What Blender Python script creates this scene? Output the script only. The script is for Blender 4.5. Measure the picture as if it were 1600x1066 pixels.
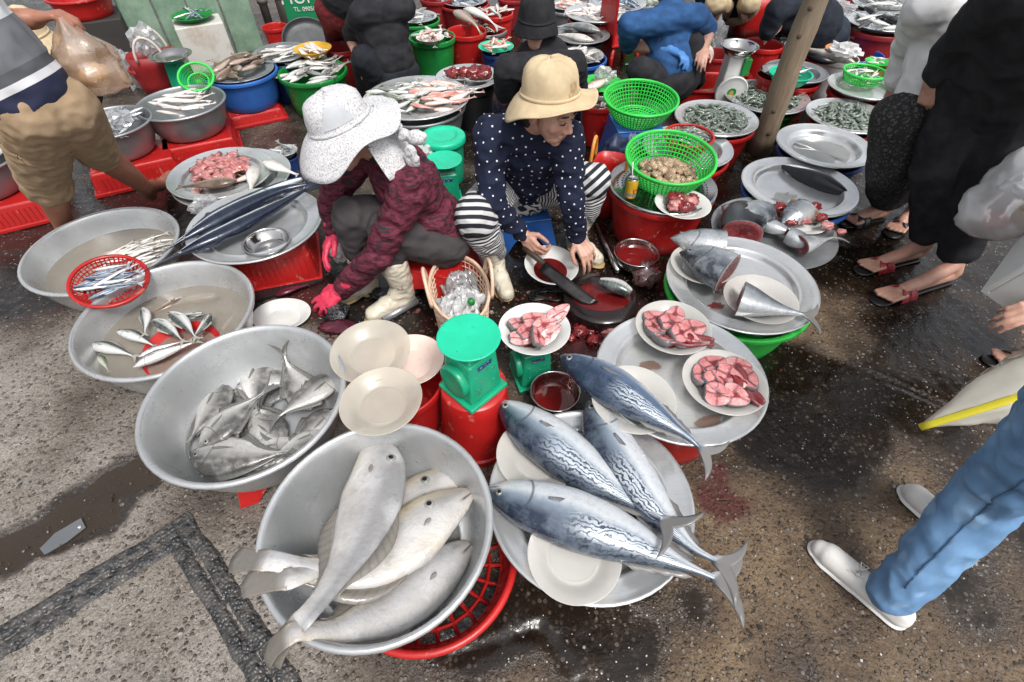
import bpy, bmesh, math, random
import numpy as np
from mathutils import Vector, Matrix, Euler, noise as mnoise
for o in list(bpy.data.objects): bpy.data.objects.remove(o)
random.seed(7); np.random.seed(7)
SC = bpy.context.scene; COL = SC.collection
R = math.radians; PI = math.pi; sin = math.sin; cos = math.cos
# ------------------------------------------------------------ camera, sky, sun, exposure
CAM_H, PITCH, FPX = 1.6, R(48), 800.0
cd = bpy.data.cameras.new('camera'); cam = bpy.data.objects.new('camera', cd); COL.objects.link(cam)
cam.location = (0, 0, CAM_H); cam.rotation_euler = (PI/2-PITCH, 0, 0)
cd.sensor_width = 36; cd.lens = 18; cd.clip_start = .02; cd.clip_end = 500
SC.camera = cam
w = bpy.data.worlds.new('World'); SC.world = w; w.use_nodes = True
nt = w.node_tree; bg = nt.nodes['Background']
sky = nt.nodes.new('ShaderNodeTexSky'); sky.sky_type = 'NISHITA'; sky.sun_disc = False
SUN_EL, SUN_AZ = R(58), R(150)        # azimuth clockwise from +Y
sky.sun_elevation = SUN_EL; sky.sun_rotation = SUN_AZ; sky.air_density = 1.0; sky.dust_density = 4.0; sky.ozone_density = 1.0
hs = nt.nodes.new('ShaderNodeHueSaturation'); hs.inputs['Saturation'].default_value = .22
nt.links.new(sky.outputs[0], hs.inputs['Color']); nt.links.new(hs.outputs[0], bg.inputs['Color'])
bg.inputs['Strength'].default_value = .148
sl = bpy.data.lights.new('sun', 'SUN'); sl.energy = 1.5; sl.angle = R(14); sl.color = (1, .97, .92)
so = bpy.data.objects.new('sun', sl); COL.objects.link(so)
sd = Vector((sin(SUN_AZ)*cos(SUN_EL), cos(SUN_AZ)*cos(SUN_EL), sin(SUN_EL)))
so.rotation_euler = sd.to_track_quat('Z', 'Y').to_euler(); so.location = sd*20
SC.view_settings.view_transform = 'Standard'; SC.view_settings.look = 'None'
SC.view_settings.gamma = 1; SC.view_settings.use_curve_mapping = False
SC.view_settings.exposure = .54
SC.render.engine = 'CYCLES'; SC.cycles.max_bounces = 6; SC.cycles.diffuse_bounces = 3; SC.cycles.glossy_bounces = 3
SC.cycles.transmission_bounces = 4; SC.cycles.transparent_max_bounces = 12
SC.cycles.caustics_reflective = False; SC.cycles.caustics_refractive = False; SC.cycles.use_denoising = True

# ------------------------------------------------------------ helpers
def P(u, v, z=0.0):
    "the point at height z that the photograph shows at pixel (u, v)"
    dx, dv = (u-800)/FPX, (v-533)/FPX
    s, c = sin(PITCH), cos(PITCH)
    t = (CAM_H-z)/(s+c*dv)
    return Vector((dx*t, (c-s*dv)*t, z))
def V(*a): return Vector(a)
def tag(o, label=None, cat=None, group=None, kind=None):
    if label: o['label'] = label
    if cat: o['category'] = cat
    if group: o['group'] = group
    if kind: o['kind'] = kind
    return o
def T(name, label, cat, loc=(0, 0, 0), rz=0, group=None):
    o = bpy.data.objects.new(name, None); COL.objects.link(o)
    o.empty_display_size = .05; o.location = loc; o.rotation_euler = (0, 0, rz)
    return tag(o, label, cat, group)
def link(name, me, mat, parent=None, loc=None, rot=None):
    o = bpy.data.objects.new(name, me); COL.objects.link(o)
    if mat is not None:
        me.materials.clear()
        for m in (mat if isinstance(mat, (list, tuple)) else [mat]): me.materials.append(m)
    if parent: o.parent = parent
    if loc is not None: o.location = loc
    if rot is not None: o.rotation_euler = rot
    return o
def mesh(verts, faces, smooth=True, fc=None):
    me = bpy.data.meshes.new('m'); me.from_pydata([tuple(v) for v in verts], [], [tuple(f) for f in faces])
    if smooth: me.polygons.foreach_set('use_smooth', [True]*len(me.polygons))
    if fc is not None:
        a = me.attributes.new('fc', 'FLOAT_VECTOR', 'POINT'); a.data.foreach_set('vector', np.asarray(fc, dtype=np.float32).ravel())
    me.update(); return me
def mk(name, verts, faces, mat, parent=None, smooth=True, loc=None, rot=None, world=False, fc=None):
    if world and parent: verts = [Vector(v)-parent.location for v in verts]
    return link(name, mesh(verts, faces, smooth, fc), mat, parent, loc, rot)
def copy_tree(o, parent=None):
    c = o.copy(); COL.objects.link(c); c.parent = parent
    for ch in o.children: copy_tree(ch, c)
    return c
def chaikin(pts, it=2):
    for _ in range(it):
        q = [pts[0]]
        for a, b in zip(pts[:-1], pts[1:]):
            q.append(tuple(.75*x+.25*y for x, y in zip(a, b))); q.append(tuple(.25*x+.75*y for x, y in zip(a, b)))
        q.append(pts[-1]); pts = q
    return pts
class G:
    "collects geometry for one mesh"
    def __init__(s): s.v = []; s.f = []; s.a = []
    def add(s, v, f, a=None):
        n = len(s.v); s.v += [Vector(x) for x in v]; s.f += [tuple(i+n for i in q) for q in f]
        s.a += list(a) if a is not None else [(0, 0, 0)]*len(v); return s
    def lathe(s, prof, n=48, c=(0, 0, 0), sx=1, sy=1, rz=0, M=None):
        v = []; f = []; rows = []
        for r, z in prof:
            if r < 1e-5: rows.append([len(v)]); v.append((0, 0, z))
            else:
                rows.append(list(range(len(v), len(v)+n)))
                for k in range(n):
                    a = 2*PI*k/n; v.append((r*cos(a)*sx, r*sin(a)*sy, z))
        for A, B in zip(rows[:-1], rows[1:]):
            for k in range(n):
                j = (k+1) % n
                if len(A) == 1 and len(B) == 1: break
                if len(A) == 1: f.append((A[0], B[j], B[k]))
                elif len(B) == 1: f.append((A[k], A[j], B[0]))
                else: f.append((A[k], A[j], B[j], B[k]))
        mm = M if M is not None else Matrix.Translation(c) @ Matrix.Rotation(rz, 4, 'Z')
        return s.add([mm @ Vector(x) for x in v], f)
    def box(s, c, d, rz=0, taper=1.0, M=None):
        x, y, z = d[0]/2, d[1]/2, d[2]/2
        v = [(-x, -y, -z), (x, -y, -z), (x, y, -z), (-x, y, -z)] + [(-x*taper, -y*taper, z), (x*taper, -y*taper, z), (x*taper, y*taper, z), (-x*taper, y*taper, z)]
        mm = (M if M is not None else Matrix.Translation(c) @ Matrix.Rotation(rz, 4, 'Z'))
        return s.add([mm @ Vector(q) for q in v], [(3, 2, 1, 0), (4, 5, 6, 7), (0, 1, 5, 4), (1, 2, 6, 5), (2, 3, 7, 6), (3, 0, 4, 7)])
    def tube(s, pts, r, n=8, closed=False, flat=1.0):
        pts = [Vector(p) for p in pts]; m = len(pts); v = []; f = []
        rr = r if isinstance(r, (list, tuple)) else [r]*m
        up = None
        for i, p in enumerate(pts):
            t = (pts[(i+1) % m] - pts[i-1]) if closed else (pts[min(i+1, m-1)] - pts[max(i-1, 0)])
            t.normalize()
            if up is None: up = Vector((0, 0, 1)) if abs(t.z) < .9 else Vector((1, 0, 0))
            b = t.cross(up)
            if b.length < 1e-4: b = t.cross(Vector((1, .3, 0)))
            b.normalize(); up = b.cross(t).normalized()
            for k in range(n):
                a = 2*PI*k/n; v.append(p + (b*cos(a) + up*sin(a)*flat)*rr[i])
        for i in range(m if closed else m-1):
            for k in range(n):
                j = (k+1) % n; i2 = (i+1) % m
                f.append((i*n+k, i*n+j, i2*n+j, i2*n+k))
        if not closed:
            f.append(tuple(range(n))[::-1]); f.append(tuple(range((m-1)*n, m*n)))
        return s.add(v, f)
    def out(s, name, mat, parent=None, smooth=True, loc=None, rot=None, world=False, fc=False):
        return mk(name, s.v, s.f, mat, parent, smooth, loc, rot, world, s.a if fc else None)
def bevel(o, wd=.004, seg=2, ang=35):
    m = o.modifiers.new('b', 'BEVEL'); m.width = wd; m.segments = seg; m.limit_method = 'ANGLE'; m.angle_limit = R(ang)
    m.harden_normals = False
    return o
def spline(pts, n):
    "Catmull-Rom through pts, n samples even in arc length"
    p = [Vector(x) for x in pts]; p = [p[0]*2-p[1]] + p + [p[-1]*2-p[-2]]; q = []
    for i in range(1, len(p)-2):
        for k in range(12):
            t = k/12; a, b, c, d = p[i-1], p[i], p[i+1], p[i+2]
            q.append(.5*((2*b)+(c-a)*t+(2*a-5*b+4*c-d)*t*t+(3*b-a-3*c+d)*t**3))
    q.append(p[-2]); L = [0]
    for a, b in zip(q[:-1], q[1:]): L.append(L[-1]+(b-a).length)
    out = []; j = 0
    for k in range(n):
        s = L[-1]*k/(n-1)
        while j < len(L)-2 and L[j+1] < s: j += 1
        h = (s-L[j])/max(1e-9, L[j+1]-L[j]); out.append(q[j].lerp(q[j+1], min(1, h)))
    return out, L[-1]
def fbm(x, y, z=0, o=4): return mnoise.fractal(Vector((x, y, z)), 1.0, 2.0, o)
def sstep(a, b, x):
    t = max(0, min(1, (x-a)/(b-a))); return t*t*(3-2*t)

# ------------------------------------------------------------ materials
MAT = {}
def nodes(name):
    m = bpy.data.materials.new(name); m.use_nodes = True; t = m.node_tree
    return m, t, t.nodes['Principled BSDF'], t.nodes['Material Output']
def N(t, kind, **kw):
    n = t.nodes.new('ShaderNode'+kind)
    for k, v in kw.items():
        if k in n.inputs.keys(): n.inputs[k].default_value = v
        else: setattr(n, k, v)
    return n
def ramp(t, fac, stops, interp='LINEAR'):
    r = t.nodes.new('ShaderNodeValToRGB'); e = r.color_ramp.elements; r.color_ramp.interpolation = interp
    while len(e) < len(stops): e.new(.5)
    for k, (p, c) in enumerate(stops):
        e[k].position = p; e[k].color = (c, c, c, 1) if isinstance(c, (int, float)) else (*c, 1)
    t.links.new(fac, r.inputs[0]); return r.outputs[0]
def mixc(t, fac, a, b, mode='MIX'):
    n = t.nodes.new('ShaderNodeMix'); n.data_type = 'RGBA'; n.blend_type = mode
    for i, x in ((0, fac), (6, a), (7, b)):
        if isinstance(x, (int, float)): n.inputs[i].default_value = x
        elif isinstance(x, tuple): n.inputs[i].default_value = (*x, 1) if len(x) == 3 else x
        else: t.links.new(x, n.inputs[i])
    return n.outputs[2]
def mth(t, op, a, b=None, c=None, clamp=False):
    n = t.nodes.new('ShaderNodeMath'); n.operation = op; n.use_clamp = clamp
    for i, x in enumerate((a, b, c)):
        if x is None: continue
        if isinstance(x, (int, float)): n.inputs[i].default_value = x
        else: t.links.new(x, n.inputs[i])
    return n.outputs[0]
def noise(t, vec, scale, detail=3, rough=.55, dist=0):
    n = N(t, 'TexNoise', Scale=scale, Detail=detail, Roughness=rough, Distortion=dist)
    if vec is not None: t.links.new(vec, n.inputs['Vector'])
    return n.outputs['Fac']
def voro(t, vec, scale, feature='F1', rnd=1.0):
    n = t.nodes.new('ShaderNodeTexVoronoi'); n.feature = feature; n.inputs['Scale'].default_value = scale; n.inputs['Randomness'].default_value = rnd
    if vec is not None: t.links.new(vec, n.inputs['Vector'])
    return n
def ocoord(t):
    "object coordinates shifted by a random amount per object"
    tc = t.nodes.new('ShaderNodeTexCoord'); oi = t.nodes.new('ShaderNodeObjectInfo')
    a = t.nodes.new('ShaderNodeVectorMath'); a.operation = 'ADD'
    s = t.nodes.new('ShaderNodeMath'); s.operation = 'MULTIPLY'; s.inputs[1].default_value = 37.0
    t.links.new(oi.outputs['Random'], s.inputs[0]); t.links.new(tc.outputs['Object'], a.inputs[0]); t.links.new(s.outputs[0], a.inputs[1])
    return a.outputs[0]
def bump(t, b, h, strength=.3, dist=.01):
    n = N(t, 'Bump', Strength=strength, Distance=dist); t.links.new(h, n.inputs['Height']); t.links.new(n.outputs[0], b.inputs['Normal']); return n
def PM(name, col, col2=None, rough=.5, metal=0, vs=6, bs=0, bst=.2, bd=.004, coat=0, spec=.5, rv=.12, trl=0, sss=0, lo=.35, hi=.7, spk=None, rings=0, scr=0):
    "one procedural material: two colours through noise, uneven gloss, optional relief and specks"
    if name in MAT: return MAT[name]
    m, t, b, o = nodes(name); c = ocoord(t)
    col2 = col2 or tuple(x*.72 for x in col)
    n1 = noise(t, c, vs, 5, .6)
    base = ramp(t, n1, [(lo, col2), (hi, col)])
    if spk:
        v = noise(t, c, spk[1], 2, .7); base = mixc(t, ramp(t, v, [(spk[2], 0.), (spk[2]+.05, 1.)]), base, spk[0])
    if scr:        # scratches, dull grey film and a few brown drips of fish water
        mp = N(t, 'Mapping'); mp.inputs['Scale'].default_value = (1, 9, 3); mp.inputs['Rotation'].default_value = (.3, .2, .7); t.links.new(c, mp.inputs[0])
        base = mixc(t, ramp(t, noise(t, mp.outputs[0], 22, 4, .7), [(.56, 0.), (.68, .32)]), base, (.36, .37, .37))
        base = mixc(t, ramp(t, noise(t, c, 11, 5, .7, .8), [(.57, 0.), (.72, .38)]), base, (.36, .32, .27))
    t.links.new(base, b.inputs['Base Color'])
    r = noise(t, c, vs*3.1, 4, .6); rr = mth(t, 'MULTIPLY_ADD', r, rv*2, rough-rv)
    t.links.new(rr, b.inputs['Roughness'])
    b.inputs['Metallic'].default_value = metal; b.inputs['Coat Weight'].default_value = coat; b.inputs['Specular IOR Level'].default_value = spec
    if sss: b.inputs['Subsurface Weight'].default_value = sss; b.inputs['Subsurface Radius'].default_value = (.02, .008, .005); b.inputs['Subsurface Scale'].default_value = .4
    if bs:
        h = noise(t, c, bs, 4, .6)
        if rings:      # spun metal: fine turning marks round the axis
            tc = N(t, 'TexCoord').outputs['Object']; sx = N(t, 'SeparateXYZ'); t.links.new(tc, sx.inputs[0])
            rr_ = mth(t, 'SQRT', mth(t, 'ADD', mth(t, 'MULTIPLY', sx.outputs[0], sx.outputs[0]), mth(t, 'MULTIPLY', sx.outputs[1], sx.outputs[1])))
            cv = N(t, 'CombineXYZ'); t.links.new(mth(t, 'MULTIPLY', rr_, 260.), cv.inputs[0]); t.links.new(mth(t, 'MULTIPLY', sx.outputs[2], 260.), cv.inputs[1]); h = mth(t, 'ADD', h, mth(t, 'MULTIPLY', noise(t, cv.outputs[0], 1., 2), .8))
        bump(t, b, h, bst, bd)
    MAT[name] = m; return m
def GLASSY(name, col, opac=.5, rough=.2, bs=0, bst=.4, gl=.12, trl=.5):
    "thin plastic film, frosted plastic or water: lets part of the light straight through"
    if name in MAT: return MAT[name]
    m, t, b, o = nodes(name); t.nodes.remove(b); c = ocoord(t)
    tr = N(t, 'BsdfTransparent'); tr.inputs[0].default_value = (*[min(1, .6+.4*x) for x in col], 1)
    df = N(t, 'BsdfDiffuse'); df.inputs[0].default_value = (*col, 1)
    tl = N(t, 'BsdfTranslucent'); tl.inputs[0].default_value = (*col, 1)
    gs = N(t, 'BsdfGlossy'); gs.inputs['Roughness'].default_value = rough
    m1 = N(t, 'MixShader'); m1.inputs[0].default_value = trl; t.links.new(df.outputs[0], m1.inputs[1]); t.links.new(tl.outputs[0], m1.inputs[2])
    m2 = N(t, 'MixShader'); t.links.new(tr.outputs[0], m2.inputs[1]); t.links.new(m1.outputs[0], m2.inputs[2])
    op = mth(t, 'MULTIPLY_ADD', noise(t, c, 7, 3), .35, opac-.17, True); t.links.new(op, m2.inputs[0])
    ior = 1.33 if 'water' in name else 1.45; fr = N(t, 'Fresnel'); gm = N(t, 'NewGeometry'); t.links.new(mth(t, 'MULTIPLY_ADD', gm.outputs['Backfacing'], 1/ior-ior, ior), fr.inputs['IOR']); fm = mth(t, 'MULTIPLY_ADD', fr.outputs[0], 1.0, gl*.5, True)
    m3 = N(t, 'MixShader'); t.links.new(fm, m3.inputs[0]); t.links.new(m2.outputs[0], m3.inputs[1]); t.links.new(gs.outputs[0], m3.inputs[2])
    t.links.new(m3.outputs[0], o.inputs[0])
    if bs:
        n = N(t, 'Bump', Strength=bst, Distance=.004); t.links.new(noise(t, c, bs, 3), n.inputs['Height'])
        for q in (df, gs): t.links.new(n.outputs[0], q.inputs['Normal'])
        t.links.new(n.outputs[0], fr.inputs['Normal'])
    MAT[name] = m; return m
ALU = PM('aluminium', (.79, .805, .81), (.58, .595, .60), rough=.21, metal=.66, vs=3.2, bs=14, bst=.045, rv=.10, rings=1, scr=1)
ALUM = PM('aluminium_matt', (.66, .675, .685), (.46, .47, .475), rough=.30, metal=.62, vs=3.2, bs=14, bst=.06, rv=.12, rings=1, scr=1)
ALUD = PM('aluminium_dull', (.44, .46, .47), (.27, .28, .29), rough=.42, metal=.7, vs=4, bs=40, bst=.1)
STEEL = PM('stainless_steel', (.62, .61, .60), (.45, .44, .43), rough=.16, metal=1, vs=9, rv=.06)
RED = PM('red_plastic', (.52, .018, .016), (.33, .010, .010), rough=.35, vs=4, rv=.16, bs=30, bst=.08, spk=((.46, .10, .08), 20, .64))
REDD = PM('dark_red_plastic', (.34, .018, .022), (.20, .012, .014), rough=.42, vs=5)
REDP = PM('faded_red_plastic', (.72, .13, .11), (.60, .05, .045), rough=.45, vs=9)
GREEN = PM('green_plastic', (.010, .26, .042), (.008, .15, .03), rough=.38, vs=4, rv=.15, spk=((.06, .26, .10), 22, .64))
LIME = PM('lime_plastic', (.05, .62, .09), (.03, .47, .06), rough=.34, vs=6)
JADE = PM('jade_paint', (.010, .38, .20), (.006, .25, .13), rough=.33, vs=7, bs=25, bst=.08, spk=((.05, .20, .13), 40, .63))
MINT = PM('mint_paint', (.012, .56, .33), (.012, .44, .25), rough=.34, vs=8, spk=((.03, .30, .19), 55, .66))
BLUE = PM('blue_plastic', (.035, .15, .50), (.025, .10, .36), rough=.36, vs=5)
BLUED = PM('dark_blue_plastic', (.015, .05, .22), (.012, .035, .15), rough=.4, vs=5)
WHITE = PM('white_plastic', (.74, .74, .72), (.58, .58, .56), rough=.42, vs=6)
CREAM = PM('cream_plastic', (.78, .56, .42), (.62, .42, .30), rough=.42, vs=9)
YELL = PM('yellow_plastic', (.72, .42, .03), (.55, .30, .02), rough=.42, vs=9)
BLACK = PM('black_plastic', (.014, .014, .016), (.008, .008, .009), rough=.35, vs=9)
FROST = GLASSY('frosted_plastic', (.92, .90, .86), .74, .10, gl=.06)
FROSTY = GLASSY('yellowed_frosted_plastic', (.90, .85, .75), .58, .09, gl=.10)
FILM = GLASSY('clear_film', (.90, .91, .92), .40, .10, bs=14, bst=.3, gl=.2)
MILK = GLASSY('milky_film', (.90, .90, .90), .93, .20, bs=12, bst=.3, gl=.1)
WATERM = GLASSY('murky_water', (.46, .41, .34), .50, .02, bs=9, bst=.12, gl=.05, trl=.2)
WATERC = GLASSY('thin_water', (.50, .49, .45), .22, .02, bs=9, bst=.12, gl=.05, trl=.2)
# ------------------------------------------------------------ ground
def wetness(x, y):
    p = V(x, y, 0)
    n = fbm(x*1.3, y*1.3, 3, 4); n2 = fbm(x*4.3, y*4.3, 9, 4)
    b = .20 + .40*sstep(-.75, .0, x + .25*n) + .50*sstep(1.35, 2.2, y+.3*n)
    if x > .2: b -= .10*sstep(1.0, .2, y)
    for (u, v, r, k) in BLOBS:
        q = P(u, v); d = math.hypot((x-q.x), (y-q.y))/r
        b += k*max(0, 1-d*d)
    return max(0, min(1, b + .34*n + .20*n2))
BLOBS = [(40, 400, .5, .55), (60, 330, .5, .4), (10, 480, .4, .35), (150, 640, .3, .3), (330, 760, .2, .25), (60, 760, .2, .2), (200, 330, .4, .3), (1250, 650, .32, .85), (1235, 570, .22, .7), (1330, 640, .28, .55), (1190, 690, .12, .5), (1060, 770, .07, -.3), (1150, 850, .16, -.15), (1010, 905, .06, .5), (640, 1010, .3, .25), (930, 975, .24, .45), (760, 960, .16, .4), (740, 470, .55, .5), (950, 520, .45, .6),
         (450, 470, .4, .6), (640, 480, .45, .5), (700, 420, .5, .3), (1480, 640, .25, .4), (1400, 560, .3, .3), (1500, 900, .2, .3), (1200, 1000, .16, .3), (300, 360, .3, .5), (340, 300, .4, .4), (1130, 780, .10, -.1), (80, 700, .45, -.12), (1480, 500, .4, .15), (1090, 960, .1, .35), (1320, 400, .5, .2), (280, 650, .2, .25), (1560, 760, .3, .2), (600, 760, .3, .5)]
BLOOD_SPOTS = [(1130, 785, .11, 1.), (1120, 740, .07, .8), (940, 520, .26, 1.2), (880, 490, .2, .9), (1000, 500, .2, .9), (470, 470, .2, .7)]
GROOVES = [(P(1275, 548), P(1520, 650), .010, .012), (P(1520, 650), P(1760, 730), .010, .012), (P(20, 370), P(75, 440), .006, .008), (P(840, 980), P(905, 1066), .012, .010), (P(700, 1030), P(840, 980), .008, .008), (P(905, 1066), P(880, 1150), .012, .01),
           (P(520, 470), P(680, 440), .008, .008), (P(300, 300), P(520, 470), .006, .006)]
PUDDLE = [P(-60, 905), P(-40, 835), P(60, 808), P(130, 760), P(180, 722), P(232, 700), P(262, 716), P(250, 752), P(200, 782), P(170, 820), P(110, 850), P(60, 872), P(10, 900)]
def inpoly(x, y, poly):
    c = False; n = len(poly)
    for i in range(n):
        a, b = poly[i], poly[i-1]
        if (a.y > y) != (b.y > y) and x < (b.x-a.x)*(y-a.y)/(b.y-a.y)+a.x: c = not c
    return c
def pdist(x, y, poly):
    d = 9; p = V(x, y, 0)
    for i in range(len(poly)):
        a, b = poly[i-1].copy(), poly[i].copy(); a.z = b.z = 0; ab = b-a
        t = max(0, min(1, (p-a).dot(ab)/ab.dot(ab))); d = min(d, (p-a-ab*t).length)
    return d
def ground_mesh():
    x0, x1, y0, y1, st = -2.4, 2.3, -.12, 2.9, .014
    xs = [-60, -25, -12, -7, -4.5, -3.2] + list(np.arange(x0, x1+.001, st)) + [2.9, 3.6, 5, 8, 14, 28, 60]
    ys = [-30, -8, -2.5, -.8] + list(np.arange(y0, y1+.001, st)) + list(np.arange(3.0, 7, .12)) + [8, 11, 18, 40, 90]
    nx, ny = len(xs), len(ys); v = []; at = []
    gr = []
    for a, b, wd, dp in GROOVES:
        a = a.copy(); b = b.copy(); a.z = b.z = 0; gr.append((a, (b-a), (b-a).length, wd, dp))
    bx = (min(p.x for p in PUDDLE)-.1, max(p.x for p in PUDDLE)+.1, min(p.y for p in PUDDLE)-.1, max(p.y for p in PUDDLE)+.1)
    for y in ys:
        for x in xs:
            inn = x0-.001 <= x <= x1+.001 and y0-.001 <= y <= y1+.001
            far = abs(x) > 4 or y > 8 or y < -1
            wv = .9 if far else wetness(x, y)
            z = 0
            if inn:
                z = .0030*fbm(x*7, y*7, 1, 3) + .0022*fbm(x*34, y*34, 2, 2)
                e = fbm(x*9, y*9, 7, 2)*.008
                for a, d, l, wd, dp in gr:
                    p = V(x, y, 0)-a; t = p.dot(d)/(l*l)
                    if -.02 < t < 1.02:
                        q = abs(p.cross(d).z)/l + e
                        if q < wd*2:
                            k = 1-sstep(wd*.4, wd*2, abs(q)); z -= dp*k; wv = max(wv, .9*k)
                if bx[0] < x < bx[1] and bx[2] < y < bx[3]:
                    dd = pdist(x, y, PUDDLE)*(1 if inpoly(x, y, PUDDLE) else -1) + .035*fbm(x*7, y*7, 5, 4)+.006*fbm(x*40, y*40, 6, 2)
                    k = sstep(-.02, .045, dd); z -= .016*k; wv = max(wv, .85*sstep(-.045, 0, dd))
            bl = 0
            if inn:
                for (u_, v_, r_, k_) in BLOOD_SPOTS:
                    q = P(u_, v_); bl = max(bl, k_*max(0, 1-math.hypot(x-q.x, y-q.y)/r_))
            v.append((x, y, z)); at.append((wv, bl, sstep(-.5, .35, x+.3*fbm(x*1.1, y*1.1, 21, 3))))
    f = [(j*nx+i, j*nx+i+1, (j+1)*nx+i+1, (j+1)*nx+i) for j in range(ny-1) for i in range(nx-1)]
    return v, f, at
def ground_mat():
    m, t, b, o = nodes('wet_concrete'); tc = N(t, 'TexCoord').outputs['Object']
    wt = N(t, 'Attribute', attribute_name='fc').outputs['Vector']; sx = N(t, 'SeparateXYZ'); t.links.new(wt, sx.inputs[0]); wet = sx.outputs[0]
    fine = noise(t, tc, 55, 5, .7); mid = noise(t, tc, 9, 5, .65); big = noise(t, tc, 2.2, 4, .6)
    wv = mth(t, 'ADD', wet, mth(t, 'MULTIPLY_ADD', mid, .55, -.275), clamp=True)
    wv = mth(t, 'ADD', wv, mth(t, 'MULTIPLY_ADD', fine, .3, -.15), clamp=True)
    dry = mixc(t, ramp(t, big, [(.3, 0.), (.7, 1.)]), (.315, .280, .242), (.275, .258, .240))
    dry = mixc(t, sx.outputs[2], dry, (.265, .190, .115))
    dry = mixc(t, mth(t, 'MULTIPLY', ramp(t, noise(t, tc, 5, 5, .7), [(.50, 0.), (.60, 1.)]), .55), dry, (.13, .10, .075))
    dry = mixc(t, ramp(t, fine, [(.35, 0.), (.65, 1.)]), dry, mixc(t, sx.outputs[2], (.37, .335, .295), (.33, .245, .16)))
    base = ramp(t, wv, [(.0, (1., 1., 1.)), (.35, (.70, .68, .66)), (.60, (.34, .30, .27)), (.80, (.11, .095, .085)), (1., (.035, .031, .03))])
    col = mixc(t, 1.0, dry, base, 'MULTIPLY')
    # exposed aggregate: pebbles, pits, pale chips
    vo = voro(t, tc, 62); ve = voro(t, tc, 150)
    col = mixc(t, 1., col, ramp(t, noise(t, tc, 120, 4, .75), [(.28, (.45, .44, .43)), (.5, (1., 1., 1.)), (.72, (1.45, 1.42, 1.38))]), 'MULTIPLY')
    blm = ramp(t, mth(t, 'ADD', sx.outputs[1], mth(t, 'MULTIPLY_ADD', mid, 1.2, -.75)), [(.05, 0.), (.35, .85)]); col = mixc(t, blm, col, (.075, .010, .010))
    cs = N(t, 'SeparateColor'); t.links.new(vo.outputs['Color'], cs.inputs[0])
    sel = ramp(t, cs.outputs[0], [(.50, 0.), (.52, 1.)]); core = ramp(t, vo.outputs['Distance'], [(.30, 1.), (.46, 0.)])
    peb = mth(t, 'MULTIPLY', sel, core)
    pc = ramp(t, cs.outputs[1], [(0., (.05, .045, .042)), (.3, (.12, .10, .085)), (.55, (.20, .15, .11)), (.8, (.30, .26, .22)), (1., (.42, .38, .33))])
    pw = mixc(t, wv, pc, mixc(t, 1., pc, (.22, .20, .19), 'MULTIPLY'))
    col = mixc(t, mth(t, 'MULTIPLY', peb, .85), col, pw)
    cs2 = N(t, 'SeparateColor'); t.links.new(ve.outputs['Color'], cs2.inputs[0])
    pit = mth(t, 'MULTIPLY', ramp(t, cs2.outputs[0], [(.80, 0.), (.82, 1.)]), ramp(t, ve.outputs['Distance'], [(.25, 1.), (.45, 0.)]))
    col = mixc(t, mth(t, 'MULTIPLY', pit, mth(t, 'MULTIPLY_ADD', sx.outputs[2], .45, .30)), col, (.035, .03, .028))
    chip = mth(t, 'MULTIPLY', ramp(t, cs2.outputs[1], [(.984, 0.), (.986, 1.)]), ramp(t, ve.outputs['Distance'], [(.28, 1.), (.36, 0.)]))
    col = mixc(t, chip, col, (.50, .48, .45))
    t.links.new(col, b.inputs['Base Color'])
    rg = ramp(t, wv, [(.1, .46), (.36, .25), (.70, .11), (1., .05)])
    t.links.new(mth(t, 'MULTIPLY_ADD', fine, .12, mth(t, 'SUBTRACT', rg, .04)), b.inputs['Roughness'])
    h = mth(t, 'ADD', mth(t, 'MULTIPLY', peb, .8), mth(t, 'MULTIPLY', fine, 1.7)); h = mth(t, 'SUBTRACT', h, mth(t, 'MULTIPLY', pit, .5)); h = mth(t, 'ADD', h, mth(t, 'MULTIPLY', mid, .9))
    bs = ramp(t, wv, [(.3, 1.), (.75, .60), (.95, .12)])
    n = bump(t, b, h, .6, .010); t.links.new(bs, n.inputs['Strength'])
    return m
gv, gf, ga = ground_mesh()
ground = tag(mk('ground', gv, gf, ground_mat(), fc=ga), 'wet pitted concrete market ground with exposed pebbles', kind='structure')
# puddle in the sunken channel
pp = [p.copy() for p in PUDDLE]; cen = sum(pp, V(0, 0, 0))/len(pp)
g = G(); ring = [cen+(p-cen)*1.25 for p in pp]; sm, _ = spline(ring+[ring[0]], 60)
g.add([V(p.x, p.y, -.0085) for p in sm[:-1]], [tuple(range(59))])
tag(g.out('puddle', GLASSY('puddle_water', (.055, .042, .032), .72, .012, bs=11, bst=.12, gl=0., trl=0.), smooth=False), 'shallow brown puddle in a sunken channel', kind='structure')
# dark patched trench in an L shape
def strip(name, a, b, wd, seed, label):
    a = P(*a); b = P(*b); d = (b-a); L = d.length; d.normalize(); s = V(-d.y, d.x, 0); n = int(L/.012); m = 13; v = []; f = []
    for i in range(n+1):
        for j in range(m):
            k = j/(m-1)*2-1; p = a+d*(L*i/n) + s*(k*wd*(1+.16*fbm(i*.09, seed, j//7*5., 3)))
            z = .0035+.005*(1-abs(k)**3) - .010*math.exp(-((k+.12*fbm(i*.03, seed+4))/.12)**2) + .0035*fbm(p.x*55, p.y*55, seed, 3)
            if abs(k) == 1: z = -.006
            v.append((p.x, p.y, z))
    f = [(i*m+j, i*m+j+1, (i+1)*m+j+1, (i+1)*m+j) for i in range(n) for j in range(m-1)]
    f = [q[::-1] for q in f]
    return tag(mk(name, v, f, TAR), label, kind='structure')
TAR = None
m_, t_, b_, o_ = nodes('tar_patch'); c_ = N(t_, 'TexCoord').outputs['Object']
vo_ = voro(t_, c_, 95); cs_ = N(t_, 'SeparateColor'); t_.links.new(vo_.outputs['Color'], cs_.inputs[0])
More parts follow.
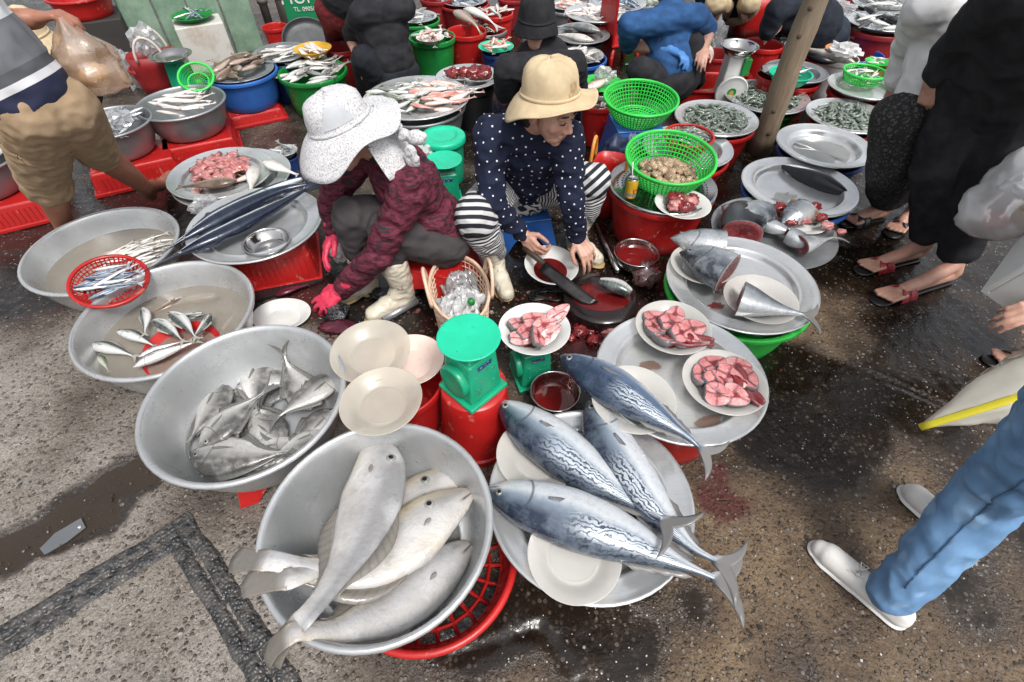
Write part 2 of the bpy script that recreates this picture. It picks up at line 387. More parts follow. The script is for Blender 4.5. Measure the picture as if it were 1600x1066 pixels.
t_.links.new(mixc(t_, ramp(t_, noise(t_, c_, 30, 4), [(.4, 0.), (.65, 1.)]), ramp(t_, cs_.outputs[0], [(0, (.010, .010, .011)), (.7, (.028, .028, .030)), (1, (.075, .075, .075))]), (.085, .078, .072)), b_.inputs['Base Color'])
t_.links.new(ramp(t_, noise(t_, c_, 14, 4), [(.35, .18), (.65, .55)]), b_.inputs['Roughness'])
bump(t_, b_, mth(t_, 'SUBTRACT', noise(t_, c_, 60, 4), vo_.outputs['Distance']), .7, .008); TAR = m_
strip('trench_patch', (-70, 1048), (296, 822), .056, 2, 'dark asphalt strip across the pale concrete')
strip('trench_patch', (274, 815), (470, 1130), .054, 11, 'dark asphalt strip running towards the filefish tails')
# loose grit and ice chips
def grit(name, n, smin, smax, mat, area, seed, label):
    rnd = random.Random(seed); g = G()
    while n > 0:
        u, v_ = area(rnd); p = P(u, v_)
        n -= 1; s = rnd.uniform(smin, smax)*(1 if rnd.random() < .85 else 1.8)
        M = Matrix.Translation((p.x, p.y, s*.12)) @ Euler((rnd.uniform(-.4, .4), rnd.uniform(-.4, .4), rnd.uniform(0, 6))).to_matrix().to_4x4()
        k = rnd.randint(4, 6); a0 = [rnd.uniform(.6, 1)*s for _ in range(k)]
        vv = [M @ V(a0[i]*cos(2*PI*i/k), a0[i]*sin(2*PI*i/k)*.75, -s*.2) for i in range(k)] + [M @ V(a0[i]*.7*cos(2*PI*i/k), a0[i]*.55*sin(2*PI*i/k), s*rnd.uniform(.15, .4)) for i in range(k)]
        g.add(vv, [(i, (i+1) % k, k+(i+1) % k, k+i) for i in range(k)] + [tuple(range(k, 2*k))])
    return tag(g.out(name, mat, smooth=False), label, kind='stuff')
def island_mat(name, stops, rough=.4):
    m, t, b, o = nodes(name); gi = N(t, 'NewGeometry'); t.links.new(ramp(t, gi.outputs['Random Per Island'], stops), b.inputs['Base Color']); b.inputs['Roughness'].default_value = rough; return m
GRITM = island_mat('grit', [(0, (.02, .018, .017)), (.45, (.07, .058, .048)), (.75, (.16, .135, .11)), (.92, (.28, .25, .22)), (1, (.60, .58, .56))], .3)
grit('gravel', 600, .0025, .0065, GRITM, lambda r: (r.uniform(880, 1650), r.uniform(560, 1080)), 3, 'scattered grit and pale chips on the wet ground')
grit('gravel', 700, .0025, .006, GRITM, lambda r: (r.uniform(-40, 500), r.uniform(340, 1080)), 4, 'scattered grit on the pale concrete')
grit('debris', 420, .004, .012, island_mat('scraps', [(0, (.03, .02, .02)), (.4, (.10, .02, .02)), (.75, (.20, .04, .04)), (.93, (.26, .22, .20)), (1, (.5, .47, .45))], .25), lambda r: (r.gauss(840, 190), r.gauss(480, 55)), 5, 'fish scraps and wet litter around the butchering spot')
# ------------------------------------------------------------ containers
def prof_basin(Rr, h): return chaikin([(0, 0), (.60*Rr, 0), (.72*Rr, .03*h), (.86*Rr, .45*h), (.945*Rr, .93*h), (.985*Rr, .95*h), (Rr*1.0, .97*h), (Rr, 1.01*h), (.975*Rr, 1.04*h), (.945*Rr, 1.02*h), (.925*Rr, .94*h), (.845*Rr, .45*h), (.70*Rr, .07*h), (.58*Rr, .035*h), (0, .035*h)], 2)
def prof_tray(Rr, h): return chaikin([(0, 0), (.66*Rr, 0), (.72*Rr, .1*h), (.755*Rr, .62*h), (.80*Rr, .72*h), (.97*Rr, .86*h), (.985*Rr, .82*h), (Rr, .9*h), (Rr, 1.02*h), (.975*Rr, 1.06*h), (.955*Rr, .98*h), (.80*Rr, .85*h), (.775*Rr, .88*h), (.745*Rr, .78*h), (.715*Rr, .24*h), (.68*Rr, .14*h), (.60*Rr, .12*h), (0, .12*h)], 1)
def prof_plate(Rr, h): return chaikin([(0, 0), (.52*Rr, 0), (.58*Rr, .02*h), (.80*Rr, .6*h), (.985*Rr, .93*h), (Rr, .98*h), (Rr, 1.03*h), (.98*Rr, 1.04*h), (.80*Rr, .72*h), (.60*Rr, .16*h), (.54*Rr, .11*h), (.51*Rr, .14*h), (.48*Rr, .11*h), (0, .11*h)], 2)
def prof_tub(Rr, h, b=.76): return chaikin([(0, 0), (b*Rr, 0), (b*Rr*1.03, .02*h), (.925*Rr, .86*h), (.93*Rr, .89*h), (.99*Rr, .885*h), (Rr, .90*h), (Rr, .985*h), (.985*Rr, 1.0*h), (.945*Rr, 1.0*h), (.92*Rr, .97*h), (.90*Rr, .86*h), (b*Rr, .05*h), (b*Rr*.96, .03*h), (0, .03*h)], 1)
def prof_bowl(Rr, h): return chaikin([(0, 0), (.62*Rr, 0), (.72*Rr, .06*h), (.90*Rr, .7*h), (.93*Rr, .96*h), (Rr, .97*h), (Rr, 1.02*h), (.92*Rr, 1.02*h), (.885*Rr, .7*h), (.70*Rr, .12*h), (.60*Rr, .06*h), (0, .06*h)], 2)
PROF = dict(basin=prof_basin, tray=prof_tray, plate=prof_plate, tub=prof_tub, bowl=prof_bowl)
def vessel(kind, name, label, cat, x, y, z, r, h, mat, group=None, tilt=(0, 0), sy=1, rz=0, n=56):
    "z is the height of its foot"
    o = G().lathe(PROF[kind](r, h), n, sy=sy).out(name, mat, loc=(x, y, z), rot=(tilt[0], tilt[1], rz))
    return tag(o, label, cat, group)
CIR = {
'snap':(-1.483,2.465,0.17,0.300),'snap2':(-1.526,2.455,0.20,0.265),'sword':(-1.160,1.948,0.24,0.295),'grey':(-1.950,3.063,0.30,0.249),'ice':(-2.234,2.805,0.30,0.215),'edge':(-2.744,2.397,0.30,0.235),
'blue':(-1.790,3.578,0.28,0.235),'sm':(-1.605,3.879,0.30,0.194),'squid':(-1.352,3.784,0.34,0.115),'green':(-1.342,3.653,0.26,0.229),
'fish':(-0.568,3.147,0.30,0.315),'meat':(-0.282,3.454,0.30,0.206),'g2':(-0.589,4.193,0.30,0.172),'r1':(-0.342,4.316,0.30,0.150),'r2':(-0.140,4.688,0.32,0.150),
't1':(0.657,4.607,0.34,0.243),'fil':(0.528,4.307,0.28,0.210),'gb':(0.725,2.949,0.38,0.205),'rm':(0.531,3.167,0.26,0.110),'pr1':(1.187,2.959,0.26,0.238),
'prs':(0.947,2.651,0.31,0.128),'pr2':(1.661,3.419,0.19,0.268),'tr3':(0.955,2.653,0.24,0.243),'cb':(0.719,2.197,0.42,0.206),'lid':(0.721,2.202,0.28,0.257),
'pc':(0.771,2.008,0.30,0.125),'hp':(1.193,1.940,0.20,0.275),'skip':(1.437,2.293,0.22,0.279),'emp':(1.706,2.670,0.24,0.250),'shr':(1.996,3.031,0.24,0.237),
'tg':(2.222,3.362,0.28,0.216),'gbk':(2.242,3.445,0.33,0.126),'bk':(1.877,3.596,0.28,0.202),'gr':(1.763,3.423,0.34,0.132),'pk':(2.289,3.868,0.32,0.103),'rt':(2.749,4.328,0.36,0.237),
'file':(-0.344,0.533,0.32,0.297),'pomf':(-0.806,0.910,0.34,0.299),'b2':(-1.317,1.376,0.22,0.321),'b1':(-1.805,1.814,0.20,0.314),'tuna':(0.223,0.649,0.22,0.292),
'steak':(0.550,1.042,0.29,0.275),'heads':(0.917,1.550,0.24,0.295),'sp1':(-0.129,0.956,0.52,0.090),'pA':(-0.454,1.080,0.36,0.129),'pB':(-0.383,0.877,0.37,0.122),
'pC':(-0.336,1.090,0.30,0.111),'sp2':(0.081,1.270,0.26,0.130),'bowl':(0.158,1.116,0.09,0.093),'pl3':(0.948,1.426,0.26,0.138),'pl4':(0.674,0.992,0.31,0.132),
'pl5':(0.558,1.221,0.32,0.130),'pl6':(0.778,1.633,0.26,0.129),'bb':(0.584,1.911,0.10,0.107),'blood':(0.174,1.802,0.12,0.123),'board':(0.389,1.637,0.10,0.163),
'scl':(-1.055,1.790,0.255,0.100),'rb':(-1.635,1.550,0.25,0.142),'rp':(-1.268,1.296,0.20,0.136)}
def ves(key, kind, name, label, cat, h, mat, **kw):
    x, y, z, r = CIR[key]; return vessel(kind, name, label, cat, x, y, z-h, r, h, mat, **kw)
def tub_under(key, htop, label, mat, k=.86, z0=0, name='plastic_tub', **kw):
    "a plastic tub standing under the tray or dish at key; htop is that dish's own height"
    x, y, z, r = CIR[key]; h = z-htop-z0-.001
    return vessel('tub', name, label, 'tub', x, y, z0, r*k, h, mat, **kw)
def stool(name, label, x, y, w, d, h, mat, rz=0, cat='stool', z0=0, group=None):
    "low moulded stool: flared skirt with arched cut-outs between four feet, ribbed top"
    t = T(name, label, cat, (x, y, z0), rz, group); g = G()
    tp = .80; th = .008
    for s in range(4):
        a = s*PI/2; W, D = (w, d) if s % 2 == 0 else (d, w); n = 13; vo = []; vi = []
        for off, lst in ((0, vo), (th, vi)):
            for i in range(n):
                k = i/(n-1)*2-1
                zb = 0 if abs(k) > .58 else h*.55*math.sqrt(max(0, 1-(k/.58)**2))
                for zz in (zb, h):
                    q = 1-(1-tp)*zz/h
                    lst.append(V(k*(W/2*q-off), -(D/2*q-off), zz))
        M = Matrix.Rotation(a, 4, 'Z'); v = [M @ p for p in vo+vi]; N2 = n*2; f = []
        for i in range(n-1):
            f += [(2*i, 2*i+2, 2*i+3, 2*i+1), (N2+2*i, N2+2*i+1, N2+2*i+3, N2+2*i+2), (2*i, N2+2*i, N2+2*i+2, 2*i+2)]
        g.add(v, f)
    g.out('skirt', mat, t, smooth=False)
    top = G().box((0, 0, h), (w*tp+.004, d*tp+.004, .014)).out('top', mat, t, smooth=False); bevel(top, .005, 3)
    return t
def block(name, label, x, y, w, d, h, mat, rz=0, cat='crate'):
    "upturned plastic crate with recessed slotted sides"
    t = T(name, label, cat, (x, y, 0), rz)
    b = G().box((0, 0, h/2), (w, d, h), taper=.90).out('shell', mat, t, smooth=False); bevel(b, .012, 3)
    rim = G().box((0, 0, .012), (w+.02, d+.02, .024)).out('rim', mat, t, smooth=False); bevel(rim, .006, 2)
    for a, W, D in ((0, w, d), (PI/2, d, w), (PI, w, d), (-PI/2, d, w)):
        n = max(4, int(W/.03)); s = G()
        for i in range(n):
            M = Matrix.Rotation(a, 4, 'Z') @ Matrix.Translation(((i+.5-n/2)*W*.8/n, -D/2*.955, h*.5)) @ Matrix.Rotation(-.05*D/h*1.0, 4, 'X')
            s.box(None, (W*.8/n*.42, .008, h*.55), M=M)
        s.out('slots', mat, t, smooth=False)
    return t
def wire(me, th):
    o = bpy.data.objects.new('w', me); COL.objects.link(o); m = o.modifiers.new('w', 'WIREFRAME'); m.thickness = th; m.use_even_offset = False; m.use_boundary = True; m.use_replace = True
    dg = bpy.context.evaluated_depsgraph_get(); r = bpy.data.meshes.new_from_object(o.evaluated_get(dg)); bpy.data.objects.remove(o); return r
def colander(name, label, x, y, z, r, h, mat, b=.62, cols=56, rows=7, cat='basket', tilt=(0, 0), rz=0, lat=.0042, sy=1, rim=.0075, group=None):
    "round basket with an open lattice wall, lattice floor and thick rim"
    t = T(name, label, cat, (x, y, z), rz, group); t.rotation_euler = (tilt[0], tilt[1], rz)
    pr = [(r*(b+(1-b)*(k/rows)**.75), h*(k/rows)) for k in range(rows+1)]
    g = G().lathe(pr, cols, sy=sy); link('wall', wire(mesh(g.v, g.f, False), lat), mat, t)
    g = G().lathe([(r*b*k/5+.004, .002) for k in range(6)], cols//2, sy=sy); link('floor', wire(mesh(g.v, g.f, False), lat), mat, t)
    g = G()
    for zz, rr, k in ((h, r, rim), (0, r*b, rim*.6), (h*.97, r*.99, rim*.8)):
        g.tube([(rr*cos(2*PI*i/64), rr*sy*sin(2*PI*i/64), zz) for i in range(64)], k, 8, True)
    g.out('rim', mat, t); return t
def liquid(name, x, y, z, r, mat, parent, label=None):
    n = 48; g = G().lathe([(r, 0), (r*.5, 0), (0, 0)], n)
    o = g.out(name, mat, parent); o.location = V(x, y, z) if not parent else V(0, 0, z)
    return o

# ---- front: basins and trays
BH = .20
red_stool_pomf = stool('plastic_stool', 'red low stool under the basin of grey jacks', -.79, .93, .34, .34, .139, RED, .4)
basin_pomf = ves('pomf', 'basin', 'aluminium_basin', 'aluminium basin holding grey jack fish, beside the stacked empty plates', 'basin', BH, ALUM)
basin_file = ves('file', 'basin', 'aluminium_basin', 'aluminium basin of big pale filefish on a red slotted tray', 'basin', .215, ALUM)
colander('plastic_basket', 'red slotted basket upturned beneath the filefish basin', -.245, .530, .004, .252, .095, RED, b=.86, cols=46, rows=4, lat=.016, rim=.011)
basin_b2 = ves('b2', 'basin', 'aluminium_basin', 'aluminium basin of murky water with mackerel on a red plate', 'basin', .215, ALUM)
basin_b1 = ves('b1', 'basin', 'aluminium_basin', 'aluminium basin of murky water with thin whitish fish, leftmost in front', 'basin', .195, ALUM)
liquid('water', 0, 0, .118, .281, WATERM, basin_b2); liquid('water', 0, 0, .105, .271, WATERM, basin_b1)
tray_tuna = ves('tuna', 'tray', 'aluminium_tray', 'round aluminium tray carrying three whole tuna', 'tray', .045, ALU)
tub_under('tuna', .045, 'low tub hidden under the whole tuna tray', REDD, .72)
tray_steak = ves('steak', 'tray', 'aluminium_tray', 'round aluminium tray with two plates of pink fish steaks', 'tray', .045, ALU)
tub_under('steak', .045, 'red tub under the tray of fish steaks', RED, .84)
tray_heads = ves('heads', 'tray', 'aluminium_tray', 'round aluminium tray with a cut tuna head and tail', 'tray', .042, ALU)
tub_under('heads', .042, 'green tub under the tray with the tuna head', LIME, .99)
tray_sword = ves('sword', 'tray', 'aluminium_tray', 'aluminium tray of long blue billed fish beside the maroon jacket woman', 'tray', .045, ALU)
block('plastic_crate', 'red crate under the tray of long blue fish', -1.12, 1.94, .36, .36, .194, RED, .3)
ves('snap', 'tray', 'aluminium_tray', 'aluminium tray underneath the tray of cut pink fish', 'tray', .04, ALU)
ves('snap2', 'tray', 'aluminium_tray', 'aluminium tray of cut pink fish by the walking man\'s foot', 'tray', .04, ALU)
tub_under('snap', .04, 'dark tub under the two stacked trays of cut fish', BLUED, .7)
ves('hp', 'plate', 'aluminium_tray', 'grey metal dish of raw fish heads and thick cuts', 'tray', .035, ALUD)
tub_under('hp', .035, 'red tub under the grey dish of fish heads', RED, .82)
ves('skip', 'tray', 'aluminium_tray', 'aluminium tray with one dark skinned fish', 'tray', .045, ALU)
tub_under('skip', .045, 'blue tub under the tray with one dark fish', BLUE, .95)
ves('emp', 'tray', 'aluminium_tray', 'empty aluminium tray holding only water', 'tray', .045, ALU)
tub_under('emp', .045, 'dark blue tub under the empty tray', BLUED, .92)
ves('shr', 'tray', 'aluminium_tray', 'aluminium tray of shrimp beside the floral trousers', 'tray', .045, ALU)
tub_under('shr', .045, 'dark red tub under the shrimp tray by the floral trousers', REDD, .86)
ves('pr1', 'tray', 'aluminium_tray', 'aluminium tray of shrimp directly behind the small red basket', 'tray', .045, ALU)
tub_under('pr1', .03, 'red tub under the shrimp tray behind the small red basket', RED, .97)
ves('pr2', 'tray', 'aluminium_tray', 'aluminium tray of shrimp crossed by the wooden post', 'tray', .045, ALU)
tub_under('pr2', .045, 'green tub under the shrimp tray at the wooden post', GREEN, .86)
ves('tr3', 'tray', 'aluminium_tray', 'aluminium tray behind the clam basket, under the small red basket', 'tray', .045, ALU)
tub_under('tr3', .045, 'red tub partly hidden behind the clam basket', RED, .97)
tub_under('lid', .012, 'big red tub under the clam basket and drink can', RED, .985)
x, y, z, r = CIR['lid']; tl = T('strainer_lid', 'perforated steel strainer resting on the big red tub', 'strainer', (x, y, z-.012))
G().lathe([(0, 0), (r*.98, 0), (r*1.0, .006), (r*.99, .016), (r*.95, .015), (r*.92, .006), (0, .006)], 56).out('disc', STEEL, tl)
hg = G()
for k in range(4, 11):
    for i in range(k*6):
        a = 2*PI*i/(k*6); hg.lathe([(0, .0075), (.0045, .0075)], 6, c=(k*.021*cos(a), k*.021*sin(a), 0))
hg.out('holes', BLACK, tl, smooth=False)
# ---- front: plates and bowls
ves('pA', 'plate', 'plastic_plate', 'empty frosted plate, farther of the two in front of the red gloved hand', 'plate', .034, FROSTY, tilt=(.06, -.03))
ves('pB', 'plate', 'plastic_plate', 'empty frosted plate resting on the filefish basin rim', 'plate', .034, FROSTY, tilt=(.02, -.05))
ves('pC', 'plate', 'plastic_plate', 'pale pink stained plate half hidden behind the green scale', 'plate', .034, PM('pink_plate', (.74, .62, .55), (.66, .50, .45), rough=.3))
vessel('tub', 'plastic_tub', 'red tub under the frosted plates beside the green scale', 'tub', -.38, 1.04, 0, .155, .262, RED)
vessel('plate', 'plastic_plate', 'frosted plate under the lowest tuna', 'plate', .162, .478, .219, .122, .028, FROST, tilt=(.05, 0))
vessel('plate', 'plastic_plate', 'frosted plate under the tuna next to the green scale', 'plate', .078, .770, .217, .125, .028, FROST)
vessel('plate', 'plastic_plate', 'frosted plate under the tuna lying across the steak tray', 'plate', .375, .925, .282, .130, .028, FROST)
ves('pl3', 'plate', 'plastic_plate', 'frosted plate under the cut tuna tail', 'plate', .03, FROST)
ves('pl4', 'plate', 'plastic_plate', 'clear plate of dark veined steaks, nearer of the two on the steak tray', 'plate', .036, FROST)
ves('pl5', 'plate', 'plastic_plate', 'clear plate of pink steaks, farther of the two on the steak tray', 'plate', .036, FROST)
ves('pl6', 'plate', 'plastic_plate', 'frosted plate under the big tuna head', 'plate', .03, FROST)
ves('pc', 'plate', 'plastic_plate', 'white plate of fish offcuts beside the drink can', 'plate', .03, WHITE)
plate_sp2 = ves('sp2', 'plate', 'plastic_plate', 'white plate of pink fish slices on the rear green scale', 'plate', .036, WHITE)
x, y, z, r = CIR['bowl']; bowl1 = ves('bowl', 'bowl', 'steel_bowl', 'steel bowl of bloody water in front of the rear green scale', 'bowl', .085, STEEL)
BLOODM = GLASSY('bloody_water', (.22, .012, .012), .80, .03, bs=12, bst=.1, trl=.1); BLOOD = PM('blood', (.16, .010, .010), (.08, .005, .006), rough=.15, vs=9)
liquid('bloody_water', 0, 0, .040, r*.80, BLOODM, bowl1)
x, y, z, r = CIR['bb']; bowl2 = ves('bb', 'bowl', 'steel_bowl', 'steel bowl of blood beside the big red tub', 'bowl', .075, STEEL); liquid('bloody_water', 0, 0, .048, r*.86, BLOODM, bowl2)
ves('scl', 'bowl', 'steel_bowl', 'empty steel bowl on the tray of long blue fish', 'bowl', .046, STEEL)
x, y, z, r = CIR['blood']; bl = ves('blood', 'plate', 'plastic_plate', 'white plate smeared with blood under the polka dot woman\'s hand', 'plate', .05, WHITE, tilt=(.1, .08)); liquid('blood_pool', 0, 0, .012, r*.66, BLOOD, bl)
x, y, z, r = CIR['board']; bd = T('chopping_board', 'round black chopping board wet with blood in front of the polka dot woman', 'chopping board', (x, y, 0))
G().lathe(chaikin([(0, 0), (r*.98, 0), (r, .01), (r, .06), (r*.98, .07), (0, .07)], 1), 48).out('block', PM('wet_black_wood', (.025, .016, .016), (.012, .008, .008), rough=.16, bs=30), bd)
G().lathe([(0, .0725), (r*.55, .0725), (r*.78, .0705)], 24, sx=1, sy=.7).out('blood_film', BLOOD, bd)
colander('plastic_basket', 'small red basket of blue sardines leaning between two basins', -1.610, 1.545, .205, .132, .045, RED, b=.72, cols=50, rows=4, tilt=(.12, .22), lat=.0075)
vessel('plate', 'plastic_plate', 'red plate under the mackerel in the water basin', 'plate', -1.262, 1.285, .098, .140, .03, RED, tilt=(.08, .06))
vessel('plate', 'serving_plate', 'white oval plate under the red gloved hand', 'plate', P(440, 492, .03).x, P(440, 492, .03).y, .004, .125, .03, WHITE, sy=.8)
# baskets
cb = CIR['cb']; colander('plastic_basket', 'green lattice basket full of clams', cb[0]+.02, cb[1]+.05, .272, cb[3], .135, LIME, b=.62, cols=60, rows=8, lat=.0095, tilt=(.12, .0))
gb = CIR['gb']; colander('plastic_basket', 'green lattice basket of odds and ends on the blue stool', gb[0], gb[1], .262, gb[3], .118, LIME, b=.62, cols=60, rows=7, lat=.0095, tilt=(.08, 0))
stool('plastic_stool', 'blue stool under the green lattice basket', gb[0]-.01, gb[1]-.03, .33, .30, .245, BLUE, .1)
ps = CIR['prs']; colander('plastic_basket', 'small red basket of shrimp behind the clams', ps[0], ps[1], .245, ps[3], .055, RED, b=.8, cols=44, rows=4, lat=.007)
# ---- middle and back rows
G_ = 'containers in the back rows'
ves('grey', 'basin', 'aluminium_basin', 'dull grey basin of white squid on a red crate', 'basin', .17, ALUD)
block('plastic_crate', 'red crate under the grey squid basin', -1.93, 3.03, .44, .34, .128, RED, .45)
ves('ice', 'basin', 'aluminium_basin', 'dull grey basin of bagged silvery fish behind the walking man', 'basin', .17, ALUD)
block('plastic_crate', 'red crate under the basin of bagged fish', -2.19, 2.76, .46, .30, .128, RED, .5)
ves('edge', 'basin', 'aluminium_basin', 'grey basin cut by the photo edge behind the walking man', 'basin', .17, ALUD)
vessel('tray', 'aluminium_tray', 'aluminium tray over the basin cut by the photo edge', 'tray', -2.744, 2.397, .302, .225, .04, ALU)
block('plastic_crate', 'red crate under the basin cut by the photo edge', -2.68, 2.36, .46, .34, .128, RED, .5)
tub_under('blue', -.005, 'blue tub under the dish of brown fish', BLUE, 1.0, .08)
vessel('tray', 'aluminium_tray', 'dull tray of brown fish set in the blue tub', 'tray', -1.79, 3.578, .258, .215, .035, ALUD)
block('plastic_crate', 'red crate under the blue tub of brown fish', -1.78, 3.55, .36, .32, .078, RED, .5)
ves('sm', 'tray', 'aluminium_tray', 'tray of small whole fish behind the brown fish', 'tray', .035, ALUD)
tub_under('sm', .035, 'dark blue tub under the tray of small whole fish', BLUED, .9)
vessel('plate', 'plastic_basket', 'yellow shallow basket of white squid', 'basket', -1.352, 3.80, .30, .125, .05, YELL)
vessel('tub', 'plastic_tub', 'dark red tub behind the yellow squid basket', 'tub', -1.22, 4.02, 0, .13, .29, REDD)
ves('green', 'tub', 'plastic_tub', 'green tub heaped with silver fish behind the floral hat', 'tub', .255, GREEN)
ves('fish', 'tray', 'aluminium_tray', 'tray of pink and green fish beside the floral hat', 'tray', .045, ALU)
vessel('basin', 'aluminium_basin', 'big dull basin under the tray of pink and green fish', 'basin', -.568, 3.147, 0, .29, .245, ALUD)
ves('meat', 'tray', 'aluminium_tray', 'aluminium tray with two plates of dark red roe', 'tray', .04, ALU)
tub_under('meat', .04, 'dark tub under the tray of dark red roe', BLACK, .85)
ves('g2', 'tub', 'plastic_tub', 'green tub of small fish beside the black shirted man', 'tub', .295, GREEN)
ves('r1', 'tub', 'plastic_tub', 'red tub with two long fish drooping over its edge', 'tub', .295, RED)
ves('r2', 'tub', 'plastic_tub', 'red tub of white fish beside the black hat', 'tub', .315, RED)
ves('t1', 'tray', 'aluminium_tray', 'tray of pale squid behind the black hat', 'tray', .04, ALU)
tub_under('t1', .04, 'dark red tub under the pale squid tray', REDD, .88)
ves('fil', 'tray', 'aluminium_tray', 'dull tray with two fat grey fish behind the black hood', 'tray', .04, ALUD)
tub_under('fil', .04, 'dark bucket under the tray with two fat grey fish', BLACK, .8)
ves('rm', 'tub', 'plastic_tub', 'red tub of scraps behind the beige hat', 'tub', .255, RED)
ves('tg', 'tray', 'aluminium_tray', 'aluminium tray under the small green basket of squid', 'tray', .045, ALU)
tub_under('tg', .045, 'red tub under the tray with the small green basket', RED, .9)
q = CIR['gbk']; colander('plastic_basket', 'small green basket of white squid by the white sleeve', q[0], q[1], .275, q[3], .055, LIME, b=.8, cols=44, rows=4, lat=.006)
ves('bk', 'tray', 'aluminium_tray', 'tray with one glossy black fish behind the wooden post', 'tray', .045, ALUD)
tub_under('bk', .045, 'red tub under the tray with the black fish', RED, .9)
vessel('bowl', 'plastic_bowl', 'green bowl of sardines crossed by the wooden post', 'bowl', 1.763, 3.423, .27, .132, .06, MINT)
vessel('plate', 'steel_plate', 'small steel dish left of the wooden post', 'plate', P(1212, 112, .3).x, P(1212, 112, .3).y, .28, .10, .03, STEEL)
vessel('tub', 'plastic_tub', 'small red tub under the small steel dish', 'tub', P(1212, 112, .3).x, P(1212, 112, .3).y, 0, .11, .279, RED)
vessel('plate', 'plastic_basket', 'orange shallow basket of pink fish', 'basket', 2.289, 3.868, .27, .115, .05, PM('orange_plastic', (.75, .25, .06), rough=.4))
vessel('tub', 'plastic_tub', 'white tub under the orange basket', 'tub', 2.289, 3.868, 0, .13, .27, WHITE)
ves('rt', 'tray', 'aluminium_tray', 'aluminium tray of dark mackerel near the white sleeve', 'tray', .04, ALU)
tub_under('rt', .04, 'ribbed dark red tub under the dark mackerel tray', REDD, .95)
vessel('tub', 'plastic_tub', 'blue tub in front of the dark mackerel tray', 'tub', 2.55, 4.08, 0, .17, .22, BLUE)
# ------------------------------------------------------------ fish
FP = {  # s, half height towards the back, half height towards the belly, half thickness (all per length)
'tuna': [(0, .006, .006, .005), (.03, .030, .034, .026), (.08, .062, .066, .050), (.16, .096, .098, .076), (.27, .122, .126, .096), (.40, .130, .136, .102), (.52, .122, .126, .094), (.64, .098, .100, .074), (.76, .062, .062, .046), (.86, .030, .030, .024), (.94, .014, .014, .016), (1, .012, .012, .010)],
'filefish': [(0, .030, .026, .010), (.03, .056, .046, .020), (.10, .092, .078, .036), (.22, .128, .118, .050), (.36, .140, .140, .056), (.52, .118, .122, .048), (.64, .085, .088, .038), (.75, .056, .056, .028), (.85, .040, .040, .020), (.94, .036, .036, .014), (1, .042, .042, .009)],
'jack': [(0, .014, .012, .010), (.05, .090, .075, .034), (.13, .165, .14, .058), (.26, .225, .205, .078), (.40, .225, .222, .080), (.55, .175, .180, .066), (.70, .100, .105, .044), (.82, .045, .048, .026), (.92, .022, .022, .018), (1, .024, .024, .010)],
'mackerel': [(0, .008, .008, .006), (.06, .046, .048, .034), (.15, .080, .084, .060), (.30, .110, .120, .084), (.45, .108, .120, .082), (.62, .080, .088, .062), (.78, .044, .046, .036), (.90, .020, .020, .020), (1, .018, .018, .010)],
'sardine': [(0, .008, .008, .006), (.08, .045, .05, .034), (.25, .070, .085, .052), (.45, .072, .088, .054), (.65, .055, .062, .040), (.85, .026, .026, .020), (1, .018, .018, .008)],
'bill': [(0, .0015, .0015, .0015), (.16, .006, .006, .006), (.21, .014, .014, .012), (.28, .034, .032, .026), (.38, .050, .048, .034), (.55, .052, .052, .036), (.72, .040, .042, .030), (.86, .022, .022, .020), (.95, .012, .012, .014), (1, .010, .010, .010)],
'squid': [(0, .012, .012, .010), (.10, .050, .050, .036), (.30, .085, .085, .056), (.55, .082, .082, .056), (.68, .055, .055, .044), (.76, .050, .050, .040), (.86, .045, .045, .03), (1, .012, .012, .008)],
'snapper': [(0, .012, .012, .010), (.06, .085, .07, .045), (.16, .145, .12, .070), (.32, .165, .15, .080), (.50, .135, .135, .070), (.68, .085, .085, .048), (.84, .04, .04, .026), (1, .032, .032, .012)]}
def fp(kind, s):
    a = np.array(FP[kind]); return tuple(float(np.interp(s, a[:, 0], a[:, k])) for k in (1, 2, 3))
def fpw(kind, s):  # smoothed
    return tuple((fp(kind, max(0, s-.03))[k]+2*fp(kind, s)[k]+fp(kind, min(1, s+.03))[k])/4 if .03 < s < .97 else fp(kind, s)[k] for k in range(3))
class Spine:
    def __init__(s, pts, up=(0, 0, 1), flip=1, n=40, roll=0):
        s.p, s.L = spline(pts, n); s.n = n; up = Vector(up); s.T = []; s.D = []; s.U = []
        for i in range(n):
            t = (s.p[min(i+1, n-1)]-s.p[max(i-1, 0)]).normalized(); u = (up-t*up.dot(t)).normalized(); d = u.cross(t)*flip
            if roll: u, d = (u*cos(roll)+d*sin(roll)), (d*cos(roll)-u*sin(roll))
            s.T.append(t); s.U.append(u); s.D.append(d)
    def at(s, q):
        x = max(0, min(1, q))*(s.n-1); i = min(int(x), s.n-2); k = x-i
        return s.p[i].lerp(s.p[i+1], k), s.T[i].lerp(s.T[i+1], k), s.D[i].lerp(s.D[i+1], k), s.U[i].lerp(s.U[i+1], k)
    def pt(s, q, y, z):
        p, t, d, u = s.at(q); e = (q-max(0, min(1, q)))*s.L
        return p+t*e+d*y+u*z
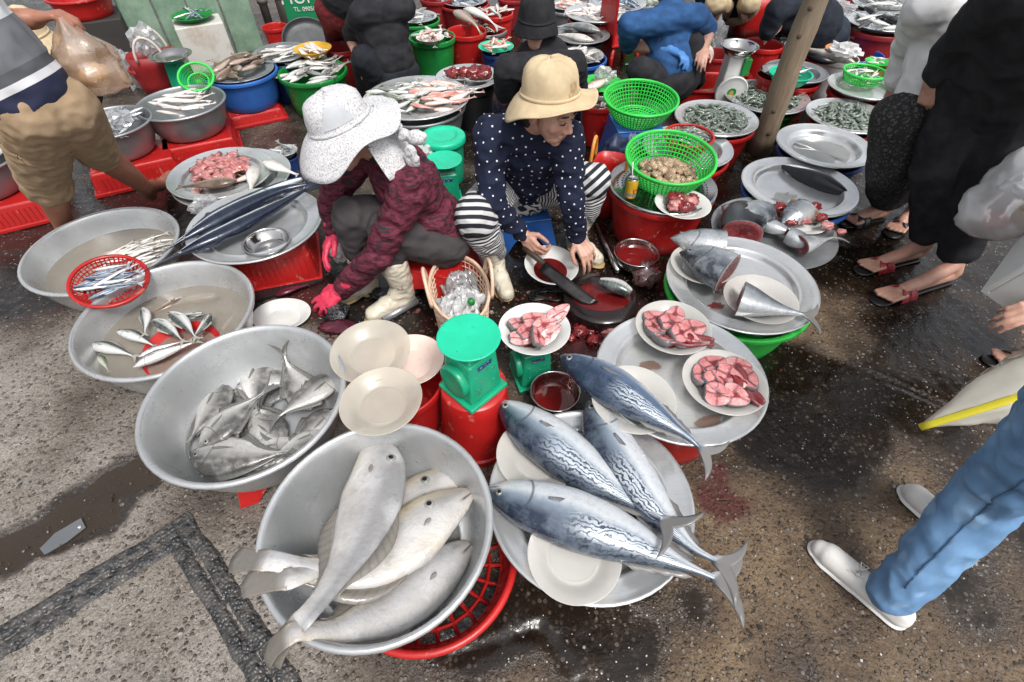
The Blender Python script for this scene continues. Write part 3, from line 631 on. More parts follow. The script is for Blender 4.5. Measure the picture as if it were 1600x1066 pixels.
def body_geo(kind, sp, g, nr=18, ns=30, s0=0, s1=1, thick=1, deep=1, wob=0, seed=0):
    v = []; f = []; a = []
    ss = [s0+(s1-s0)*(.5-.5*cos(PI*i/(ns-1)) if s0 == 0 and s1 == 1 else i/(ns-1)) for i in range(ns)]
    for s in ss:
        tp, bt, wd = fpw(kind, s)
        for k in range(nr):
            an = 2*PI*k/nr; sy, cz = sin(an), cos(an); y = (tp if sy > 0 else bt)*sy*deep; z = wd*thick*math.copysign(abs(cz)**.85, cz)
            if wob:
                q = 1+wob*mnoise.noise(Vector((s*6+seed, sy*2, cz*2))); y *= q; z *= q
            v.append(sp.pt(s, y*sp.L, z*sp.L)); a.append((s, sy, cz))
    for i in range(ns-1):
        for k in range(nr):
            j = (k+1) % nr; f.append((i*nr+k, (i+1)*nr+k, (i+1)*nr+j, i*nr+j))
    if s0 == 0: v.append(sp.pt(-.004, 0, 0)); a.append((0, 0, 1)); c = len(v)-1; f += [(c, k, (k+1) % nr) for k in range(nr)]
    if s1 == 1: v.append(sp.pt(1.004, 0, 0)); a.append((1, 0, 1)); c = len(v)-1; f += [(c, (ns-1)*nr+(k+1) % nr, (ns-1)*nr+k) for k in range(nr)]
    g.add(v, f, a); return v, nr, ns
def slab(g, grid, nrm, th, att=None):
    "thick sheet from a grid of points; th(i, j) half thickness"
    n, m = len(grid), len(grid[0]); v = []; a = []
    for sgn in (1, -1):
        for i in range(n):
            for j in range(m): v.append(grid[i][j]+nrm*(sgn*th(i, j))); a.append(att(i, j) if att else (0, 0, 0))
    o = n*m; f = []
    for i in range(n-1):
        for j in range(m-1):
            q = (i*m+j, i*m+j+1, (i+1)*m+j+1, (i+1)*m+j); f += [q, tuple(o+x for x in q[::-1])]
    per = [(0, j) for j in range(m)]+[(i, m-1) for i in range(1, n)]+[(n-1, j) for j in range(m-2, -1, -1)]+[(i, 0) for i in range(n-2, 0, -1)]
    for (a1, b1), (a2, b2) in zip(per, per[1:]+per[:1]): f.append((a1*m+b1, o+a1*m+b1, o+a2*m+b2, a2*m+b2))
    g.add(v, f, a)
def tail_geo(sp, g, size, spread, fork, h0, curl=0, lean=0, m=15, k=7, s1=1.0):
    p, t, d, u = sp.at(s1); L = sp.L; grid = []
    for i in range(m):
        b = i/(m-1)*2-1; ang = b*spread+lean; rr = size*(1-fork*(1-abs(b)**1.3)); row = []
        for j in range(k):
            q = j/(k-1); row.append(p - t*.012*L + d*(b*h0*(1-q)) + (t*cos(ang*(.55+.45*q))+d*sin(ang*(.55+.45*q)))*rr*q + u*(curl*q*q*size))
        grid.append(row)
    slab(g, grid, u, lambda i, j: .0016+.010*L*.35*(1-j/(k-1))**2, lambda i, j: (1.02+.2*j/(k-1), (i/(m-1)*2-1), 1))
def fin_geo(sp, g, kind, a, b, h, side=1, sweep=.06, n=12, zoff=0, deep=1):
    grid = []
    for i in range(n):
        q = i/(n-1); s = a+(b-a)*q; tp, bt, wd = fpw(kind, s); e = (tp if side > 0 else bt)*sp.L*deep; hh = h(q)*sp.L
        grid.append([sp.pt(s+sweep*k/2, side*(e*.9+(hh+e*.1)*k/2), zoff) for k in range(3)])
    nrm = sp.at((a+b)/2)[3]; slab(g, grid, nrm, lambda i, j: .0018*(1-j*.35), lambda i, j: (1.02+.1*j, i/n, 1))
def pec_geo(sp, g, kind, s, y, ln, wd, ang=.25, lift=.25):
    p, t, d, u = sp.at(s); tp, bt, w = fpw(kind, s); z = w*sp.L*math.sqrt(max(0, 1-(y/max(tp, bt))**2)); b0 = sp.pt(s, y*sp.L, z*.97)
    ax = (t*cos(ang)+d*sin(ang)+u*(-lift*.3)).normalized(); si = ax.cross(u).normalized(); nn = si.cross(ax); grid = []
    for i in range(7):
        q = i/6; wdt = wd*sp.L*(.35+1.1*q*(1-q)*2)*(1-q**3); c = b0+ax*(ln*sp.L*q)+nn*(.004+.01*q*lift*sp.L)
        grid.append([c+si*wdt*k for k in (-.6, -.2, .2, .6)])
    slab(g, grid, nn, lambda i, j: .0012, lambda i, j: (1.05, i/6, 1))
def fishmat(name, dorsal, side, belly, pat=None, rough=.26, metal=.25, fin=None, mott=.25, ms=16, split=(.30, .50, .68), gill=.22, coat=.35, bscale=70, bst=.10):
    if name in MAT: return MAT[name]
    m, t, b, o = nodes(name); c = ocoord(t)
    at = N(t, 'Attribute', attribute_name='fc').outputs['Vector']; sx = N(t, 'SeparateXYZ'); t.links.new(at, sx.inputs[0]); s, y = sx.outputs[0], sx.outputs[1]
    n1 = noise(t, c, ms, 5, .65); n2 = noise(t, c, ms*.35, 3, .6); n3 = noise(t, c, ms*4, 3, .7)
    yy = mth(t, 'MULTIPLY_ADD', y, .5, .5); yy = mth(t, 'ADD', yy, mth(t, 'MULTIPLY_ADD', n1, .16, -.08))
    col = ramp(t, yy, [(split[0], belly), (split[1], side), (split[2], dorsal)])
    if pat == 'wavy':
        w1 = mth(t, 'ADD', mth(t, 'MULTIPLY', y, 38.), mth(t, 'MULTIPLY', s, 42.)); w1 = mth(t, 'ADD', w1, mth(t, 'MULTIPLY', noise(t, c, 42, 3, .55), 20.))
        w = ramp(t, mth(t, 'SINE', w1), [(.15, 0.), (.55, 1.)])
        zone = mth(t, 'MULTIPLY', ramp(t, mth(t, 'MULTIPLY_ADD', n2, .15, s), [(.44, 0.), (.58, 1.)]), mth(t, 'MULTIPLY', ramp(t, yy, [(.46, 0.), (.54, 1.)]), ramp(t, yy, [(.78, 1.), (.90, .15)])))
        zone = mth(t, 'MULTIPLY', zone, ramp(t, s, [(.97, 1.), (1., 0.)]))
        col = mixc(t, zone, col, mixc(t, w, mixc(t, n3, (.62, .66, .70), (.26, .31, .36)), (.022, .036, .062)))
    if pat == 'barred':
        w = ramp(t, mth(t, 'SINE', mth(t, 'ADD', mth(t, 'MULTIPLY', s, 95.), mth(t, 'MULTIPLY', n1, 7.))), [(.2, 0.), (.6, 1.)])
        col = mixc(t, mth(t, 'MULTIPLY', w, ramp(t, yy, [(.55, 0.), (.68, .8)])), col, tuple(x*.3 for x in dorsal))
    col = mixc(t, mth(t, 'MULTIPLY', ramp(t, n1, [(.45, 0.), (.72, 1.)]), mott), col, tuple(min(1, x*1.9+.05) for x in side))
    col = mixc(t, mth(t, 'MULTIPLY', ramp(t, n3, [(.5, 0.), (.75, 1.)]), mott*.8), col, tuple(x*.45 for x in side))
    if gill:
        gl = mth(t, 'ABSOLUTE', mth(t, 'SUBTRACT', s, mth(t, 'MULTIPLY_ADD', mth(t, 'MULTIPLY', y, y), -.05, gill)))
        col = mixc(t, ramp(t, gl, [(.003, .75), (.008, 0.)]), col, tuple(x*.25 for x in side))
    fn = fin or tuple(x*.8 for x in side)
    fr = mixc(t, ramp(t, mth(t, 'SINE', mth(t, 'MULTIPLY', y, 70.)), [(.3, 0.), (.7, 1.)]), fn, tuple(x*.84 for x in fn))
    if pat == 'file':
        yl = mth(t, 'MULTIPLY', ramp(t, n2, [(.48, 0.), (.62, 1.)]), ramp(t, mth(t, 'ABSOLUTE', y), [(.35, .12), (.95, .75)])); col = mixc(t, yl, col, (.46, .36, .20))
        col = mixc(t, ramp(t, s, [(.0, .55), (.10, 0.)]), col, (.34, .28, .21)); col = mixc(t, mth(t, 'MULTIPLY', ramp(t, n1, [(.34, 1.), (.48, 0.)]), .55), col, (.22, .21, .21))
    mo = mth(t, 'MULTIPLY', ramp(t, s, [(.045, 1.), (.075, 0.)]), ramp(t, mth(t, 'ABSOLUTE', mth(t, 'ADD', y, .25)), [(.06, .8), (.16, 0.)])); col = mixc(t, mo, col, (.03, .03, .035))
    isfin = mth(t, 'MULTIPLY_ADD', s, 14., -14.05, True); col = mixc(t, isfin, col, fr)
    t.links.new(col, b.inputs['Base Color'])
    t.links.new(mth(t, 'ADD', mth(t, 'MULTIPLY_ADD', n1, .24, rough-.10), mth(t, 'MULTIPLY', isfin, .2)), b.inputs['Roughness'])
    t.links.new(mth(t, 'MULTIPLY_ADD', isfin, -metal, metal), b.inputs['Metallic']); b.inputs['Coat Weight'].default_value = coat; b.inputs['Coat Roughness'].default_value = .07
    bump(t, b, mth(t, 'ADD', noise(t, c, bscale, 4, .6), n1), bst, .01)
    MAT[name] = m; return m
F_TUNA = fishmat('tuna_skin', (.016, .026, .050), (.19, .235, .29), (.56, .585, .61), 'wavy', mott=.30, split=(.38, .54, .74), metal=.12, fin=(.16, .155, .15))
F_TUNB = fishmat('tuna_skin_blue', (.020, .036, .070), (.085, .13, .21), (.58, .61, .65), 'wavy', mott=.34, split=(.10, .30, .62), metal=.12, fin=(.18, .175, .17))
F_FILE = fishmat('filefish_skin', (.25, .25, .255), (.40, .395, .40), (.47, .45, .43), 'file', mott=.55, ms=8, rough=.30, metal=.0, fin=(.17, .155, .135), gill=0, coat=.5, bscale=60, bst=.35)
F_JACK = fishmat('jack_skin', (.10, .097, .09), (.29, .283, .268), (.50, .49, .465), mott=.6, ms=30, rough=.28, metal=.25, fin=(.13, .13, .12), gill=.25, bst=.25)
F_MACK = fishmat('mackerel_skin', (.055, .075, .07), (.42, .45, .43), (.72, .72, .70), 'barred', mott=.2, split=(.35, .55, .70), fin=(.35, .33, .29))
F_SARD = fishmat('sardine_skin', (.03, .07, .14), (.45, .50, .55), (.74, .75, .76), mott=.2, split=(.42, .54, .66), metal=.4)
F_BILL = fishmat('billfish_skin', (.010, .016, .034), (.03, .05, .09), (.66, .69, .72), mott=.12, split=(.36, .44, .54), metal=.2, fin=(.012, .018, .035), rough=.2)
F_PALE = fishmat('whitefish_skin', (.50, .47, .42), (.62, .59, .55), (.72, .69, .65), mott=.3, gill=.2, metal=.1, fin=(.45, .42, .38))
F_PINK = fishmat('pinkfish_skin', (.55, .22, .18), (.66, .42, .36), (.74, .62, .56), mott=.4, gill=.22, metal=.05, fin=(.60, .30, .25))
F_GRNF = fishmat('greenfish_skin', (.09, .12, .085), (.36, .38, .31), (.64, .63, .56), mott=.4, metal=.15, fin=(.25, .25, .2))
F_BRWN = fishmat('brownfish_skin', (.10, .065, .045), (.20, .14, .10), (.40, .32, .27), mott=.4, metal=.0, gill=.2)
F_SQ = fishmat('squid_skin', (.60, .54, .50), (.72, .68, .64), (.74, .70, .66), mott=.25, gill=0, metal=0, fin=(.66, .6, .56), rough=.3)
F_DARK = fishmat('darkfish_skin', (.005, .006, .009), (.03, .034, .04), (.60, .61, .62), mott=.15, split=(.22, .32, .42), metal=.0, rough=.42, coat=.05)
F_HEAD = fishmat('tuna_head_skin', (.06, .07, .085), (.27, .295, .32), (.52, .53, .54), mott=.65, ms=22, split=(.12, .45, .78), metal=.35, rough=.22, fin=(.2, .19, .18), bst=.2)
F_BLK = fishmat('blackfish_skin', (.004, .005, .007), (.010, .012, .016), (.05, .055, .06), mott=.15, metal=.0, rough=.30, coat=.15)
F_GREYF = fishmat('greyfish_skin', (.16, .17, .17), (.34, .35, .34), (.60, .60, .58), mott=.3, metal=.15)
EYEW = PM('eye_white', (.30, .30, .28), (.18, .18, .17), rough=.12); EYEB = PM('eye_black', (.008, .008, .01), (.004, .004, .004), rough=.08)
def eye(sp, kind, s, y, r, parent, ring=EYEW, thick=1):
    tp, bt, w = fpw(kind, s); e = tp if y > 0 else bt; z = w*thick*math.sqrt(max(0, 1-(y/e)**2)); c = sp.pt(s, y*sp.L, z*.985*sp.L); u = sp.at(s)[3]; d = sp.at(s)[2]
    nn = (u + d*(y/e)*.35).normalized(); M = Matrix.Translation(c) @ nn.to_track_quat('Z', 'Y').to_matrix().to_4x4()
    ew = G().lathe([(0, r*.42), (r*.5, r*.40), (r*.85, r*.26), (r, r*.05), (r*1.02, -r*.4)], 16, M=M).out('eye', ring, parent, world=True)
    pu = G().lathe([(0, r*.52), (r*.3, r*.49), (r*.52, r*.40)], 14, M=M)
    mk('pupil', [v-parent.location for v in pu.v], pu.f, EYEB, ew)
def fish(kind, name, label, pts, mat, flip=1, roll=0, up=(0, 0, 1), tail=(.16, .75, .55, .02), curl=0, lean=0, thick=1, deep=1, fins=(), pec=None, ey=None, cat='fish', group=None, s0=0, s1=1, cut=None, wob=.05, cuts=(0, 1), hide_tail=False, ns=34, nr=20):
    sp = Spine(pts, up, flip, 44, roll); c = sp.at(.5)[0]; t = T(name, label, cat, (c.x, c.y, min(p.z for p in sp.p)), 0, group)
    g = G(); body_geo(kind, sp, g, nr, ns, s0, s1, thick, deep, wob, random.random()*50); g.out('body', mat, t, world=True, fc=True)
    if s1 == 1 and not hide_tail:
        g = G(); tail_geo(sp, g, tail[0]*sp.L, tail[1], tail[2], tail[3]*sp.L, curl, lean); g.out('tail_fin', mat, t, world=True, fc=True)
    for nm, a, b, h, side in fins:
        g = G(); fin_geo(sp, g, kind, a, b, h, side, deep=deep); g.out(nm, mat, t, world=True, fc=True)
    if pec: g = G(); pec_geo(sp, g, kind, *pec); g.out('pectoral_fin', mat, t, world=True, fc=True)
    if ey: eye(sp, kind, *ey, t, thick=thick)
    if cut:      # cut faces where the fish was chopped
        for s, on in ((s0, cuts[0]), (s1, cuts[1])):
            if on and 0 < s < 1:
                tp, bt, wd = fpw(kind, s); g = G(); v = []; a = []; f = []; n = 24; sg = -1 if s == s0 else 1
                for q, rr in enumerate((1, .96, .7, .4, .2)):
                    for k in range(n):
                        an = 2*PI*k/n; sy, cz = sin(an), cos(an)
                        v.append(sp.pt(s, (tp if sy > 0 else bt)*sy*deep*sp.L*rr, wd*thick*math.copysign(abs(cz)**.85, cz)*sp.L*rr)+sp.at(s)[1]*(sg*.002*(q > 0)+sg*random.uniform(-.001, .003)*(q > 1)+(sg*-.012 if rr < .5 else 0))); a.append((rr, an, 0))
                v.append(sp.pt(s, 0, 0)-sp.at(s)[1]*sg*.014); a.append((0, 0, 0))
                for q in range(4):
                    for k in range(n): f.append((q*n+k, q*n+(k+1) % n, (q+1)*n+(k+1) % n, (q+1)*n+k)[::sg])
                f += [(4*n+k, 4*n+(k+1) % n, 5*n)[::sg] for k in range(n)]
                g.add(v, f, a); g.out('cut_face', cut, t, world=True, fc=True)
    return t, sp
def small(kind, L, mat, bend=.0, tail=(.2, .7, .5, .03), thick=1, deep=1, nr=10, ns=14, dorsal=True):
    "one-mesh small fish lying on its side along +X, head at the origin"
    sp = Spine([(-L/2, 0, 0), (-L/6, bend*L, 0), (L/6, bend*L, .01*L), (L/2, 0, 0)], n=20); g = G()
    body_geo(kind, sp, g, nr, ns, 0, 1, thick, deep, .06, random.random()*50)
    if tail: tail_geo(sp, g, tail[0]*L, tail[1], tail[2], tail[3]*L, random.uniform(-.2, .3), m=7, k=4)
    if dorsal and tail: fin_geo(sp, g, kind, .35, .75, lambda q: .05*(1-q), 1, n=5, deep=deep)
    # eye
    me = mesh(g.v, g.f, True, g.a); me.materials.append(mat); return me
RND = random.Random(21)
def pile(x, y, z, rad, n, meshes, name, label, cat, group, rise=.03, ang=None, aspread=3.2, tilt=.18, sy=1, seed=1, scale=(.85, 1.15), uniform=False, edge=.95, flipz=True, mats=None):
    r = random.Random(seed); out = []
    for i in range(n):
        q = math.sqrt((i+.5)/n)*edge; a = i*2.39996+r.uniform(-.3, .3); px, py = q*rad*cos(a), q*rad*sin(a)*sy
        zz = z+rise*(1-q*q)+r.uniform(-.004, .010)
        me = r.choice(meshes); o = bpy.data.objects.new(name, me); COL.objects.link(o)
        o.location = (x+px, y+py, zz); rz = (ang if ang is not None else 0)+r.uniform(-aspread, aspread)
        o.rotation_euler = Euler((r.uniform(-tilt, tilt)+(PI if flipz and r.random() < .5 else 0), r.uniform(-tilt, tilt), rz)); s = r.uniform(*scale); o.scale = (s, s, s)
        out.append(tag(o, label, cat, group))
    return out
# ---- the four filefish
ff = dict(deep=1.10, thick=.86, tail=(.19, .30, -.10, .044), cat='fish', group='filefish in the big basin')
dors = lambda h: (lambda q: h*math.sin(PI*min(1, q*1.15+.06)))
def filefish(label, pts, flip, **kw):
    return fish('filefish', 'filefish', label, pts, F_FILE, flip, fins=(('dorsal_fin', .42, .80, dors(.045), 1), ('anal_fin', .42, .80, dors(.045), -1)), pec=(.235, -.015, .045, .020, -.2, .5), **{**ff, **kw})
filefish('pale filefish lying under the others, tail hanging over the basin edge at the bottom', [P(735, 850, .17), P(690, 890, .175), P(610, 948, .20), P(530, 985, .27), P(470, 985, .345), P(452, 992, .345)], -1, ey=None, curl=-.35)
filefish('pale filefish mostly hidden, its tail second from the top', [P(722, 735, .175), P(680, 765, .18), P(590, 832, .20), P(520, 880, .265), P(462, 902, .335), P(448, 905, .338)], -1, ey=(.19, .062, .0145))
filefish('pale filefish with its snout to the basin\'s right rim, uppermost tail', [P(735, 770, .225), P(680, 808, .23), P(590, 872, .24), P(510, 893, .285), P(435, 878, .34), P(415, 876, .338)], -1, ey=(.20, .055, .0145))
filefish('topmost pale filefish lying lengthwise with its snout pointing to the plates', [P(585, 682, .235), P(588, 750, .265), P(560, 838, .285), P(520, 910, .315), P(482, 958, .350), P(466, 975, .345)], 1, ey=(.20, .075, .0145), curl=-.3)
# ---- whole tuna
def tuna(label, pts, flip, mat=F_TUNA, **kw):
    fl = (('dorsal_fin', .62, .88, lambda q: .012*abs(sin(q*14)), 1), ('anal_fin', .64, .88, lambda q: .012*abs(sin(q*14)), -1))
    return fish('tuna', 'tuna', label, pts, mat, flip, tail=(.20, .92, .62, .016), fins=fl, pec=(.29, -.012, .15, .024, -.16, .25), ey=(.075, .012, .0105), group='whole tuna', **kw)
tuna('whole tuna with wavy stripes lying lowest on the tuna tray', [P(758, 764, .262), P(850, 796, .266), P(970, 840, .266), P(1060, 880, .268), P(1116, 903, .266)], -1, lean=-.12)
tuna('whole tuna with its snout beside the green scale', [P(777, 627, .262), P(850, 685, .266), P(930, 745, .270), P(1000, 792, .276), P(1034, 812, .30)], -1, lean=.1)
tuna('whole tuna lying between the other two on the tuna tray', [P(918, 626, .258), P(955, 700, .262), P(1010, 780, .262), P(1075, 850, .264), P(1118, 876, .266)], -1, mat=F_TUNA, lean=-.1)
tuna('blue backed whole tuna lying across the rim of the steak tray', [P(876, 556, .325), P(940, 594, .330), P(1010, 640, .332), P(1065, 676, .33), P(1094, 700, .322)], -1, mat=F_TUNB, lean=-.12)
# ---- grey jacks
jk = dict(tail=(.30, .62, .66, .022), cat='fish', group='grey jacks in the basin')
def jack(label, pts, flip, **kw):
    return fish('jack', 'jack_fish', label, pts, F_JACK, flip, fins=(('dorsal_fin', .36, .86, lambda q: .055*(1-q)**1.5+.006, 1), ('anal_fin', .42, .86, lambda q: .055*(1-q)**1.5+.006, -1)), pec=(.26, -.03, .20, .028, -.2, .25), ey=(.10, .045, .0075), **{**jk, **kw})
jack('grey jack at the bottom of the heap beside the rim', [P(470, 690, .178), P(430, 705, .178), P(380, 722, .178), P(330, 735, .178)], 1)
jack('grey jack half under the right-hand fish', [P(530, 640, .178), P(500, 662, .178), P(465, 688, .18), P(430, 690, .19)], -1)
jack('grey jack lying under the upright one', [P(365, 612, .178), P(395, 600, .180), P(430, 592, .180), P(470, 600, .18)], 1)
jack('grey jack lying belly out at the heap\'s bottom left edge', [P(372, 660, .175), P(350, 690, .175), P(330, 716, .176), P(312, 735, .178)], -1)
jack('grey jack standing at the left edge of the heap', [P(347, 598, .185), P(336, 630, .190), P(314, 664, .190), P(296, 690, .19)], 1)
jack('grey jack with its tail sticking up at the top of the heap', [P(486, 640, .190), P(468, 610, .200), P(452, 580, .225), P(444, 556, .26)], 1, curl=.2)
jack('grey jack with its snout against the plates', [P(533, 590, .205), P(505, 603, .215), P(468, 628, .215), P(436, 650, .21)], -1)
jack('grey jack lying on top in the middle of the heap', [P(312, 700, .205), P(340, 672, .215), P(380, 640, .222), P(412, 614, .235)], -1, curl=.2)
jack('grey jack across the lower heap with its snout to the rim', [P(300, 706, .19), P(345, 712, .196), P(398, 714, .20), P(450, 706, .20)], -1)
jack('grey jack half sunk under the heap at the back right', [P(500, 575, .172), P(478, 590, .175), P(450, 612, .175), P(425, 630, .175)], 1)
jack('grey jack lying flat under the middle of the heap', [P(440, 700, .172), P(420, 672, .176), P(400, 645, .178), P(385, 622, .18)], -1)
jack('grey jack with only its back showing at the lower right of the heap', [P(510, 672, .185), P(480, 690, .19), P(445, 706, .19), P(415, 715, .19)], 1)
jack('small grey jack wedged between the middle and upright fish', [P(410, 560, .175), P(402, 590, .185), P(400, 620, .19), P(404, 645, .19)], 1)
# ---- mackerel in the water basin
mk_ = dict(tail=(.20, .6, .6, .02), cat='fish', group='mackerel in the basin')
def mack(label, a, b, flip=1, z=.125, mat=F_MACK, kind='mackerel', **kw):
    A, B = P(*a, z), P(*b, z+.004); d = (B-A); s = V(-d.y, d.x, 0)*.05
    return fish(kind, 'mackerel', label, [A, A.lerp(B, .33)+s, A.lerp(B, .66)+s*.8, B], mat, flip, fins=(('dorsal_fin', .3, .6, lambda q: .05*(1-q), 1),), pec=(.26, -.01, .12, .02, -.15, .3), ey=(.085, .02, .006), ns=24, nr=16, **{**mk_, **kw})
mack('mackerel lying outside the red plate at its left', (134, 540), (208, 556), 1, 0.138)
mack('dark backed mackerel across the front of the red plate', (208, 574), (304, 535), 1, 0.163)
mack('short dark mackerel standing at the back left of the plate', (222, 480), (226, 520), -1, 0.158)
mack('greenish mackerel in the middle of the red plate', (236, 500), (284, 532), -1, 0.168)
mack('whitest mackerel on top of the red plate', (262, 488), (304, 526), -1, 0.178)
mack('mackerel at the far right of the red plate', (330, 490), (300, 530), 1, 0.168)
mack('mackerel beside the far rim of the red plate', (322, 490), (272, 494), 1, 0.158)
mack('pale mackerel on the left of the red plate', (182, 518), (240, 540), 1, 0.148)
mack('mackerel under the dark one on the red plate', (216, 558), (280, 535), 1, 0.153)
mack('slender fish under the water at the back of the mackerel basin', (292, 462), (225, 496), 1, 0.113, F_BRWN)
mack('pale sunken fish at the far side of the mackerel basin', (345, 460), (272, 468), 1, 0.100, F_PALE)
mack('pale sunken fish at the right wall of the mackerel basin', (345, 520), (368, 490), 1, 0.100, F_PALE)
mack('dark tail of a fish sunken at the front of the mackerel basin', (150, 555), (170, 580), 1, 0.118, F_GRNF)
# thin whitish fish in the other water basin
thin = [small('sardine', .155, F_PALE, b, deep=.55, thick=.7) for b in (.03, -.03, .06)]
pile(-1.735, 1.875, .092, .185, 34, thin, 'thin_fish', 'thin whitish fish lying in the leftmost water basin', 'fish', 'thin fish in the leftmost basin', rise=.03, ang=.55, aspread=.35, tilt=.15, sy=.75, seed=3)
sar = [small('sardine', .135, F_SARD, b, deep=.8) for b in (.02, -.02, .0)]
for o_ in pile(-1.615, 1.545, .238, .085, 15, sar, 'sardine', 'blue backed sardine in the small leaning red basket', 'fish', 'sardines in the small red basket', rise=.012, ang=.5, aspread=.35, tilt=.1, seed=5): pass
# long billed fish
bl_ = dict(tail=(.17, 1.15, .80, .010), cat='fish', group='long billed fish')
def bill(label, pts, flip, **kw):
    return fish('bill', 'billfish', label, pts, F_BILL, flip, fins=(('dorsal_fin', .27, .34, lambda q: .05*(1-q), 1), ('anal_fin', .66, .74, lambda q: .03*(1-q), -1)), pec=(.31, -.02, .13, .012, -.2, .2), ey=(.205, .004, .007), ns=40, **{**bl_, **kw})
bill('long dark blue billed fish lying closest to the steel bowl', [P(222, 424, .245), P(290, 392, .265), P(370, 355, .272), P(440, 318, .275), P(478, 296, .28)], -1, curl=.3)
bill('long dark blue billed fish showing its white belly', [P(232, 408, .245), P(290, 372, .268), P(365, 330, .278), P(440, 298, .28), P(498, 286, .285)], -1, curl=.2)
bill('long dark blue billed fish under the white bellied one', [P(262, 388, .245), P(315, 350, .255), P(380, 318, .255), P(440, 290, .26), P(484, 276, .27)], 1)
# clear bag under the bills
# ---- cut fish
def fleshmat(name, a, b_, dark, center, skin, ms=26):
    m, t, b, o = nodes(name); c = ocoord(t); at = N(t, 'Attribute', attribute_name='fc').outputs['Vector']; sx = N(t, 'SeparateXYZ'); t.links.new(at, sx.inputs[0]); r, an = sx.outputs[0], sx.outputs[1]
    n1 = noise(t, c, ms, 5, .65); n2 = noise(t, c, ms*3, 4, .7)
    col = ramp(t, n1, [(.30, b_), (.62, a)]); rr = mth(t, 'ADD', r, mth(t, 'MULTIPLY_ADD', n1, .5, -.25))
    col = mixc(t, ramp(t, rr, [(.20, 1.), (.38, 0.)]), col, center)
    vein = ramp(t, mth(t, 'ABSOLUTE', mth(t, 'SUBTRACT', mth(t, 'SINE', mth(t, 'MULTIPLY_ADD', r, 16., mth(t, 'MULTIPLY', n1, 5.))), .0)), [(.0, .55), (.22, 0.)])
    col = mixc(t, vein, col, tuple(min(1, x*1.15+.06) for x in a))
    col = mixc(t, ramp(t, n2, [(.58, 0.), (.72, .8)]), col, dark)
    ax = mth(t, 'ABSOLUTE', mth(t, 'ADD', sx.outputs[2], mth(t, 'MULTIPLY_ADD', n1, .5, -.25))); ay = mth(t, 'ABSOLUTE', mth(t, 'ADD', sx.outputs[1], mth(t, 'MULTIPLY_ADD', n2, .4, -.1)))
    line = mth(t, 'MAXIMUM', ramp(t, ax, [(.04, .85), (.16, 0.)]), ramp(t, ay, [(.03, .7), (.12, 0.)]))
    col = mixc(t, mth(t, 'MULTIPLY', line, ramp(t, mth(t, 'ABSOLUTE', mth(t, 'ADD', sx.outputs[1], sx.outputs[2])), [(.0, 0.), (.02, 1.)])), col, dark)
    col = mixc(t, ramp(t, r, [(.955, 0.), (.975, 1.)]), col, skin)
    t.links.new(col, b.inputs['Base Color']); t.links.new(mth(t, 'MULTIPLY_ADD', n2, .25, .16), b.inputs['Roughness'])
    b.inputs['Coat Weight'].default_value = .3; b.inputs['Coat Roughness'].default_value = .1
    b.inputs['Subsurface Weight'].default_value = .15; b.inputs['Subsurface Radius'].default_value = (.01, .003, .002); b.inputs['Subsurface Scale'].default_value = .5
    bump(t, b, n2, .3, .006); return m
FLESH = fleshmat('pink_flesh', (.66, .28, .28), (.42, .10, .105), (.16, .014, .018), (.10, .010, .012), (.13, .125, .13))
FLESHP = fleshmat('pale_flesh', (.70, .37, .36), (.52, .17, .17), (.26, .03, .035), (.22, .02, .022), (.15, .15, .155))
MEATP = PM('raw_pink_meat', (.62, .32, .30), (.36, .085, .085), rough=.2, vs=34, bs=60, bst=.4, spk=((.66, .52, .47), 30, .62), coat=.3)
FLESHD = fleshmat('dark_flesh', (.34, .06, .06), (.18, .022, .026), (.08, .008, .01), (.07, .008, .01), (.40, .36, .34))
GUTS = PM('guts', (.30, .035, .035), (.10, .010, .014), rough=.16, vs=28, bs=60, bst=.4, spk=((.62, .45, .40), 45, .66))
def steak_mesh(L, W, th, mat, seed):
    r = random.Random(seed); n = 28; g = G(); v = []; a = []
    def outl(k):
        an = 2*PI*k/n; x = L/2*cos(an); y = W/2*sin(an)*(1-.35*cos(an)*.9)*(1+.08*mnoise.noise(Vector((cos(an)*1.5+seed, sin(an)*1.5, seed))))
        if abs(an-PI) < .3: x *= .86
        return x, y
    rings = [(1, 0), (1.02, th*.5), (1, th), (.97, th), (.75, th), (.5, th), (.25, th)]
    for q, (rr, z) in enumerate(rings):
        for k in range(n):
            x, y = outl(k); v.append(V(x*rr, y*rr, z+(r.uniform(-.0012, .0016) if q > 3 else 0)+.004*cos(x*30+seed))); a.append((rr if q > 2 else .99, x*rr/L*2, y*rr/W*2))
    v.append(V(0, 0, th-.003)); a.append((0, 0, 0)); v.append(V(0, 0, 0)); a.append((.99, 0, 0)); c = len(v)-2; f = []
    for q in range(len(rings)-1):
        for k in range(n): f.append((q*n+k, q*n+(k+1) % n, (q+1)*n+(k+1) % n, (q+1)*n+k))
    q = len(rings)-1; f += [(q*n+k, q*n+(k+1) % n, c) for k in range(n)] + [((k+1) % n, k, c+1) for k in range(n)]
    me = mesh(v, f, True, a); me.materials.append(mat); return me
STK = ['%s, at the back left', '%s, at the back middle', '%s, at the left edge', '%s, lying in the middle', '%s, right of the middle one', '%s, at the front middle', '%s, at the front left', '%s, topmost of the pile', '%s, hanging over the back right edge']
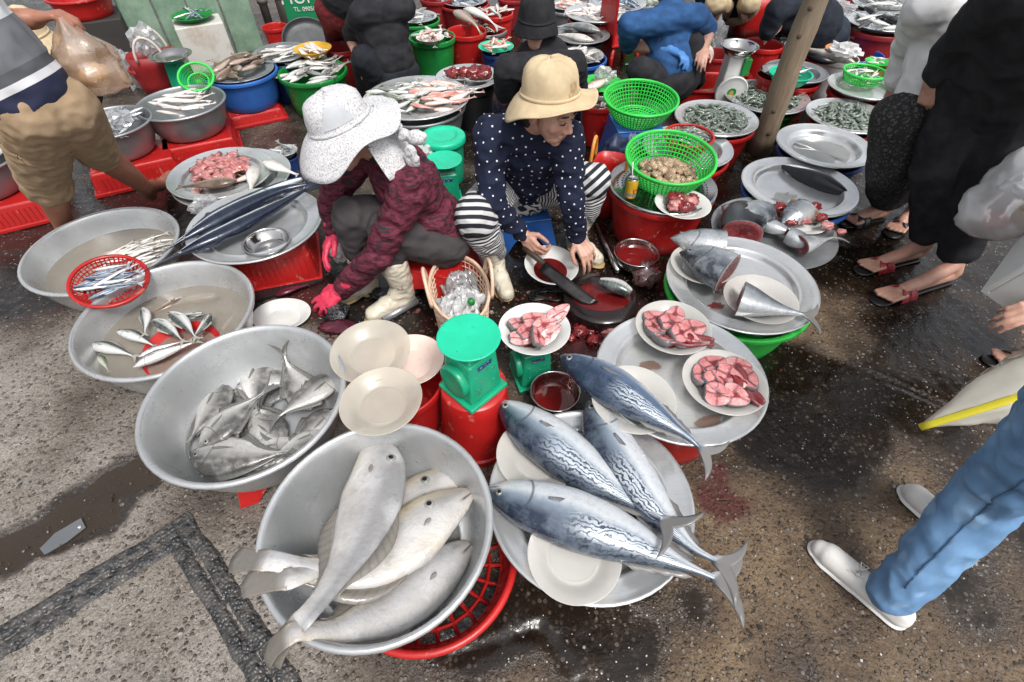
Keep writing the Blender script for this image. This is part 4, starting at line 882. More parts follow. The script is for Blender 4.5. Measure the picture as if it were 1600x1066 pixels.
def steaks(key, lst, mats, label, group, zoff, seed, L=.095, W=.07, th=.022):
    x, y, z, r = CIR[key]; ms = [steak_mesh(L*random.uniform(.9, 1.1), W*random.uniform(.9, 1.1), th, mats[i % len(mats)], seed+i) for i in range(4)]
    for i, (dx, dy, dz, rx, ry, rz) in enumerate(lst):
        o = bpy.data.objects.new('fish_steak', ms[i % 4]); COL.objects.link(o); o.location = (x+dx, y+dy, zoff+dz); o.rotation_euler = (rx, ry, rz); tag(o, STK[i] % label if i < len(STK) else label, 'fish steak', group)
steaks('pl5', [(-.055, .045, .004, .1, .15, .6), (.02, .06, .004, -.1, .1, 1.2), (-.07, -.01, .012, .15, .3, 1.9), (-.015, .005, .02, .2, .25, .2), (.065, -.01, .012, .3, -.2, .1), (.03, -.05, .008, .3, .1, -.3), (-.05, -.055, .012, .35, .3, 2.3), (.005, -.04, .026, .5, .2, .6)], [FLESH, FLESHP, FLESH, FLESH], 'pink fish steak on the farther steak plate', 'steaks on the farther plate', .295, 3)
steaks('pl4', [(-.06, .03, .004, .1, .1, 1.6), (-.015, .07, .004, -.1, .05, .5), (.06, .06, .006, .1, -.15, -.4), (-.03, .0, .012, .15, .2, .4), (.015, .015, .018, .15, .1, -.5), (-.035, -.05, .01, .3, .1, -.2), (.015, -.055, .012, .3, .1, -.6), (.07, -.0, .014, .2, -.2, -1.2)], [FLESH, FLESH, FLESHP, FLESH], 'veined fish steak on the nearer steak plate', 'steaks on the nearer plate', .285, 9)
steaks('sp2', [(-.06, .03, .004, .2, .35, .7), (.0, .05, .012, .3, .2, .4), (.065, .05, .016, .3, -.1, .5), (-.03, -.01, .016, .45, .2, .9), (.035, .01, .02, .4, .0, .5), (-.045, -.045, .012, .4, .2, .2), (.05, -.03, .014, .5, -.2, .7), (.0, -.05, .024, .7, .1, 1.7), (.09, .07, .024, .4, -.3, .6)], [FLESHP, FLESHP, FLESHP, FLESH], 'pale pink fish slice on the rear scale plate', 'slices on the rear scale', .237, 15, L=.105, W=.052, th=.018)
def chunk(name, label, cat, p, s, mat, seed, amp=.35, parent=None, group=None, n=3, freq=2.1, rz=0):
    if mat in (FLESH, FLESHP): mat = MEATP
    bm = bmesh.new(); bmesh.ops.create_icosphere(bm, subdivisions=n, radius=1)
    for v in bm.verts:
        q = v.co.copy(); k = 1+amp*mnoise.fractal(q*freq+Vector((seed*7.1, 3, 1)), 1, 2, 3); v.co = Vector((q.x*s[0]*k, q.y*s[1]*k, q.z*s[2]*k))
    me = bpy.data.meshes.new('m'); bm.to_mesh(me); bm.free(); me.polygons.foreach_set('use_smooth', [True]*len(me.polygons))
    zmin = min(v.co.z for v in me.vertices)
    o = link(name, me, mat, parent, (p[0], p[1], p[2]-zmin*.9), (0, 0, rz))
    return tag(o, label, cat, group) if not parent else o
# belly flaps with dark innards
for key, dx, dy, z, rz, nm in (('pl5', .045, -.06, .305, -.3, 'farther'), ('pl4', .05, -.03, .298, -1.1, 'nearer')):
    x, y, _, r = CIR[key]; t = T('fish_belly', 'opened fish belly with dark innards on the %s steak plate' % nm, 'fish piece', (x+dx, y+dy, z), rz)
    g = G(); grid = []
    for i in range(13):
        q = i/12; grid.append([V(-.075+.15*q, (k/6-.5)*.10*(1-q*.75), .018*abs(k/6-.5)*2+.006*sin(q*9+k)) for k in range(7)])
    slab(g, grid, V(0, 0, 1), lambda i, j: .006, lambda i, j: (.5+.4*abs(j/6-.5)*2, i/12, 0)); g.out('flesh', FLESH, t, fc=True)
    chunk('innards', '', '', (-.02, .0, .004), (.03, .022, .012), GUTS, 4, .5, parent=t)
# tuna head, tail piece and neighbours on the tray
fish('tuna', 'cut_tuna', 'big silvery tuna head cut open on the frosted plate', [P(1062, 395, .29), P(1088, 402, .30), P(1140, 428, .30), P(1200, 455, .30), P(1260, 490, .30)], F_HEAD, -1, s0=0, s1=.40, thick=1.35, deep=1.35, cut=FLESHD, cuts=(0, 1), ey=(.085, .03, .011), pec=(.27, -.02, .12, .02, -.2, .3), cat='fish head', ns=22)
fish('tuna', 'cut_tuna', 'second tuna head behind the cut open one, facing away', [P(1048, 372, .27), P(1080, 376, .28), P(1140, 384, .28), P(1190, 396, .28), P(1240, 405, .28)], F_HEAD, 1, s0=0, s1=.44, thick=1.1, deep=1.05, cut=FLESHD, cuts=(0, 1), ey=(.085, .03, .010), cat='fish head', ns=22)
fish('tuna', 'cut_tuna', 'cut tuna tail piece hanging off the tray rim', [P(1040, 436, .275), P(1100, 450, .278), P(1160, 468, .280), P(1220, 484, .275), P(1256, 492, .268)], F_HEAD, 1, s0=.55, s1=1, tail=(.20, .95, .62, .014), cut=FLESH, cuts=(1, 0), cat='fish piece', deep=1.3, thick=1.25, lean=-.1, ns=18)
# raw heads on the grey dish
hd = [('dark', (1160, 318), (1160, 372), F_BLK, 'dark fish head with a red cut at the back of the grey dish', .215), ('gr', (1128, 322), (1185, 352), F_HEAD, 'grey fish head leaning on the dark one in the grey dish', .225), ('grb', (1205, 322), (1158, 352), F_HEAD, 'grey fish head with its cheek up in the grey dish', .225), ('rd', (1285, 345), (1225, 318), F_BRWN, 'split fish head showing red gills in the grey dish', .22), ('re', (1222, 348), (1262, 322), F_HEAD, 'brownish split fish head in the grey dish', .23)]
for k, a, b, mt, lb, z in hd:
    A, B = P(*a, z), P(*b, z+.015); d = B-A
    fish('tuna', 'chopped_fish', lb, [A, A+d*.5, B, B+d*.6], mt, 1, s0=0, s1=.55, deep=1.5, thick=1.5, cut=FLESH, cuts=(0, 1), ey=(.12, .05, .007), cat='fish head', ns=16, wob=.12)
fish('tuna', 'fish_chunk', 'thick round fish cut showing its pink face in the grey dish', [P(1215, 362, .215), P(1236, 370, .22), P(1262, 382, .22), P(1285, 388, .22)], F_HEAD, 1, s0=.25, s1=.75, deep=1.6, thick=1.9, cut=FLESHP, cuts=(1, 1), cat='fish piece', ns=12)
fish('tuna', 'fish_chunk', 'grey fish mid piece lying left of the thick round cut', [P(1178, 345, .215), P(1200, 352, .22), P(1230, 362, .22), P(1250, 368, .22)], F_HEAD, 1, s0=.2, s1=.7, deep=1.3, thick=1.5, cut=FLESH, cuts=(1, 1), cat='fish piece', ns=12)
fish('tuna', 'chopped_fish', 'fish tail piece poking past the edge of the grey dish', [P(1205, 392, .22), P(1240, 385, .225), P(1275, 377, .225), P(1302, 371, .225)], F_HEAD, 1, s0=.45, s1=1, deep=1.2, thick=1.2, cut=FLESH, cuts=(1, 0), cat='fish piece', tail=(.22, .9, .7, .014), ns=14)
for i, (u, v, s, m_) in enumerate([(1240, 332, .035, GUTS), (1262, 338, .03, FLESHP), (1225, 340, .03, GUTS), (1185, 352, .022, FLESHP), (1290, 358, .028, FLESHP), (1312, 366, .02, FLESHP), (1215, 330, .034, GUTS), (1200, 345, .03, GUTS), (1270, 328, .03, GUTS), (1252, 348, .032, FLESH), (1180, 335, .03, GUTS), (1235, 352, .028, GUTS), (1150, 352, .03, FLESHP), (1280, 345, .03, GUTS)]):
    p = P(u, v, .215); chunk('fish_scrap', 'red raw scrap among the fish heads in the grey dish', 'fish scrap', p, (s, s*.8, s*.6), m_, 30+i, .5, group='raw scraps in the grey dish')
vessel('plate', 'plastic_plate', 'white plate under the split red heads in the grey dish', 'plate', P(1250, 345, .2).x, P(1250, 345, .2).y, .186, .12, .025, WHITE)
# offcuts beside the can
x, y, z, r = CIR['pc']
for i, (dx, dy, s, m_) in enumerate([(-.03, .02, .04, GUTS), (.03, .0, .035, FLESHP), (-.04, -.03, .032, FLESHP), (.05, .03, .03, GUTS), (.0, -.04, .035, GUTS), (.0, .02, .03, FLESH)]):
    chunk('fish_scrap', 'raw red offcut on the white plate beside the can', 'fish scrap', (x+dx, y+dy, z-.018), (s, s*.8, s*.7), m_, 50+i, .45, group='offcuts beside the can')
# scraps around the chopping board
for i, (u, v, s) in enumerate([(RND.gauss(935, 38), RND.gauss(512, 17), RND.uniform(.014, .03)) for _ in range(26)]+[(905, 520, .035), (930, 510, .045), (955, 525, .04), (925, 535, .03), (985, 505, .03), (890, 530, .025), (960, 500, .03), (975, 470, .03), (905, 505, .03)]):
    p = P(u, v, 0); chunk('fish_scrap', 'dark red offal heaped on the ground by the chopping board', 'fish scrap', p, (s, s*.8, s*.45), GUTS if i % 4 else MEATP, 70+i, .7, group='offal heap on the ground', rz=i)
# one dark fish, black fish, drooping fish
fish('mackerel', 'dark_fish', 'dark skinned whole fish on the round tray over the blue tub', [P(1212, 256, .20), P(1240, 268, .205), P(1280, 284, .205), P(1312, 297, .205), P(1326, 302, .205)][::-1], F_DARK, 1, deep=1.0, thick=1.3, cat='fish')
fish('mackerel', 'black_fish', 'glossy black fish lying behind the green sardine bowl', [P(1308, 98, .29), P(1285, 94, .295), P(1262, 86, .295), P(1240, 80, .29)], F_BLK, 1, deep=.9, cat='fish')
fish('mackerel', 'silver_fish', 'long white bellied fish beside the glossy black one', [P(1336, 98, .28), P(1310, 90, .285), P(1280, 82, .285), P(1255, 74, .28)], F_PALE, 1, deep=.8, cat='fish')
fish('mackerel', 'drooping_fish', 'pinkish long fish drooping over the red tub edge', [P(708, 18, .34), P(722, 24, .345), P(740, 36, .335), P(750, 50, .29)], F_BRWN, 1, tail=(.28, .6, .6, .02), cat='fish')
fish('mackerel', 'drooping_fish', 'silver long fish drooping over the red tub edge', [P(724, 14, .35), P(740, 18, .355), P(760, 28, .34), P(772, 38, .31)], F_PALE, 1, tail=(.28, .6, .6, .02), cat='fish')
fish('mackerel', 'grey_fish', 'fat grey fish on top behind the black hood', [P(872, 42, .305), P(890, 40, .31), P(915, 43, .31), P(938, 49, .305)][::-1], F_GREYF, 1, deep=1.2, cat='fish')
fish('mackerel', 'grey_fish', 'fat pale fish below the grey one behind the black hood', [P(870, 54, .285), P(888, 56, .29), P(908, 60, .29), P(928, 64, .285)][::-1], F_PALE, 1, deep=1.3, cat='fish')
# ---- heaps on the back trays
def heap(key, n, kind, L, mat, name, label, rise=.03, rad=.7, ang=None, aspread=3.1, dz=-.025, seed=1, deep=1, thick=1, tail=(.2, .7, .5, .03), tilt=.2, dx=0, dy=0, sy=1, cat='fish'):
    x, y, z, r = CIR[key]; ms = [small(kind, L, m, b, tail, thick, deep) for m in (mat if isinstance(mat, list) else [mat]) for b in (.03, -.04)]
    pile(x+dx, y+dy, z+dz, r*rad, n, ms, name, label, cat, label, rise, ang, aspread, tilt, seed=seed, sy=sy)
heap('snap2', 8, 'snapper', .15, [F_PINK, F_BRWN], 'rockfish', 'small brownish pink fish on the tray of cut pink fish', rad=.62, seed=11, rise=.02)
for i in range(22):
    a = i*2.4; q = math.sqrt((i+.5)/22)*.13; x, y, z, r = CIR['snap2']; s = RND.uniform(.022, .042)
    chunk('fish_scrap', 'pink chopped fish piece on the tray by the walking man', 'fish scrap', (x-.02+q*cos(a), y+.03+q*sin(a), z-.012+.012*(1-q/.13)), (s*1.4, s*.7, s*.42), FLESHP if i % 4 else FLESH, 100+i, .75, n=3, group='chopped fish on the pink tray', rz=i)
for (a, b, lb) in (((395, 270), (392, 298), 'pale bony fish head hanging down on the pink fish tray'), ((425, 258), (462, 272), 'pale bony fish head pointing right on the pink fish tray'), ((345, 285), (285, 292), 'brown flat fish lying across the front of the pink fish tray')):
    A, B = P(*a, .23), P(*b, .225); d = B-A; fish('snapper', 'fish_piece', lb, [A-d*.4, A, B-d*.3, B], F_PALE if 'bony' in lb else F_BRWN, 1, cat='fish', ns=16, nr=12)
heap('grey', 16, 'squid', .17, F_SQ, 'squid', 'white squid in the dull grey basin', rad=.5, rise=.05, dz=-.02, ang=.3, aspread=.6, seed=12, cat='squid')
heap('blue', 13, 'snapper', .19, F_BRWN, 'brown_fish', 'brown fish heaped in the blue tub', rad=.7, rise=.05, dz=.012, seed=13)
heap('sm', 16, 'sardine', .15, [F_PALE, F_GREYF], 'small_fish', 'small pale fish on the tray over the dark blue tub', rad=.72, rise=.02, dz=-.012, ang=.8, aspread=.7, seed=14)
heap('squid', 8, 'squid', .16, F_SQ, 'squid', 'white squid laid in the yellow basket', rad=.6, rise=.02, dz=-.005, ang=-.8, aspread=.2, seed=15, cat='squid')
heap('green', 26, 'mackerel', .16, [F_GREYF, F_PALE], 'silver_fish', 'silver fish heaped in the green tub', rad=.82, rise=.06, dz=-.02, seed=16, ang=.4, aspread=1.0)
heap('fish', 26, 'mackerel', .17, [F_GRNF, F_GREYF], 'green_fish', 'greenish fish on the left half of the mixed tray', rad=.62, dx=-.12, rise=.03, dz=-.015, seed=17, ang=.4, aspread=.8)
heap('fish', 24, 'snapper', .15, [F_PINK, F_PALE, F_PINK], 'pink_fish', 'pink fish on the right half of the mixed tray', rad=.60, dx=.13, dy=.0, rise=.05, dz=-.012, seed=18, ang=.2, aspread=.6)
heap('g2', 12, 'mackerel', .13, [F_GREYF, F_PALE], 'small_fish', 'small fish in the green tub beside the black shirted man', rad=.75, rise=.04, dz=-.01, seed=19)
heap('r2', 12, 'sardine', .15, F_PALE, 'white_fish', 'white fish in the red tub beside the black hat', rad=.75, rise=.03, dz=-.01, seed=20)
heap('t1', 14, 'squid', .20, F_SQ, 'squid', 'pale squid on the tray behind the black hat', rad=.7, rise=.03, dz=-.01, seed=22, cat='squid')
heap('gbk', 12, 'sardine', .09, F_PALE, 'small_squid', 'tiny white squid in the small green basket', rad=.75, rise=.01, dz=-.02, seed=23, cat='squid')
heap('gr', 10, 'sardine', .12, F_SARD, 'sardine', 'blue white sardine in the green bowl at the post', rad=.6, rise=.03, dz=-.015, seed=24, ang=.4, aspread=.4)
heap('rt', 16, 'mackerel', .21, [F_GREYF, F_BLK, F_SARD], 'dark_mackerel', 'dark mackerel on the tray near the white sleeve', rad=.75, rise=.04, dz=-.01, seed=25)
heap('pk', 5, 'snapper', .10, F_PINK, 'pink_fish', 'pink fish in the shallow orange basket', rad=.5, rise=.01, dz=-.012, seed=26)
heap('rm', 4, 'snapper', .08, F_PALE, 'fish_scrap', 'pale scrap in the red tub behind the beige hat', rad=.6, rise=.02, dz=-.04, seed=27)
for (dx, dy, mt, n) in ((-.06, .02, FLESHD, 2), (.07, .0, FLESHD, 4)):
    x, y, z, r = CIR['meat']; nm = 'farther' if dx < 0 else 'nearer'
    vessel('plate', 'plastic_plate', '%s white plate of dark red roe on the roe tray' % nm, 'plate', x+dx, y+dy, z-.02, .10, .025, WHITE)
    for i in range(n):
        chunk('fish_roe', 'dark red roe lump on the %s white plate' % nm, 'fish roe', (x+dx+(i % 2-.5)*.07, y+dy+(i//2-.4)*.05, z-.012), (.045, .034, .03), GUTS, 200+i+n*5, .5, group='roe on the %s plate' % nm)
# clams
bm = bmesh.new(); bmesh.ops.create_uvsphere(bm, u_segments=12, v_segments=8, radius=1)
for v in bm.verts:
    q = v.co; e = 1+.25*q.x; v.co = Vector((q.x*.023, q.y*.020*e, math.copysign(abs(q.z)**1.3, q.z)*.0135))
clam_me = bpy.data.meshes.new('m'); bm.to_mesh(clam_me); bm.free(); clam_me.polygons.foreach_set('use_smooth', [True]*len(clam_me.polygons))
m_, t_, b_, o_ = nodes('clam_shell'); c_ = ocoord(t_); tcx = N(t_, 'TexCoord').outputs['Object']; ln = N(t_, 'VectorMath'); ln.operation = 'DISTANCE'; ln.inputs[1].default_value = (.024, 0, 0); t_.links.new(tcx, ln.inputs[0])
band = ramp(t_, mth(t_, 'SINE', mth(t_, 'MULTIPLY_ADD', ln.outputs['Value'], 900., mth(t_, 'MULTIPLY', noise(t_, c_, 60, 2), 6.))), [(.2, (.26, .17, .10)), (.8, (.50, .39, .27))])
oi_ = N(t_, 'ObjectInfo'); t_.links.new(mixc(t_, 1., band, ramp(t_, oi_.outputs['Random'], [(0., (.45, .42, .40)), (.5, (.9, .88, .85)), (1., (1.35, 1.35, 1.35))]), 'MULTIPLY'), b_.inputs['Base Color']); b_.inputs['Roughness'].default_value = .3; CLAM = m_
clam_me.materials.append(CLAM)
pile(cb[0]+.02, cb[1]+.045, .300, .135, 90, [clam_me], 'clam', 'brown clam heaped in the green lattice basket', 'clam', 'clams in the green basket', rise=.045, tilt=.8, seed=31, edge=1.0)
# shrimp
def shrimp_geo(g, M, L, bend):
    pts = [V(L*(q-.5), 0, 0)+V(0, bend*L*(1-(2*q-1)**2), 0) for q in np.linspace(0, 1, 8)]; rr = [.02*L, .085*L, .115*L, .12*L, .11*L, .09*L, .065*L, .03*L]
    h = G().tube(pts, rr, 7); p = pts[-1]; h.add([p+V(-.02*L, -.02*L, .01*L), p+V(.10*L, -.07*L, .01*L), p+V(.13*L, 0, .015*L), p+V(.10*L, .07*L, .01*L), p+V(-.02*L, .02*L, .01*L)], [(0, 1, 2, 3, 4)])
    for k in (-1, 1): h.tube([pts[0], pts[0]+V(-.16*L, k*.10*L, .01*L), pts[0]+V(-.1*L, k*.3*L, 0)], .006*L, 3)
    g.add([M @ v for v in h.v], h.f)
SHR = PM('shrimp_shell', (.25, .29, .24), (.10, .13, .105), rough=.18, vs=50, coat=.4, spk=((.45, .46, .42), 60, .62))
def shrimp_mesh(L, b): g = G(); shrimp_geo(g, Matrix.Identity(4), L, b); me = mesh(g.v, g.f); me.materials.append(SHR); return me
sms = [shrimp_mesh(.075, b) for b in (.16, .26, -.22, .34)]
bulk = G(); rb_ = random.Random(77)
for key, nn, lb, rad, sd in (('pr1', 72, 'grey shrimp on the tray behind the small red basket', .78, 41), ('pr2', 72, 'grey shrimp on the tray at the wooden post', .78, 42), ('shr', 80, 'grey shrimp on the tray beside the floral trousers', .76, 43), ('prs', 26, 'grey shrimp in the small red basket', .72, 44)):
    x, y, z, r = CIR[key]; dz = -.022 if key != 'prs' else -.035
    pile(x, y, z+dz+.014, r*rad, nn, sms, 'shrimp', lb, 'shrimp', lb, rise=.018, tilt=.35, seed=sd, flipz=False)
    for i in range(int(nn*1.6)):
        q = math.sqrt(rb_.random())*r*rad; a = rb_.uniform(0, 2*PI)
        shrimp_geo(bulk, Matrix.Translation((x+q*cos(a), y+q*sin(a), z+dz+.004+.014*(1-(q/(r*rad))**2))) @ Euler((rb_.uniform(-.3, .3), rb_.uniform(-.3, .3), rb_.uniform(0, 6.3))).to_matrix().to_4x4(), .075, rb_.choice((.16, .26, -.2)))
tag(bulk.out('shrimp_bed', SHR), 'lower layer of grey shrimp heaped on the shrimp trays', kind='stuff')
# ------------------------------------------------------------ people
class Blob:
    "a smooth continuous body grown from tapered capsules and ellipsoids"
    def __init__(s): s.g = G(); s.bones = []
    def cap(s, a, ra, b, rb, n=14):
        a, b = Vector(a), Vector(b); d = b-a; L = max(d.length, 1e-4); q = d.to_track_quat('Z', 'Y').to_matrix().to_4x4(); pr = []
        for i in range(5): an = PI/2*(1-i/4); pr.append((ra*cos(an), -ra*sin(an)))
        for i in range(5): an = PI/2*i/4; pr.append((rb*cos(an), L+rb*sin(an)))
        pr[0] = (0, -ra); pr[-1] = (0, L+rb)
        s.g.lathe(pr, n, M=Matrix.Translation(a) @ q); s.bones.append((a, b)); return s
    def chain(s, *pr):
        for (a, ra), (b, rb) in zip(pr[:-1], pr[1:]): s.cap(a, ra, b, rb)
        return s
    def ell(s, c, r, lat=(1, 0, 0), up=(0, 0, 1), n=18):
        X = Vector(lat).normalized(); Z = Vector(up); Z = (Z-X*Z.dot(X)).normalized(); Y = Z.cross(X)
        M = Matrix(((X.x, Y.x, Z.x, c[0]), (X.y, Y.y, Z.y, c[1]), (X.z, Y.z, Z.z, c[2]), (0, 0, 0, 1))) @ Matrix.Diagonal((r[0], r[1], r[2], 1))
        pr = [(sin(PI*i/10), -cos(PI*i/10)) for i in range(11)]; pr[0] = (0, -1); pr[-1] = (0, 1)
        s.g.lathe(pr, n, M=M); return s
    def mesh(s, voxel=.008, smooth=6, wr=None, along=None):
        me = mesh(s.g.v, s.g.f); o = bpy.data.objects.new('t', me); COL.objects.link(o)
        m = o.modifiers.new('r', 'REMESH'); m.mode = 'VOXEL'; m.voxel_size = voxel; m.use_smooth_shade = True
        if smooth: m2 = o.modifiers.new('s', 'SMOOTH'); m2.factor = .5; m2.iterations = smooth
        dg = bpy.context.evaluated_depsgraph_get(); r = bpy.data.meshes.new_from_object(o.evaluated_get(dg)); bpy.data.objects.remove(o)
        if wr:
            amp, fr, st = wr
            co = [v.co.copy() for v in r.vertices]; nn = [v.normal.copy() for v in r.vertices]
            for v, c, n in zip(r.vertices, co, nn):
                k = mnoise.fractal(Vector((c.x*fr, c.y*fr, c.z*fr*st)), 1, 2, 2); k = 1-2*abs(k)      # ridges read as folds
                v.co = c+n*amp*(k-.4)
        if along:
            a = r.attributes.new('fc', 'FLOAT_VECTOR', 'POINT'); out = np.zeros((len(r.vertices), 3), np.float32)
            seg = []
            for ch in along:
                t0 = 0
                for p, q in zip(ch[:-1], ch[1:]): seg.append((Vector(p), Vector(q)-Vector(p), t0)); t0 += (Vector(q)-Vector(p)).length
            for i, v in enumerate(r.vertices):
                ws = 0; ts = 0
                for p, d, t0 in seg:
                    h = (v.co-p).dot(d)/d.dot(d); hc = max(0, min(1, h)); e = (v.co-p-d*hc).length; wt = 1/(e*e*e*e+1e-9)
                    ws += wt; ts += wt*(t0+h*d.length)
                out[i, 0] = ts/ws
            a.data.foreach_set('vector', out.ravel())
        r.polygons.foreach_set('use_smooth', [True]*len(r.polygons)); return r
    def out(s, name, mat, parent, **kw):
        me = s.mesh(**kw); me.transform(Matrix.Translation(-parent.location)); return link(name, me, mat, parent)
def hand(b, w, d, nrm, side=1, curl=(.5, .6, .5), sc=1.0, spread=.10, thumb=.7, fat=1.0):
    "w wrist, d pointing direction, nrm palm normal; side picks the thumb side"
    w = Vector(w); d = Vector(d).normalized(); nrm = Vector(nrm); nrm = (nrm-d*nrm.dot(d)).normalized(); lat = d.cross(nrm)*side
    kn = []
    for i in range(4):
        o = (1.5-i)*.0205*sc; k = w+d*(.088-.006*abs(i-1.2))*sc+lat*o; b.cap(w+lat*o*.55+d*.012*sc, .0155*sc*fat, k, .0115*sc*fat); kn.append(k)
    b.cap(w-d*.02, .022*sc*fat, w+d*.03*sc, .021*sc*fat)
    for i, k in enumerate(kn):
        ln = (.043, .047, .044, .034)[i]*sc; rad = (.0092, .0095, .0090, .0080)[i]*sc*fat; a = 0; p = k; dd = (d+lat*(1.5-i)*spread).normalized()
        for j in range(3):
            a += curl[j]*(1+.12*(i-1)); q = p+(dd*cos(a)+nrm*sin(a))*ln*(1, .64, .5)[j]; b.cap(p, rad*(1-.07*j), q, rad*(.93-.07*j), 10); p = q
    p = w+lat*.022*sc+d*.018*sc; q = p+(lat*.75+d*.6+nrm*.35).normalized()*.042*sc; b.cap(p, .0145*sc*fat, q, .0115*sc*fat)
    e = q+(d*.85+lat*(.55-thumb*.5)+nrm*.45*thumb).normalized()*.034*sc; b.cap(q, .011*sc*fat, e, .0098*sc*fat); b.cap(e, .0098*sc*fat, e+(d*.8+nrm*.5*thumb-lat*.15).normalized()*.024*sc, .008*sc*fat)
    return b
def head(b, c, fwd, up, sc=1.0):
    "skull, jaw, brow, nose, lips, ears, neck stump; c is the middle of the head"
    f = Vector(fwd).normalized(); u = Vector(up); u = (u-f*u.dot(f)).normalized(); l = u.cross(f); c = Vector(c)
    E = lambda x, y, z: c+(l*x+f*y+u*z)*sc
    b.ell(E(0, -.012, .030), (.074*sc, .094*sc, .085*sc), l, u); b.ell(E(0, .030, -.022), (.062*sc, .062*sc, .078*sc), l, u)
    b.ell(E(0, .045, -.078), (.040*sc, .038*sc, .030*sc), l, u); b.ell(E(0, .062, -.098), (.022*sc, .018*sc, .016*sc), l, u)
    for s in (-1, 1):
        b.ell(E(s*.034, .058, -.026), (.028*sc, .022*sc, .026*sc), l, u); b.ell(E(s*.032, .078, .022), (.024*sc, .012*sc, .009*sc), l, u)
        b.ell(E(s*.076, -.012, -.012), (.009*sc, .019*sc, .032*sc), l, u); b.ell(E(s*.030, .078, .004), (.014*sc, .009*sc, .008*sc), l, u)
        b.ell(E(s*.011, .095, -.036), (.009*sc, .010*sc, .008*sc), l, u)
    b.cap(E(0, .084, .012), .008*sc, E(0, .104, -.028), .012*sc)
    b.ell(E(0, .082, -.060), (.024*sc, .010*sc, .0065*sc), l, u); b.ell(E(0, .078, -.073), (.022*sc, .011*sc, .0075*sc), l, u)
    return E
def cloth(name, col, col2, vs=14, rough=.85, bs=260, bst=.25, lo=.4, hi=.62, spk=None):
    m = PM(name, col, col2, rough=rough, vs=vs, bs=bs, bst=bst, bd=.002, rv=.05, lo=lo, hi=hi, spk=spk, spec=.25); return m
SKIN = PM('skin', (.56, .335, .25), (.44, .225, .165), rough=.45, vs=16, bs=120, bst=.10, bd=.002, sss=.12)
SKIN2 = PM('tanned_skin', (.38, .17, .11), (.28, .115, .072), rough=.5, vs=12, bs=120, bst=.10, bd=.002, sss=.1)
LIPS = PM('lips', (.42, .13, .11), rough=.4, vs=30)
HAIR = PM('black_hair', (.012, .010, .009), (.006, .005, .005), rough=.4, vs=60, bs=200, bst=.6)
C_BLACK = cloth('black_cloth', (.026, .026, .030), (.015, .015, .018), rough=.9)
C_NAVY = cloth('navy_knit', (.012, .016, .040), (.008, .011, .028), bs=420, bst=.4)
C_GREY = cloth('charcoal_trousers', (.060, .053, .055), (.044, .039, .041))
C_KHAKI = cloth('khaki_cotton', (.34, .245, .155), (.27, .19, .115))
C_WHITE = cloth('white_knit', (.78, .78, .78), (.70, .70, .71), bs=300, bst=.4)
C_JEAN = cloth('blue_denim', (.155, .285, .47), (.115, .225, .39), vs=9, bs=420, bst=.5, spk=((.21, .35, .53), 7, .57))
C_BLUE = cloth('blue_shirt', (.030, .095, .24), (.02, .065, .17))
C_RED = cloth('dark_red_cloth', (.16, .018, .022), (.09, .012, .014), vs=50)
C_BEIGE = cloth('beige_cotton', (.60, .48, .31), (.48, .375, .235), vs=11)
GLOVE = PM('pink_rubber', (.70, .055, .11), (.62, .035, .085), rough=.42, vs=14, bs=60, bst=.12)
BGLOVE = PM('blue_rubber', (.09, .26, .60), (.06, .19, .48), rough=.45, vs=20, bs=90, bst=.3)
BOOT = PM('white_rubber', (.66, .62, .52), (.55, .49, .38), rough=.4, vs=7, spk=((.30, .20, .10), 26, .66))
SOLE = PM('yellowed_rubber', (.46, .33, .14), (.34, .23, .09), rough=.5, vs=14)
# patterned cloths
m_, t_, b_, o_ = nodes('maroon_camouflage'); c_ = ocoord(t_); mp = N(t_, 'Mapping'); mp.inputs['Scale'].default_value = (1, 1, 2.6); t_.links.new(c_, mp.inputs[0])
n1 = noise(t_, mp.outputs[0], 34, 4, .6, .6); cc = ramp(t_, n1, [(.36, (.030, .010, .016)), (.47, (.085, .016, .030)), (.58, (.15, .028, .048)), (.68, (.10, .020, .034))])
n2 = noise(t_, mp.outputs[0], 19, 2, .5, .3); cc = mixc(t_, ramp(t_, n2, [(.62, 0.), (.65, .9)]), cc, (.018, .028, .034))
t_.links.new(cc, b_.inputs['Base Color']); b_.inputs['Roughness'].default_value = .8; b_.inputs['Specular IOR Level'].default_value = .25; bump(t_, b_, noise(t_, c_, 300, 3), .25, .002); C_CAMO = m_
m_, t_, b_, o_ = nodes('floral_print'); c_ = ocoord(t_); v1 = voro(t_, c_, 140); v2 = noise(t_, c_, 190, 3, .7)
cc = mixc(t_, ramp(t_, v2, [(.50, 0.), (.62, 1.)]), (.60, .60, .61), (.27, .27, .29)); cs_ = N(t_, 'SeparateColor'); t_.links.new(v1.outputs['Color'], cs_.inputs[0])
cc = mixc(t_, mth(t_, 'MULTIPLY', ramp(t_, cs_.outputs[0], [(.80, 0.), (.82, .8)]), ramp(t_, v1.outputs['Distance'], [(.3, 1.), (.45, 0.)])), cc, (.42, .33, .30))
t_.links.new(cc, b_.inputs['Base Color']); b_.inputs['Roughness'].default_value = .85; bump(t_, b_, noise(t_, c_, 300, 3), .2, .002); C_FLORAL = m_
m_, t_, b_, o_ = nodes('black_lace'); c_ = ocoord(t_); v1 = voro(t_, c_, 38, 'DISTANCE_TO_EDGE'); n1 = noise(t_, c_, 90, 3, .7, 1.)
cc = mixc(t_, mth(t_, 'MULTIPLY', ramp(t_, v1.outputs['Distance'], [(.10, 0.), (.16, 1.)]), ramp(t_, n1, [(.48, 0.), (.56, 1.)])), (.012, .012, .013), (.085, .082, .080))
t_.links.new(cc, b_.inputs['Base Color']); b_.inputs['Roughness'].default_value = .85; bump(t_, b_, n1, .4, .004); C_LACE = m_
